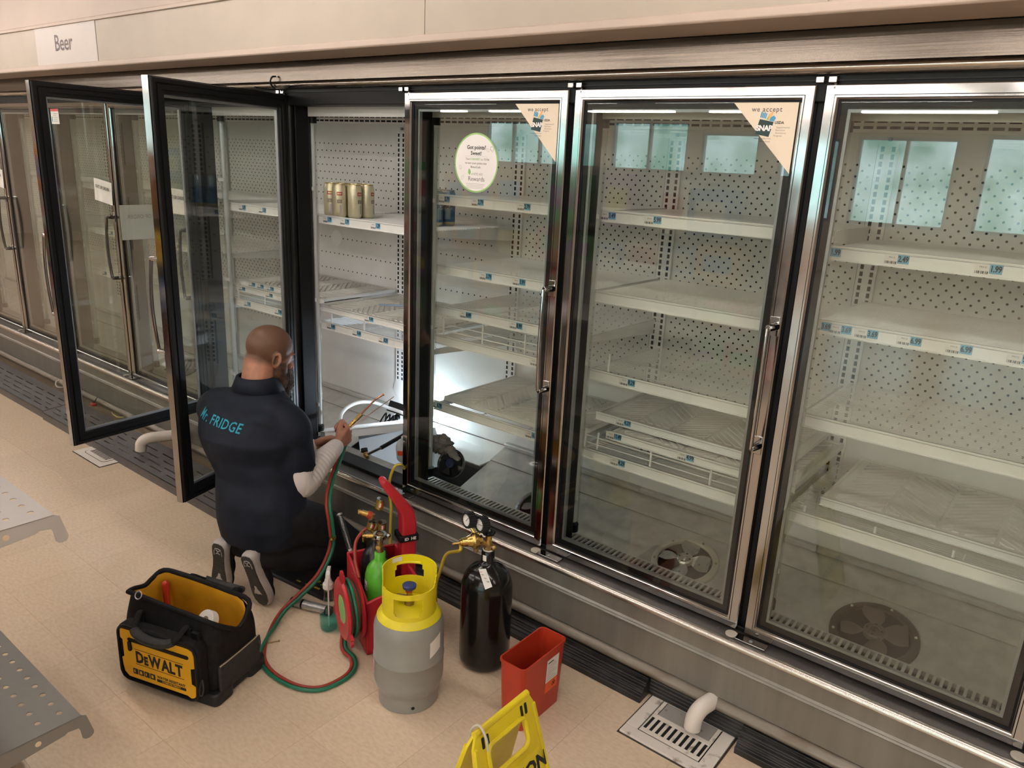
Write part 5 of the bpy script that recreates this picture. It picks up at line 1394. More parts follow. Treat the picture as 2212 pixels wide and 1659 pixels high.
# ---- spray bottle -------------------------------------------------------
M['liquid'] = glass_mat('teal_liquid', (0.42, 0.82, 0.82), 0.03)
M['pwhite'] = mat('frosted_white_plastic', (0.70, 0.68, 0.66), 0.4, var=0.03)
SB_ = empty('spray_bottle', (0.178, -0.545, 0), 0, 'clear spray bottle part filled with teal liquid', 'bottle')
A = T(0.178, -0.545, 0.0005)
MB().lathe([(0.0005, 0.001), (0.028, 0.001), (0.0335, 0.006), (0.035, 0.020), (0.035, 0.070), (0.031, 0.090), (0.022, 0.115), (0.0165, 0.135), (0.0155, 0.175), (0.0155, 0.180)], M['clear'], 28, A).build('bottle', SB_, smooth=50)
MB().lathe([(0.0005, 0.003), (0.027, 0.003), (0.0325, 0.008), (0.0338, 0.020), (0.0338, 0.058), (0.0005, 0.058)], M['liquid'], 28, A).build('liquid', SB_, smooth=50)
MB().lathe([(0.0190, 0.176), (0.0200, 0.178), (0.0200, 0.196), (0.014, 0.202), (0.012, 0.214), (0.0005, 0.214)], M['pwhite'], 20, A).build('cap', SB_, smooth=40)
sh = MB().box((-0.012, -0.0085, 0.210), (0.014, 0.0085, 0.238), M['pwhite'], A @ RZ(2.4)); sh.box((-0.046, -0.0070, 0.226), (0.010, 0.0070, 0.240), M['pwhite'], A @ RZ(2.4) @ RY(0.25)); sh.tube([A @ (RZ(2.4) @ V(-0.020, 0, 0.225)), A @ (RZ(2.4) @ V(-0.030, 0, 0.205)), A @ (RZ(2.4) @ V(-0.028, 0, 0.188))], 0.0045, M['pwhite'], n=8)
sh.build('trigger_head', SB_, bevel=0.003)
MB().cyl(A @ V(0, 0, 0.012), A @ V(0, 0, 0.19), 0.003, M['pwhite'], n=8).build('dip_tube', SB_)

# ---- silver canister lying on the floor ----------------------------------
M['cansil'] = mat('canister_silver', (0.46, 0.45, 0.44), 0.35, 0.7, var=0.12, scale=25)
CN = empty('canister', (0.01, -0.53, 0), 0, 'small silver canister with black ends lying behind the spray bottle', 'canister')
p0, p1 = V(-0.055, -0.548, 0.0195), V(0.115, -0.485, 0.0195); d = (p1 - p0).normalized()
MB().cyl(p0 + d * 0.02, p1 - d * 0.02, 0.0185, M['cansil'], n=24).build('canister_body', CN)
for a_, b_ in ((p0, p0 + d * 0.022), (p1 - d * 0.022, p1)): MB().cyl(a_, b_, 0.0192, M['black'], n=24).build('end_cap', CN, bevel=0.002)
MB().cyl(p0 + d * 0.050, p0 + d * 0.058, 0.0187, M['black'], n=24).build('band', CN)
# ---- thin hooked wire beside the bag
tag(MB().tube(smooth_path([(0.04, -0.86, 0.004), (0.07, -0.80, 0.003), (0.10, -0.735, 0.003), (0.112, -0.722, 0.004), (0.104, -0.718, 0.003)], 6), 0.0022, M['brassd'], n=6).build('hooked_wire'), 'thin bent wire lying between tool bag and hose', 'wire')
# ---- kneeling pad
M['padyel'] = mat('pad_yellow_print', (0.42, 0.33, 0.03), 0.6, var=0.1)
PD = empty('kneeling_pad', (-0.23, -0.29, 0), 0, 'black kneeling pad with yellow marks under the man', 'pad')
B = T(-0.235, -0.285, 0) @ RZ(0.10)
MB().prism(rrect(-0.275, -0.185, 0.275, 0.165, 0.055, 6), 0.0006, 0.019, M['rubber'], B).build('pad_body', PD, bevel=0.006)
y = MB()
for (px_, py_, w_, h_, r_) in ((0.16, -0.150, .030, .010, 0), (0.21, -0.135, .010, .026, .2), (0.235, -0.105, .016, .014, .4), (0.11, -0.155, .024, .008, 0), (0.17, -0.115, .040, .006, .5), (0.19, -0.095, .034, .006, .5), (0.13, -0.11, .014, .014, .8), (0.245, -0.06, .012, .022, 0), (0.06, -0.158, .024, .008, 0)):
    y.box((-w_ / 2, -h_ / 2, 0.0192), (w_ / 2, h_ / 2, 0.0196), M['padyel'], B @ T(px_, py_, 0) @ RZ(r_))
y.build('pad_print', PD, smooth=0)

# ================================================================== TOOL BAG
M['bagblack'] = mat('bag_black_nylon', (0.008, 0.0075, 0.008), 0.75, var=0.35, scale=60, bump=0.15, bscale=300, spec=0.25)
M['bagyel'] = mat('bag_yellow_panel', (0.80, 0.42, 0.010), 0.55, var=0.05, scale=10, bump=0.08, bscale=250)
M['bagin'] = mat('bag_yellow_lining', (0.62, 0.32, 0.012), 0.7, var=0.12, scale=12, bump=0.1, bscale=40)
M['baggrey'] = mat('bag_grey_nylon', (0.024, 0.023, 0.023), 0.7, var=0.2, scale=60)
M['bagpipe'] = mat('bag_tan_piping', (0.42, 0.33, 0.22), 0.6, var=0.05)
BAG = empty('tool_bag', (0.034, -1.010, 0), math.radians(18.1), 'open black and yellow tool bag with rigid base', 'tool bag')
def loop(pts, n=6): return smooth_path(list(pts) + [pts[0]], n)[:-1]
base = [(-.188, -.112), (-.10, -.116), (0, -.117), (.10, -.116), (.188, -.112), (.192, -.06), (.192, 0), (.192, .06), (.188, .112), (.10, .116), (0, .117), (-.10, .116), (-.188, .112), (-.192, .06), (-.192, 0), (-.192, -.06)]
rim = [(-.175, -.085, .312), (-.09, -.088, .308), (0, -.088, .300), (.09, -.086, .292), (.176, -.078, .278), (.192, -.030, .240), (.190, .010, .215), (.190, .050, .235), (.172, .088, .272), (.085, .080, .294), (0, .072, .308), (-.085, .066, .318), (-.160, .056, .322), (-.182, .025, .300), (-.186, -.005, .288), (-.184, -.050, .302)]
rings = []
for z, k in ((0.012, 1.0), (0.06, 1.02), (0.15, 1.025), (0.215, 1.01)): rings.append([(x * k, y_ * k, z) for x, y_ in base])
mid = [((bx_ * 1.0 + rx * 0) * 0.5 + rx * 0.5, (by_ * 0.5 + ry_ * 0.5), 0.215 + (rz_ - 0.215) * 0.55) for (bx_, by_), (rx, ry_, rz_) in zip(base, rim)]
rings.append(mid); rings.append(rim)
m = MB(); n = len(base); vs = [p for r_ in rings for p in r_]
m.add(vs, [(k * n + i, k * n + (i + 1) % n, (k + 1) * n + (i + 1) % n, (k + 1) * n + i) for k in range(len(rings) - 1) for i in range(n)] + [tuple(range(n - 1, -1, -1))], M['bagblack'])
m.build('bag_shell', BAG, local=True, smooth=60, sub=2)
inn = [rim] + [[(x * 0.965, y_ * 0.94, z - 0.02) for x, y_, z in rim]] + [[(x * 0.93, y_ * 0.90, 0.20) for x, y_ in base], [(x * 0.90, y_ * 0.88, 0.04) for x, y_ in base]]
m = MB(); vs = [(p[0] * .985, p[1] * .97, p[2]) for r_ in inn for p in r_]
m.add(vs, [(k * n + i, (k + 1) * n + i, (k + 1) * n + (i + 1) % n, k * n + (i + 1) % n) for k in range(len(inn) - 1) for i in range(n)] + [tuple(range((len(inn) - 1) * n, len(inn) * n))], M['bagin'])
m.build('lining', BAG, local=True, smooth=60, sub=1)
MB().tube(loop([V(*p) for p in rim], 4), 0.0085, M['bagblack'], n=8, closed=True).build('mouth_binding', BAG, local=True)
# moulded base with corner feet
mb_ = MB(); mb_.prism(rrect(-.195, -.120, .195, .120, .03), 0.006, 0.030, M['rubber'])
for sx in (-1, 1):
    for sy in (-1, 1): mb_.prism(rrect(sx * .150 - .055, sy * .082 - .045, sx * .150 + .055, sy * .082 + .045, .02), 0.0005, 0.046, M['rubber'])
mb_.build('base_shoe', BAG, local=True, bevel=0.006)
# front pocket
A = T(0, -.117, 0) @ RX(PI / 2)
pk = MB().prism(rrect(-.168, .028, .168, .240, .035, 6), -0.01, 0.036, M['bagblack'], A)
pk = pk.build('front_pocket', BAG, local=True, bevel=0.010, seg=3)
yp = [(-.150, .085), (-.145, .060), (-.128, .045), (.115, .045), (.135, .036), (.150, .046), (.152, .088), (.136, .094), (.136, .150), (.152, .156), (.152, .200), (.146, .218), (.130, .224), (-.130, .224), (-.150, .224), (-.152, .188), (-.142, .182), (-.142, .118), (-.152, .112)]
MB().prism(yp, 0.0365, 0.0385, M['bagyel'], A).build('yellow_panel', pk, local=True, bevel=0.001)
zp = MB().prism(rrect(-.118, .184, .132, .197, .006, 3), 0.0385, 0.0405, M['black'], A); zp.prism(rrect(-.116, .150, -.102, .186, .006, 3), 0.0405, 0.0445, M['black'], A); zp.build('zip', pk, local=True)
ht_ = MB(); ht_.tube([A @ V(x, y_, 0.037) for x, y_ in rrect(-.160, .034, .160, .235, .034, 6)], 0.0055, M['black'], n=6, closed=True); ht_.build('pocket_zip', pk, local=True)
tx = MB(); xx_ = -.090
for ch_, sz_ in (('D', .058), ('E', .042), ('W', .058), ('A', .058), ('L', .058), ('T', .058)):
    vs, fs = text_mesh(ch_, sz_, 1.0, .0026); lo_ = min(v.x for v in vs); hi_ = max(v.x for v in vs); zl = min(v.y for v in vs)
    kx = 0.78; tx.add([A @ V(xx_ + (v.x - lo_) * kx, .109 + v.y - zl, .0389) for v in vs], fs, M['ink']); xx_ += (hi_ - lo_) * kx + (.0015 if ch_ not in 'WA' else -.001)
tx.box((-.093, -.1562, .159), (xx_ + .002, -.1556, .1605), M['ink']); tx.box((-.093, -.1562, .1025), (xx_ + .002, -.1556, .104), M['ink'])
for i in range(4):
    x = -.108 + i * .024; tx.prism(rrect(x, .062, x + .021, .083, .001, 1), 0.0386, 0.0389, M['ink'], A)
    tx.prism(rrect(x + .005, .067, x + .009 + .005 * (i % 2), .078, .001, 1), 0.0390, 0.0391, M['bagyel'], A)
tx.text('WATER RESISTANT', 0.0135, M['ink'], A @ T(.052, .0785, .0388), 1.0, .0005); tx.prism(rrect(-.008, .060, .112, .0705, .001, 1), 0.0386, 0.0389, M['ink'], A); tx.text('COMPARTMENT', 0.0095, M['bagyel'], A @ T(.052, .0653, .0392), 1.15, .0003)
tx.build('lettering', pk, local=True, smooth=0)
# carry handles
for sy, z0 in ((-1, .262), (1, .272)):
    h = MB(); yy = sy * (.106 if sy < 0 else .108)
    path_ = smooth_path([(-.098, yy, z0), (-.095, yy + sy * .012, z0 + .012), (-.085, yy + sy * .045, z0 - .015), (-.06, yy + sy * .062, z0 - .030), (0, yy + sy * .068, z0 - .036), (.06, yy + sy * .062, z0 - .032), (.085, yy + sy * .045, z0 - .018), (.095, yy + sy * .012, z0 + .008), (.098, yy, z0 - .004)], 5)
    h.tube(path_, 0.011, M['bagblack'], n=8, flat=0.55)
    h.tube(path_[12:-12], 0.0165, M['baggrey'], n=10, flat=0.8)
    for sx in (-1, 1): h.box((sx * .098 - .016, yy + .008 * sy, .16), (sx * .098 + .016, yy + sy * .013, z0 + .006), M['bagblack'])
    h.build('carry_handle', BAG, local=True)
# side pocket with piping, clips, rings
s = MB(); s.prism(rrect(-.098, .032, .098, .140, .012), 0, 0.012, M['baggrey'], T(.1895, 0, 0) @ Matrix(((0, 0, 1, 0), (1, 0, 0, 0), (0, 1, 0, 0), (0, 0, 0, 1)))); sp_ = s.build('side_pocket', BAG, local=True, bevel=0.005)
MB().tube(smooth_path([(.2005, -.096, .139), (.2020, -.05, .1385), (.2020, .05, .139), (.2005, .096, .141)], 4), 0.0022, M['bagpipe'], n=6).build('piping', sp_, local=True)
r = MB(); r.lathe([(.0125, -.002), (.0150, 0), (.0125, .002), (.0105, 0), (.0125, -.002)], M['spacer'], 20, T(-.120, -.095, .318) @ RX(1.0)); r.build('d_ring', BAG, local=True)
c = MB().box((.118, -.124, .215), (.146, -.112, .262), M['black']).tube([(.124, -.120, .215), (.120, -.130, .195), (.132, -.134, .185), (.142, -.128, .200), (.140, -.120, .215)], .003, M['black'], n=6); c.build('strap_clip', BAG, local=True, bevel=.003)
for (lx, ly, lz) in ((.176, -.150, .120), (.198, .10, .135), (-.198, -.10, .145)):
    MB().tube(smooth_path([(lx, ly, lz), (lx + .008, ly - .006, lz - .025), (lx + .004, ly - .010, lz - .052), (lx - .008, ly - .008, lz - .048), (lx - .006, ly - .004, lz - .02), (lx, ly, lz)], 5), .0026, M['baggrey'], n=6).build('zip_pull', BAG, local=True)
def bagw(x, y_, z): return V(0.034, -1.010, 0) + V(*(RZ(math.radians(18.1)) @ V(x, y_, z)))
e = empty('screwdriver', bagw(-.12, .01, .05), 0, 'red screwdriver handle sticking up inside the tool bag', 'tool')
p0, p1 = bagw(-.11, .01, .06), bagw(-.135, .035, .285); dd = (p1 - p0).normalized()
MB().cyl(p0, p0 + dd * .14, .003, M['chrome'], n=8).build('blade', e); MB().cyl(p0 + dd * .14, p1, .011, M['binred'], n=10, r1=.013).ell(p1, (.013, .013, .013), M['binred'], 12, 8).build('handle', e)
e = empty('tape_roll', bagw(.075, -.01, .05), 0, 'white tape roll showing in the mouth of the tool bag', 'tape')
B_ = T(*bagw(.075, -.005, .215)) @ RX(0.9)
MB().lathe([(.018, -.012), (.040, -.012), (.040, .012), (.018, .012), (.018, -.012)], M['paper'], 28, B_).build('roll', e)
MB().cyl(bagw(.075, -.005, .045), bagw(.075, 0, .19), .012, M['cansil'], n=12).build('core_stand', e)

# ================================================================== OPEN BAY BEING REPAIRED
M['pan'] = mat('bright_pan_metal', (0.55, 0.56, 0.58), 0.16, 0.95, rvar=0.06, scale=12)
MB().box((-0.775, 0.115, 0.165), (-0.005, 0.72, 0.175), M['pan']).box((-0.775, 0.110, 0.165), (-0.005, 0.118, 0.335), M['galv']).box((-0.775, 0.715, 0.165), (-0.005, 0.72, 0.352), M['enamel']).build('evaporator_pan', CASE)
MB().box((-0.775, 0.100, 0.332), (-0.005, 0.180, 0.340), M['galv']).build('front_lip', CASE)
# back corner of the deck still in place
MB().box((-0.775, 0.52, 0.30), (-0.005, 0.715, 0.306), M['enamel']).build('rear_deck', CASE)
e = empty('plenum_lid', (-0.60, 0.31, 0.34), 0, 'white sheet-metal plenum lid propped across the open bay', 'panel')
B_ = T(-0.60, 0.335, 0.400) @ RZ(1.13) @ RX(-0.30)
MB().box((-0.24, -0.060, -0.006), (0.24, 0.060, 0.0), M['enamel2'], B_).box((-0.24, -0.060, -0.040), (0.24, -0.056, 0.0), M['enamel2'], B_).box((-0.24, 0.056, -0.030), (0.24, 0.060, 0.012), M['enamel2'], B_).build('lid_plate', e)
e = empty('steel_cover', (-0.42, 0.30, 0.30), 0, 'shiny steel cover sheet reflecting the windows in the open bay', 'panel')
B_ = T(-0.395, 0.36, 0.335) @ RZ(0.95) @ RX(0.42)
MB().box((-0.20, -0.15, -0.002), (0.20, 0.13, 0.0), M['pan'], B_).box((-0.20, 0.126, -0.03), (0.20, 0.13, 0.0), M['pan'], B_).build('cover_sheet', e)
tag(MB().tube(smooth_path([(-0.57, 0.10, 0.36), (-0.60, 0.15, 0.42), (-0.70, 0.24, 0.468), (-0.74, 0.36, 0.485), (-0.72, 0.46, 0.475), (-0.66, 0.52, 0.445), (-0.56, 0.56, 0.42), (-0.48, 0.60, 0.36)], 8), 0.0095, M['pwhite'], n=10).build('drain_hose'), 'white plastic hose arching over the open bay', 'hose')
e = empty('black_bracket', (-0.70, 0.56, 0.31), 0, 'black metal bracket and coils at the back of the open bay', 'bracket')
MB().box((-0.06, -0.006, -0.03), (0.10, 0.006, 0.03), M['black'], T(-0.68, 0.60, 0.42) @ RX(-0.5)).build('plate', e)
for i in range(4): MB().tube(smooth_path([(-0.74 + .03 * i, 0.52, 0.31), (-0.745 + .03 * i, 0.55, 0.35), (-0.73 + .03 * i, 0.57, 0.385), (-0.715 + .03 * i, 0.55, 0.35)], 4), .005, M['black'], n=6).build('coil', e)
e = empty('service_valve', (-0.39, 0.13, 0.34), 0, 'brass service valve with black knob on the sill of the open bay', 'valve')
B_ = T(-0.392, 0.135, 0.358) @ RZ(-0.5)
MB().cyl((-.035, 0, 0), (.035, 0, 0), .009, M['brass'], n=12, M=B_).cyl((-.012, 0, 0), (.012, 0, 0), .0135, M['brass'], n=6, M=B_).build('valve_body', e); MB().cyl((-.036, 0, .002), (-.046, 0, .016), .017, M['black'], n=18, M=B_).build('knob', e)
e = empty('thermostatic_valve', (-0.33, 0.30, 0.36), 0, 'copper and chrome expansion valve in the open bay', 'valve')
M['copper'] = mat('copper', (0.45, 0.20, 0.12), 0.3, 0.9, rvar=0.1, scale=25)
MB().cyl((-0.36, 0.20, 0.385), (-0.325, 0.34, 0.435), .010, M['black'], n=12).build('grip', e); MB().cyl((-0.385, 0.13, 0.362), (-0.36, 0.20, 0.385), .007, M['chrome'], n=10).build('stem', e)
MB().cyl((-0.315, 0.35, 0.37), (-0.315, 0.35, 0.475), .014, M['brassd'], n=14).lathe([(.0005, .012), (.022, .010), (.022, 0), (.0005, -.004)], M['chrome'], 18, T(-0.315, 0.35, 0.475)).build('head', e)
e = empty('plastic_jug', (-0.225, 0.22, 0.335), 0, 'translucent plastic jug with orange print in the open bay', 'jug')
M['frost'] = mat('frosted_translucent', (0.70, 0.73, 0.76), 0.35, trans=0.25, var=0.04)
B_ = T(-0.225, 0.235, 0.400) @ RZ(0.6) @ RX(0.35)
MB().lathe([(.0005, -.055), (.040, -.055), (.046, -.045), (.046, .02), (.035, .055), (.016, .072), (.016, .085), (.0005, .085)], M['frost'], 20, B_ @ Matrix.Diagonal((1.0, .8, 1, 1))).build('jug_body', e, smooth=50)
l = MB(); l.box((-.030, -.0385, .0), (.030, -.0375, .028), M['labelorange'], B_); l.build('orange_print', e)
# crumpled rag and loose fan
M['ragm'] = mat('grey_rag', (0.20, 0.18, 0.165), 0.85, var=0.3, scale=25, bump=0.4, bscale=30)
def crumple(name, label, cat, c, r, seed, amp, mt):
    rnd = random.Random(seed); nu, nv = 40, 26; vs = []; fs = []
    ph = [(rnd.uniform(0, 6), rnd.uniform(2, 7), rnd.uniform(2, 7)) for _ in range(9)]
    for j in range(nv + 1):
        t_ = PI * j / nv
        for i in range(nu):
            a = 2 * PI * i / nu; k = 1.0
            for q, (p_, fu, fv) in enumerate(ph): k += amp * abs(math.sin(round(fu) * a + p_ + fv * t_)) * (0.5 if q % 2 else -0.5)
            vs.append((c[0] + r[0] * k * math.sin(t_) * math.cos(a), c[1] + r[1] * k * math.sin(t_) * math.sin(a), c[2] + r[2] * k * math.cos(t_)))
    for j in range(nv):
        for i in range(nu): fs.append((j * nu + i, (j + 1) * nu + i, (j + 1) * nu + (i + 1) % nu, j * nu + (i + 1) % nu))
    m_ = MB().add(vs, fs, mt)
    return m_
rg_ = crumple('rag', '', '', (0.015, 0.215, 0.505), (0.062, 0.055, 0.042), 3, 0.22, M['ragm'])
rg_.tube(smooth_path([(0.05, 0.22, 0.505), (0.09, 0.215, 0.490), (0.125, 0.20, 0.478), (0.15, 0.205, 0.470)], 5), [0.030] * 5 + [.024] * 5 + [.016] * 5 + [.010], M['ragm'], n=10, flat=0.45)
tag(rg_.build('cleaning_rag', smooth=70), 'crumpled grey cleaning rag lying on the loose fan motor', 'rag')
e = empty('loose_fan', (0.055, 0.225, 0.35), 0, 'removed black fan with blue hub cap leaning behind the sticker door', 'fan')
fn = (V(2.258, -2.14, 1.76) - V(0.055, 0.215, 0.415)).normalized(); fn = (fn + V(-0.5, 0.05, 0.0)).normalized()
B_ = frame_to(V(0.058, 0.240, 0.418) - fn * 0.02, V(0.058, 0.240, 0.418))
fb = MB().lathe([(.0005, -.02), (.050, -.02), (.066, -.004), (.068, .012), (.062, .016), (.052, .010), (.020, .012), (.0005, .012)], M['cylblack'], 36, B_).build('fan_housing', e, smooth=40)
MB().lathe([(.020, .012), (.020, .022), (.014, .024), (.012, .021), (.0005, .023)], M['bluecap'], 24, B_).build('hub_cap', e, smooth=40)
for i in range(3):
    a = i * 2 * PI / 3 + .4
    MB().add([B_ @ V(.02 * math.cos(a - .3), .02 * math.sin(a - .3), .014), B_ @ V(.058 * math.cos(a - .45), .058 * math.sin(a - .45), .013), B_ @ V(.058 * math.cos(a + .45), .058 * math.sin(a + .45), .022), B_ @ V(.02 * math.cos(a + .3), .02 * math.sin(a + .3), .018)], [(0, 1, 2, 3)], M['rubber']).build('blade', e)
# LED work lamp lying at the back of the open bay
M['led'] = mat('lit_led', (1, 1, 1), 0.4, emit=(0.72, 0.86, 1.0), estr=60.0)
WL = empty('work_light', (-0.50, 0.60, 0.306), 0, 'small LED work light shining inside the open bay', 'work light')
B_ = T(-0.50, 0.60, 0.345) @ RZ(0.3)
MB().box((-.045, -.012, -.038), (.045, .012, .038), M['black'], B_).build('lamp_case', WL, bevel=.005)
MB().box((-.036, .0122, -.028), (.036, .014, .028), M['led'], B_).box((-.036, -.014, -.028), (.036, -.0122, .028), M['led'], B_).build('led_panel', WL, smooth=0)
ld = bpy.data.lights.new('led_glow', 'POINT'); ld.energy = 8.0; ld.color = (0.72, 0.86, 1.0); ld.shadow_soft_size = 0.02
lo = bpy.data.objects.new('led_glow', ld); COL.objects.link(lo); lo.parent = WL; lo.location = (0.0, -0.02, 0.11)

# ================================================================== THE KNEELING MAN
from mathutils.bvhtree import BVHTree
M['shirt'] = mat('navy_polo_cloth', (0.0075, 0.011, 0.021), 0.72, var=0.25, scale=14, bump=0.12, bscale=220, spec=0.3)
M['under'] = mat('white_undersleeve', (0.74, 0.68, 0.66), 0.8, var=0.03, scale=20, bump=0.1, bscale=120)
M['pants'] = mat('charcoal_work_trousers', (0.010, 0.010, 0.012), 0.8, var=0.3, scale=18, bump=0.15, bscale=160, spec=0.3)
M['beardm'] = mat('brown_beard', (0.075, 0.036, 0.020), 0.6, var=0.5, scale=60)
M['teal'] = mat('teal_lettering', (0.010, 0.30, 0.42), 0.6, var=0.05)
M['solerub'] = mat('dark_sole_rubber', (0.040, 0.036, 0.032), 0.6, var=0.2, scale=30)
M['midsole'] = mat('pale_midsole', (0.42, 0.38, 0.36), 0.6, var=0.1, scale=20)
M['shoeup'] = mat('black_knit_upper', (0.006, 0.006, 0.007), 0.8, var=0.3, scale=80)
M['eyew'] = mat('eye_white', (0.6, 0.58, 0.55), 0.3, var=0.02)
def skin_mat():
    m = mat('skin', (0.40, 0.185, 0.115), 0.48, var=0.10, scale=30, bump=0.06, bscale=180)
    N = m.node_tree.nodes; L = m.node_tree.links; b = N['Principled BSDF']
    src = b.inputs['Base Color'].links[0].from_socket
    at = N.new('ShaderNodeAttribute'); at.attribute_name = 'stubble'
    nz = N.new('ShaderNodeTexNoise'); nz.inputs['Scale'].default_value = 900; nz.inputs['Detail'].default_value = 2
    mr = N.new('ShaderNodeMath'); mr.operation = 'MULTIPLY_ADD'; mr.inputs[1].default_value = 0.5; mr.inputs[2].default_value = 0.62
    tc = N.new('ShaderNodeTexCoord'); L.new(tc.outputs['Object'], nz.inputs['Vector']); L.new(nz.outputs['Fac'], mr.inputs[0])
    mu = N.new('ShaderNodeMath'); mu.operation = 'MULTIPLY'; L.new(at.outputs['Fac'], mu.inputs[0]); L.new(mr.outputs[0], mu.inputs[1])
    mx = N.new('ShaderNodeMixRGB'); mx.inputs['Color2'].default_value = (0.105, 0.055, 0.032, 1)
    L.new(mu.outputs[0], mx.inputs['Fac']); L.new(src, mx.inputs['Color1']); L.new(mx.outputs['Color'], b.inputs['Base Color'])
    b.inputs['Subsurface Weight'].default_value = 0.06; b.inputs['Subsurface Radius'].default_value = (0.01, 0.004, 0.002)
    return m
M['skin'] = skin_mat()

ya = math.radians(11.5)
Rv = V(math.cos(ya), math.sin(ya), 0); Fv = V(-math.sin(ya), math.cos(ya), 0)
def chain(mb, pts, rads, mt, n=14, k=5):
    P_ = [Vector(p) for p in pts]; sp = smooth_path(P_, k); rr = []
    for i in range(len(P_) - 1):
        for q in range(k): rr.append(rads[i] + (rads[i + 1] - rads[i]) * q / k)
    rr.append(rads[-1])
    mb.tube(sp, rr, mt, n=n)
    for p, r in ((P_[0], rads[0]), (P_[-1], rads[-1])): mb.ell(p, (r, r, r), mt, 12, 8)
def rings(mb, rows, mt, n=28, pw=2.4):
    """rows = (centre, half width along Rv, half depth along Fv, forward lean of the ring)"""
    vs = []
    for c, hr, hf in rows:
        for i in range(n):
            a = 2 * PI * i / n; ca_, sa_ = math.cos(a), math.sin(a)
            x = math.copysign(abs(ca_) ** (2 / pw), ca_) * hr; y = math.copysign(abs(sa_) ** (2 / pw), sa_) * hf
            vs.append(Vector(c) + Rv * x + Fv * y)
    fs = [(k * n + i, k * n + (i + 1) % n, (k + 1) * n + (i + 1) % n, (k + 1) * n + i) for k in range(len(rows) - 1) for i in range(n)]
    fs += [tuple(range(n - 1, -1, -1)), tuple(range((len(rows) - 1) * n, len(rows) * n))]
    mb.add(vs, fs, mt)
def fuse(mb, name, mt, voxel, smooth, parent=None, factor=0.5):
    """one continuous surface grown over the overlapping forms"""
    o = mb.build('tmp_form', None, smooth=0, origin=False)
    r = o.modifiers.new('r', 'REMESH'); r.mode = 'VOXEL'; r.voxel_size = voxel
    s = o.modifiers.new('s', 'SMOOTH'); s.factor = factor; s.iterations = smooth
    dg = bpy.context.evaluated_depsgraph_get(); dg.update()
    me = bpy.data.meshes.new_from_object(o.evaluated_get(dg)); me.name = name
    old = o.data; bpy.data.objects.remove(o, do_unlink=True); bpy.data.meshes.remove(old)
    me.materials.clear(); me.materials.append(mt)
    me.polygons.foreach_set('use_smooth', [True] * len(me.polygons))
    ob = bpy.data.objects.new(name, me); COL.objects.link(ob)
    if parent: ob.parent = parent; ob.matrix_parent_inverse = wm(parent).inverted()
    return ob

# joints
PEL = V(-0.235, -0.535, 0.350); WAI = V(-0.285, -0.505, 0.500); CHE = V(-0.335, -0.505, 0.645); UCH = V(-0.365, -0.485, 0.735); NEB = V(-0.378, -0.445, 0.818)
HC = V(-0.396, -0.368, 0.948)
RSH = UCH + Rv * 0.178 + Fv * 0.020 + V(0, 0, -0.040); LSH = UCH - Rv * 0.195 + Fv * 0.0 + V(0, 0, -0.030)
REL = V(-0.135, -0.425, 0.470); RWR = V(-0.215, -0.180, 0.540)
LEL = V(-0.560, -0.335, 0.500); LWR = V(-0.405, -0.165, 0.480)
RKN = V(-0.130, -0.190, 0.095); LKN = V(-0.420, -0.190, 0.095)
RAN = V(-0.150, -0.600, 0.205); LAN = V(-0.275, -0.615, 0.215)
MAN = empty('person', (-0.25, -0.45, 0), 0, 'kneeling man in navy polo shirt with white undersleeves holding a torch', 'person')

# head frame: faces a little right of the case, chin down
hy = math.radians(-6); hp = math.radians(-20)
Hd = T(*HC) @ RZ(hy) @ RX(hp)          # local: +y face, +x his right, +z crown
def hpnt(x, y, z): return Hd @ V(x, y, z)
b = MB()
b.ell((0, -0.010, 0.028), (0.0755, 0.0980, 0.0860), M['skin'], 28, 18, Hd)          # cranium
b.ell((0, 0.020, -0.012), (0.068, 0.078, 0.088), M['skin'], 24, 16, Hd)              # face block
b.ell((0, 0.048, -0.078), (0.050, 0.045, 0.042), M['skin'], 20, 12, Hd)              # jaw
b.ell((0, 0.074, 0.018), (0.052, 0.022, 0.016), M['skin'], 20, 10, Hd)               # brow
b.ell((0, -0.050, -0.045), (0.054, 0.045, 0.050), M['skin'], 20, 12, Hd)             # occiput to nape
chain(b, [hpnt(0, 0.088, 0.008), hpnt(0, 0.100, -0.016), hpnt(0, 0.112, -0.038), hpnt(0, 0.098, -0.048)], [0.009, 0.011, 0.014, 0.013], M['skin'])
for sx in (-1, 1):
    b.ell((sx * 0.030, 0.076, -0.030), (0.024, 0.020, 0.020), M['skin'], 14, 8, Hd)   # cheek
    E_ = Hd @ T(sx * 0.074, -0.002, -0.018) @ RZ(sx * -0.30) @ RY(sx * 0.12)
    pts = [E_ @ V(0.006 * sx, 0.014 * math.cos(t_) - 0.004, 0.028 * math.sin(t_) + 0.002) for t_ in [2 * PI * i / 14 for i in range(14)]]
    b.tube(pts, 0.0058, M['skin'], n=8, closed=True)
    b.ell((0, -0.002, 0), (0.006, 0.013, 0.024), M['skin'], 12, 8, E_)
    b.ell((0.003 * sx, 0.003, -0.026), (0.006, 0.008, 0.009), M['skin'], 10, 6, E_)
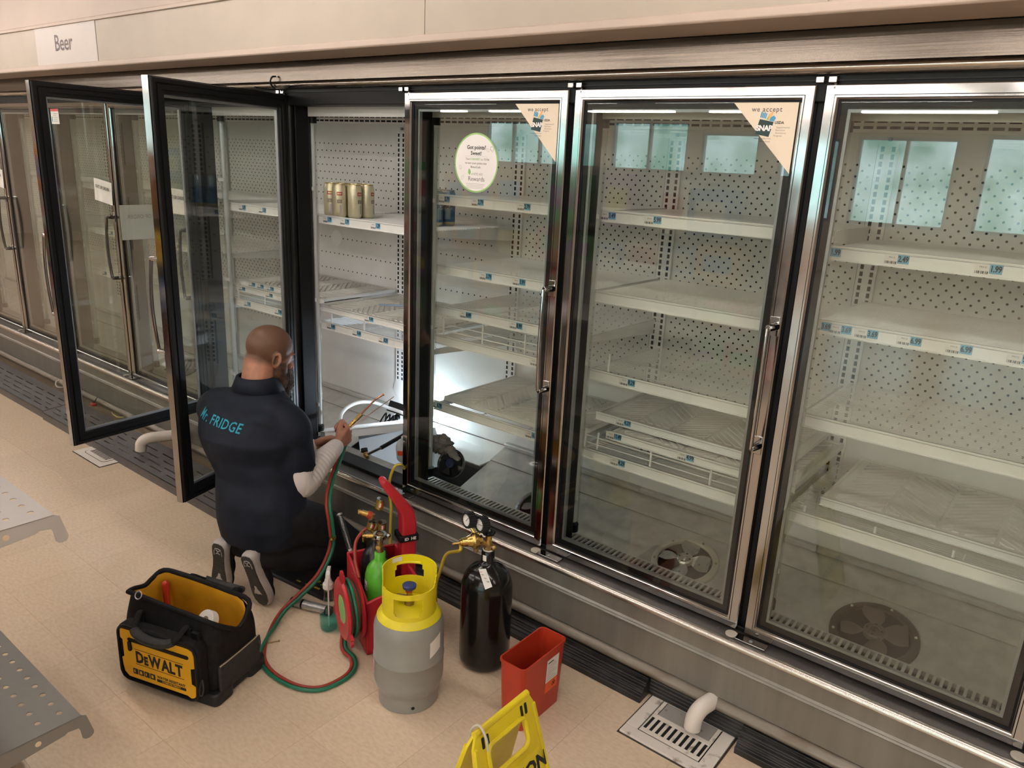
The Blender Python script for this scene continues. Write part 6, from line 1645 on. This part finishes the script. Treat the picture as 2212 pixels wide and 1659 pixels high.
# neck, torso, limbs of the body under the clothes
chain(b, [hpnt(0, -0.028, -0.060), NEB + Fv * 0.004 + V(0, 0, 0.035), NEB - V(0, 0, 0.03)], [0.063, 0.064, 0.068], M['skin'], 20)
chain(b, [NEB - V(0, 0, 0.03), UCH + Fv * 0.03, CHE + Fv * 0.02, WAI, PEL], [0.07, 0.085, 0.10, 0.105, 0.12], M['skin'], 20)
for s_, k_, a_ in ((PEL + Rv * 0.09, RKN, RAN), (PEL - Rv * 0.09, LKN, LAN)):
    chain(b, [s_ - V(0, 0, 0.03), (s_ + k_) * 0.5 + V(0, 0, 0.02), k_], [0.075, 0.068, 0.052], M['skin']); chain(b, [k_, (k_ * 0.55 + a_ * 0.45), a_], [0.050, 0.048, 0.036], M['skin'])
for s_, e_, w_ in ((RSH, REL, RWR), (LSH, LEL, LWR)):
    chain(b, [UCH + Fv * 0.03, s_, (s_ + e_) * 0.5, e_], [0.05, 0.048, 0.044, 0.036], M['skin']); chain(b, [e_, e_ * 0.6 + w_ * 0.4, w_], [0.036, 0.037, 0.026], M['skin'])
# hands ---------------------------------------------------------------
def hand(wr, h, a, nrm, curl, thumb_side=1, sc=1.0):
    """h: wrist to knuckles, a: across towards the thumb, nrm: towards the palm side"""
    h, a, nrm = h.normalized(), a.normalized(), nrm.normalized()
    K = wr + h * 0.092 * sc
    for i, off in enumerate((0.030, 0.010, -0.010, -0.029)):     # metacarpals
        chain(b, [wr + a * off * 0.55 + h * 0.012, wr + a * off * 0.85 + h * 0.050, K + a * off - h * 0.006 * abs(i - 1)], [0.0150, 0.0145, 0.0118], M['skin'], 10, 3)
    L_ = (0.046, 0.050, 0.047, 0.038); r_ = (0.0098, 0.0100, 0.0094, 0.0084)
    for i, off in enumerate((0.030, 0.010, -0.010, -0.029)):
        p = K + a * off - h * 0.006 * abs(i - 1); d = h.copy(); pts = [p]; ang = 0
        for seg, (fr, cu) in enumerate(((1.0, curl[0]), (0.62, curl[1]), (0.50, curl[2]))):
            ang += cu; d = h * math.cos(ang) + nrm * math.sin(ang); p = p + d * L_[i] * fr * sc; pts.append(p)
        chain(b, pts, [r_[i] * 1.1, r_[i] * 1.02, r_[i] * 0.95, r_[i] * 0.82], M['skin'], 10, 3)
    t0 = wr + h * 0.030 + a * 0.022 + nrm * 0.006; t1 = t0 + h * 0.032 + a * 0.022 + nrm * 0.016; t2 = t1 + h * 0.030 + a * 0.004 + nrm * 0.016; t3 = t2 + h * 0.020 - a * 0.010 + nrm * 0.010
    chain(b, [t0, t1, t2, t3], [0.0165, 0.0140, 0.0118, 0.0095], M['skin'], 10, 4)
hR = V(-0.14, 0.90, 0.36).normalized(); aR = V(0.12, -0.25, 0.95); aR = (aR - hR * aR.dot(hR)).normalized()
nR = hR.cross(aR)
if nR.dot(V(-1, 0, 0)) < 0: nR = -nR
ta = V(0.22, 0.64, 0.60).normalized()
TB = RWR + hR * 0.095 + nR * 0.030 - ta * 0.02        # torch runs through the closed fist
hand(RWR, hR, aR, nR, (1.05, 1.35, 1.0))
hL = V(0.42, 0.80, 0.10).normalized(); aL = V(0.25, -0.20, 0.95); aL = (aL - hL * aL.dot(hL)).normalized(); nL = V(0.7, -0.5, -0.2); nL = (nL - hL * nL.dot(hL) - aL * nL.dot(aL)).normalized()
hand(LWR, hL, aL, nL, (0.75, 0.7, 0.45))
body = fuse(b, 'body', M['skin'], 0.0042, 4, MAN)
# shaved hair: darker stubble over the skull, fading at the nape and temples
inv = Hd.inverted(); at = body.data.attributes.new('stubble', 'FLOAT', 'POINT'); vals = []
for v_ in body.data.vertices:
    p = inv @ v_.co; s_ = 0.0
    if p.z > -0.14 and abs(p.x) < 0.12 and -0.14 < p.y < 0.13:
        line = -0.052 + 0.55 * max(0.0, p.y - 0.000) * 1.35 if p.y < 0.06 else 0.0455 + (p.y - 0.06) * 0.9
        if p.y < 0.0: line = -0.052
        s_ = min(1.0, max(0.0, (p.z - line) / 0.022))
        # side whiskers and jaw shadow down to the beard
        if 0.005 < p.y < 0.07 and p.z < 0.0: s_ = max(s_, min(1.0, max(0.0, (-0.002 - p.z) / 0.03)) * 0.9)
        if abs(p.x) > 0.082: s_ = 0.0
    vals.append(s_)
at.data.foreach_set('value', vals)
for sx in (-1, 1):
    MB().ell((sx * 0.029, 0.0835, -0.004), (0.0115, 0.0105, 0.0075), M['eyew'], 12, 8, Hd).ell((sx * 0.029, 0.0925, -0.005), (0.0045, 0.0030, 0.0045), M['ink'], 10, 6, Hd).build('eye', MAN)
    MB().tube([hpnt(sx * 0.012, 0.0955, 0.016), hpnt(sx * 0.030, 0.0930, 0.022), hpnt(sx * 0.050, 0.0780, 0.016)], [0.003, 0.0045, 0.0025], M['beardm'], n=6).build('eyebrow', MAN)
# beard: mass plus loose strands
bd = MB()
bd.ell((0, 0.070, -0.082), (0.060, 0.056, 0.054), M['beardm'], 18, 12, Hd); bd.ell((0, 0.088, -0.135), (0.056, 0.054, 0.060), M['beardm'], 18, 12, Hd); bd.ell((0, 0.102, -0.195), (0.048, 0.048, 0.055), M['beardm'], 16, 10, Hd); bd.ell((0, 0.108, -0.245), (0.032, 0.034, 0.042), M['beardm'], 16, 10, Hd)
for sx in (-1, 1): bd.ell((sx * 0.054, 0.034, -0.060), (0.019, 0.034, 0.050), M['beardm'], 14, 10, Hd); bd.ell((sx * 0.052, 0.052, -0.100), (0.020, 0.036, 0.045), M['beardm'], 14, 10, Hd)
bd.ell((0, 0.088, -0.062), (0.034, 0.018, 0.012), M['beardm'], 14, 8, Hd)
BEARD = fuse(bd, 'beard', M['beardm'], 0.006, 3, MAN)
st = MB(); rnd = random.Random(5)
for i in range(620):
    a = rnd.uniform(-2.2, 2.2) + PI / 2; t_ = rnd.random(); z0 = -0.05 - 0.19 * t_; k = 1 - 0.45 * t_ * t_
    x0, y0 = 0.061 * k * math.cos(a), 0.068 + 0.040 * t_ + 0.056 * k * math.sin(a)
    L_ = rnd.uniform(0.03, 0.065)
    p0 = (x0 * 0.93, y0 * 0.97, z0); p1 = (x0 * 1.06 + rnd.uniform(-.006, .006), y0 + rnd.uniform(-.003, .009), z0 - L_ * 0.5); p2 = (x0 * 0.85 + rnd.uniform(-.016, .016), y0 - 0.012 + rnd.uniform(-.012, .012), z0 - L_)
    st.tube([Hd @ V(*p0), Hd @ V(*p1), Hd @ V(*p2)], [0.0011, 0.0009, 0.0003], M['beardm'], n=3, caps=False)
o = st.build('beard_strands', BEARD); o['kind'] = 'stuff'

# shirt ---------------------------------------------------------------
s = MB()
rings(s, [(PEL + V(0.0, -0.005, -0.105), 0.170, 0.140), (PEL + V(0, -0.005, -0.02), 0.186, 0.152), (PEL + V(-0.015, 0.0, 0.07), 0.182, 0.145), (WAI, 0.188, 0.146), (CHE + V(0, 0, -0.06), 0.205, 0.156), (CHE + V(0, -0.006, 0.01), 0.218, 0.164), (UCH + V(0, -0.006, -0.03), 0.218, 0.156), (UCH + V(0, 0.004, 0.022), 0.188, 0.130), (NEB + V(0, -0.012, -0.030), 0.140, 0.104), (NEB + V(0, -0.002, -0.002), 0.100, 0.086), (NEB + V(0, 0.004, 0.016), 0.080, 0.076)], M['shirt'])
for s_, e_ in ((RSH, REL), (LSH, LEL)):
    mid_ = s_ * 0.36 + e_ * 0.64
    chain(s, [UCH * 0.6 + s_ * 0.4, s_, s_ * 0.7 + e_ * 0.3, mid_], [0.094, 0.084, 0.080, 0.075], M['shirt'], 20)
SHIRT = fuse(s, 'polo_shirt', M['shirt'], 0.0085, 7, MAN)
# a few cloth folds
dm = SHIRT.data; co = np.zeros(len(dm.vertices) * 3); dm.vertices.foreach_get('co', co); co = co.reshape(-1, 3)
nr = np.zeros(len(dm.vertices) * 3); dm.vertices.foreach_get('normal', nr); nr = nr.reshape(-1, 3)
def bump_line(p, q, amp, wid):
    p, q = np.array(p), np.array(q); d = q - p; L_ = np.dot(d, d)
    t_ = np.clip(((co - p) @ d) / L_, 0, 1); dist = np.linalg.norm(co - (p + t_[:, None] * d), axis=1)
    return amp * np.exp(-(dist / wid) ** 2) * np.sin(PI * np.clip(t_, 0.02, 0.98))
disp = np.zeros(len(co))
def bp(r_, f_, z): return tuple(V(-0.30, -0.48, 0) + Rv * r_ + Fv * f_ + V(0, 0, z))
for (p, q, a_, w_) in ((bp(-.05, -.14, .70), bp(.17, -.05, .60), .007, .014), (bp(.00, -.15, .64), bp(.19, -.06, .53), -.006, .016), (bp(-.10, -.15, .45), bp(.16, -.10, .40), .008, .018), (bp(-.06, -.16, .40), bp(.20, -.09, .33), -.007, .016), (bp(.02, -.15, .36), bp(.22, -.04, .29), .008, .016), (bp(.12, .0, .62), bp(.20, .02, .50), -.008, .016), (bp(-.18, -.10, .58), bp(-.02, -.15, .50), .006, .018), (bp(.15, -.06, .47), bp(.19, .07, .43), .007, .014), (bp(.13, -.07, .70), bp(.19, -.03, .62), .006, .012), (bp(-.12, -.14, .33), bp(.05, -.18, .28), .007, .016),
        (bp(.03, -.14, .75), bp(.15, -.06, .70), -.006, .010), (bp(-.16, -.13, .66), bp(-.02, -.17, .60), -.005, .012), (bp(.06, -.17, .44), bp(.20, -.07, .47), .007, .012), (bp(.02, -.17, .32), bp(.20, -.08, .38), -.006, .012), (bp(.10, -.12, .26), bp(.22, -.02, .24), .007, .012), (bp(-.20, -.08, .44), bp(-.06, -.16, .39), .006, .014), (bp(.17, -.03, .66), bp(.235, .03, .60), -.006, .010), (bp(.16, .02, .57), bp(.235, .06, .54), .006, .010), (bp(.15, -.10, .52), bp(.17, .0, .42), .007, .012)):
    disp += bump_line(p, q, a_ * 1.5, w_ * 0.85)
co += nr * disp[:, None]; dm.vertices.foreach_set('co', co.ravel()); dm.update()
# collar
cl = MB(); vs = []; n = 26
for i in range(n + 1):
    a = PI * 0.5 + 0.42 + (2 * PI - 0.84) * i / n
    ca_, sa_ = math.cos(a), math.sin(a); cN = NEB + V(0, 0, 0.018) + Fv * 0.004
    up = 0.020 if sa_ < 0.3 else 0.006
    vs += [cN + Rv * 0.072 * ca_ + Fv * 0.070 * sa_ + V(0, 0, up + 0.012), cN + Rv * 0.082 * ca_ + Fv * 0.079 * sa_ + V(0, 0, up + 0.010), cN + Rv * 0.104 * ca_ + Fv * 0.098 * sa_ + V(0, 0, up - 0.038 - 0.004 * abs(ca_))]
fs = []
for i in range(n):
    for k in range(2): fs.append((3 * i + k, 3 * i + k + 1, 3 * i + 3 + k + 1, 3 * i + 3 + k))
cl.add(vs, fs, M['shirt']); co_ = cl.build('collar', SHIRT, smooth=60)
mo = co_.modifiers.new('solid', 'SOLIDIFY'); mo.thickness = 0.004; mo.offset = 1
# lettering laid on the back of the shirt
bvh = BVHTree.FromPolygons([v_.co.copy() for v_ in dm.vertices], [tuple(p.vertices) for p in dm.polygons])
def drape(body_, size, cr, cz, bold, spacing=1.0, tilt=0.0):
    vs, fs = text_mesh(body_, size, spacing, bold); out = []
    for v_ in vs:
        x, z = v_.x * math.cos(tilt) - v_.y * math.sin(tilt), v_.x * math.sin(tilt) + v_.y * math.cos(tilt)
        o_ = V(-0.33, -0.48, 0) + Rv * (cr + x) - Fv * 0.5 + V(0, 0, cz + z)
        hit = bvh.ray_cast(o_, Fv)
        out.append((hit[0] - Fv * 0.0018) if hit[0] else (o_ + Fv * 0.36))
    return out, fs
tx = MB(); v2, f2 = drape('Mr. FRIDGE', 0.047, -0.065, 0.722, 0.0006, 1.08, -0.06); tx.add(v2, f2, M['teal']); tx.build('back_lettering', SHIRT, smooth=0)
# white undersleeves ------------------------------------------------------
for s_, e_, w_ in ((RSH, REL, RWR), (LSH, LEL, LWR)):
    u = MB(); st_ = s_ * 0.45 + e_ * 0.55
    chain(u, [st_, e_ + (e_ - (s_ + w_) * 0.5).normalized() * 0.006, e_ * 0.55 + w_ * 0.45, w_ - (w_ - e_).normalized() * 0.012], [0.062, 0.060, 0.054, 0.037], M['under'], 18, 7)
    uo = fuse(u, 'undersleeve', M['under'], 0.006, 5, MAN)
    d2 = uo.data; c2 = np.zeros(len(d2.vertices) * 3); d2.vertices.foreach_get('co', c2); c2 = c2.reshape(-1, 3); n2 = np.zeros(len(d2.vertices) * 3); d2.vertices.foreach_get('normal', n2); n2 = n2.reshape(-1, 3)
    ax_ = np.array((w_ - e_).normalized()); tt = (c2 - np.array(e_)) @ ax_
    env = np.clip(tt / 0.05, 0, 1) * np.clip((0.24 - tt) / 0.05, 0, 1)
    c2 += n2 * (0.0022 * np.sin(tt * 300 + 14 * c2[:, 2] + 9 * c2[:, 0]) * env)[:, None]
    d2.vertices.foreach_set('co', c2.ravel()); d2.update()
# trousers --------------------------------------------------------------
t_ = MB()
rings(t_, [(PEL + V(0, 0, -0.130), 0.150, 0.120), (PEL + V(0, 0, -0.06), 0.182, 0.146), (PEL + V(-0.01, 0, 0.05), 0.176, 0.138)], M['pants'])
for s_, k_, a_ in ((PEL + Rv * 0.085, RKN, RAN), (PEL - Rv * 0.085, LKN, LAN)):
    chain(t_, [s_ - V(0, 0, 0.02), (s_ + k_) * 0.5 + V(0, 0, 0.025), k_ + V(0, 0, 0.006)], [0.105, 0.094, 0.072], M['pants'], 20)
    chain(t_, [k_ + V(0, 0.006, -0.002), k_ * 0.5 + a_ * 0.5 + V(0, 0, -0.012), a_], [0.072, 0.070, 0.052], M['pants'], 20)
fuse(t_, 'trousers', M['pants'], 0.0095, 6, MAN)
# shoes -------------------------------------------------------------------
SOLE = [(0.000, -0.132), (0.024, -0.128), (0.033, -0.112), (0.034, -0.085), (0.031, -0.045), (0.034, 0.0), (0.043, 0.045), (0.047, 0.080), (0.042, 0.112), (0.026, 0.134), (0.004, 0.142), (-0.020, 0.134), (-0.034, 0.112), (-0.038, 0.080), (-0.035, 0.040), (-0.029, -0.005), (-0.029, -0.050), (-0.032, -0.090), (-0.030, -0.114), (-0.020, -0.128)]
def shoe(toe, heel, nrm, mirror, label):
    """sole plane runs heel to toe, nrm points out of the sole"""
    y = (Vector(toe) - Vector(heel)).normalized(); z = -Vector(nrm); z = (z - y * z.dot(y)).normalized(); x = y.cross(z)
    c = (Vector(toe) * 0.51 + Vector(heel) * 0.49); s_ = ((Vector(toe) - Vector(heel)).length) / 0.274
    A = Matrix(((x.x, y.x, z.x, c.x), (x.y, y.y, z.y, c.y), (x.z, y.z, z.z, c.z), (0, 0, 0, 1))) @ Matrix.Diagonal((mirror * s_, s_, s_, 1))
    sole = SOLE if mirror > 0 else SOLE
    up = MB()
    for (yy, zz, rx, ry, rz) in ((0.085, 0.036, 0.040, 0.058, 0.034), (0.03, 0.046, 0.036, 0.065, 0.042), (-0.06, 0.058, 0.034, 0.070, 0.052), (-0.085, 0.085, 0.034, 0.040, 0.040)): up.ell((0.002, yy, zz), (rx, ry, rz), M['shoeup'], 20, 12, A)
    sh = fuse(up, 'shoe', M['shoeup'], 0.006, 4, MAN); sh['label'] = label
    m_ = MB(); prof = [(-0.001, 0.96), (0.004, 1.03), (0.016, 1.06), (0.030, 1.03), (0.036, 0.93)]
    vs = []; n = len(SOLE)
    for zz, k in prof:
        for (px_, py_) in SOLE: vs.append((px_ * k, py_ * (1 + (k - 1) * 0.35), zz + (0.016 if py_ < -0.09 else 0.0) * (1 if zz > 0.02 else 0)))
    fs = [(j * n + i, j * n + (i + 1) % n, (j + 1) * n + (i + 1) % n, (j + 1) * n + i) for j in range(len(prof) - 1) for i in range(n)] + [tuple(range(n - 1, -1, -1))]
    m_.add(vs, fs, M['midsole'], A); m_.build('midsole', sh, smooth=60)
    o_ = MB(); o_.prism([(px_ * 0.93, py_ * 0.965) for px_, py_ in SOLE], -0.0045, 0.0, M['solerub'], A)
    for i in range(17): o_.box((-0.027, -0.098 + 0.0125 * i, -0.0058), (0.027 + (0.010 if i > 9 else 0), -0.0935 + 0.0125 * i, -0.0045), M['solerub'], A)
    os_ = o_.build('outsole', sh, smooth=0)
    k_ = MB()
    bull = [(-0.006, 0.028), (0.004, 0.030), (0.007, 0.046), (0.016, 0.058), (0.022, 0.074), (0.014, 0.070), (0.002, 0.073), (-0.012, 0.070), (-0.020, 0.076), (-0.016, 0.058), (-0.008, 0.046)]
    k_.prism(bull, -0.0066, -0.0058, M['midsole'], A)
    for s2 in (-1, 1): k_.tube([A @ V(-0.010, -0.088 + s2 * 0.010, -0.0063), A @ V(0.0, -0.086 + s2 * 0.004, -0.0063), A @ V(0.010, -0.088 + s2 * 0.010, -0.0063)], 0.0022, M['midsole'], n=5)
    k_.tube([A @ V(0, -0.091, -0.0063), A @ V(0, -0.081, -0.0063)], 0.0022, M['midsole'], n=5)
    k_.tube([A @ V(px_ * 0.60, py_ * 0.80, -0.0058) for px_, py_ in SOLE[17:20] + SOLE[0:4]], 0.0018, M['midsole'], n=5)
    k_.build('sole_print', sh, smooth=0)
    lg = MB(); lg.prism([(x_ * 0.8, (y_ - .05) * 0.8) for x_, y_ in bull], 0, 0.001, M['paper'], A @ T(0.0365, -0.062, 0.064) @ RZ(PI / 2) @ RX(PI / 2) @ RZ(PI)); lg.build('side_emblem', sh, smooth=0)
    return sh
shoe((-0.128, -0.628, 0.012), (-0.140, -0.690, 0.256), (0.22, -0.95, 0.18), 1, 'black trainer with dark tread and pale midsole')
shoe((-0.330, -0.690, 0.014), (-0.285, -0.712, 0.262), (0.35, -0.92, 0.15), -1, 'black trainer with dark tread and pale midsole')

# brazing torch held in the right hand ----------------------------------
TO = empty('brazing_torch', tuple(TB), 0, 'small brass brazing torch held in the right hand', 'torch')
MB().cyl(TB - ta * 0.055, TB + ta * 0.085, 0.0085, M['brass'], n=14).cyl(TB + ta * 0.085, TB + ta * 0.120, 0.0105, M['brassd'], n=8).build('torch_handle', TO)
pt = TB + ta * 0.120
MB().tube(smooth_path([pt, pt + ta * 0.04, pt + ta * 0.085 + V(0.004, 0.004, 0.004), pt + ta * 0.118 + V(0.012, 0.012, 0.002)], 6), [0.0042] * 18 + [0.0060], M['copper'], n=10).build('torch_tip', TO)
tag(MB().cyl((-0.375, 0.02, 0.79), (-0.20, 0.10, 0.60), 0.0014, M['copper'], n=6).build('brazing_rod') if False else MB().cyl((-0.345, -0.055, 0.520), (-0.285, 0.215, 0.660), 0.0016, M['copper'], n=6).build('brazing_rod'), 'thin brazing rod held in the left hand', 'rod')

# ================================================================== AISLE BEHIND THE CAMERA (seen only as reflections in the doors)
AIS = empty('aisle_gondola', (-4.5, -3.9, 0), 0, 'stocked aisle shelving mirrored in the far left doors', 'shelving')
MB().box((-9.0, -4.06, 0.0), (0.2, -4.0, 1.72), M['gonl']).build('back_panel', AIS)
MB().box((-9.0, -4.0, 0.0), (0.2, -3.6, 0.14), M['gon']).build('plinth', AIS)
for z in (0.50, 0.86, 1.22): MB().box((-9.0, -4.0, z - 0.02), (0.2, -3.62, z), M['gon']).build('shelf_plate', AIS)
rnd = random.Random(11)
cols = [(0.45, 0.05, 0.05), (0.06, 0.18, 0.42), (0.62, 0.48, 0.06), (0.10, 0.34, 0.12), (0.65, 0.60, 0.55), (0.50, 0.20, 0.06), (0.25, 0.08, 0.30)]
bm = [mat('carton_%d' % i, c, 0.45, var=0.15, scale=20) for i, c in enumerate(cols)]
bproto = {}
for z in (0.14, 0.50, 0.86, 1.22):
    x = -8.9
    while x < 0.0:
        w_ = rnd.choice((0.28, 0.36, 0.44)); h_ = rnd.choice((0.22, 0.27, 0.30)) + (0.15 if z > 1.2 else 0); k = (w_, h_, rnd.randrange(len(bm)))
        if k not in bproto:
            m_ = MB().box((0, -0.13, 0), (w_, 0.13, h_), bm[k[2]]); m_.box((w_ * .15, .1301, h_ * .3), (w_ * .85, .1306, h_ * .75), bm[(k[2] + 3) % len(bm)])
            o = m_.build('product_carton', None, local=True, smooth=0); bproto[k] = o
        else:
            o = bproto[k].copy(); COL.objects.link(o)
        o.location = (x, -3.80, z + 0.0005)
        tag(o, 'blurred colourful carton on the aisle shelving mirrored in the doors', 'carton', 'cartons on the mirrored aisle')
        x += w_ + rnd.choice((0.012, 0.02, 0.25))
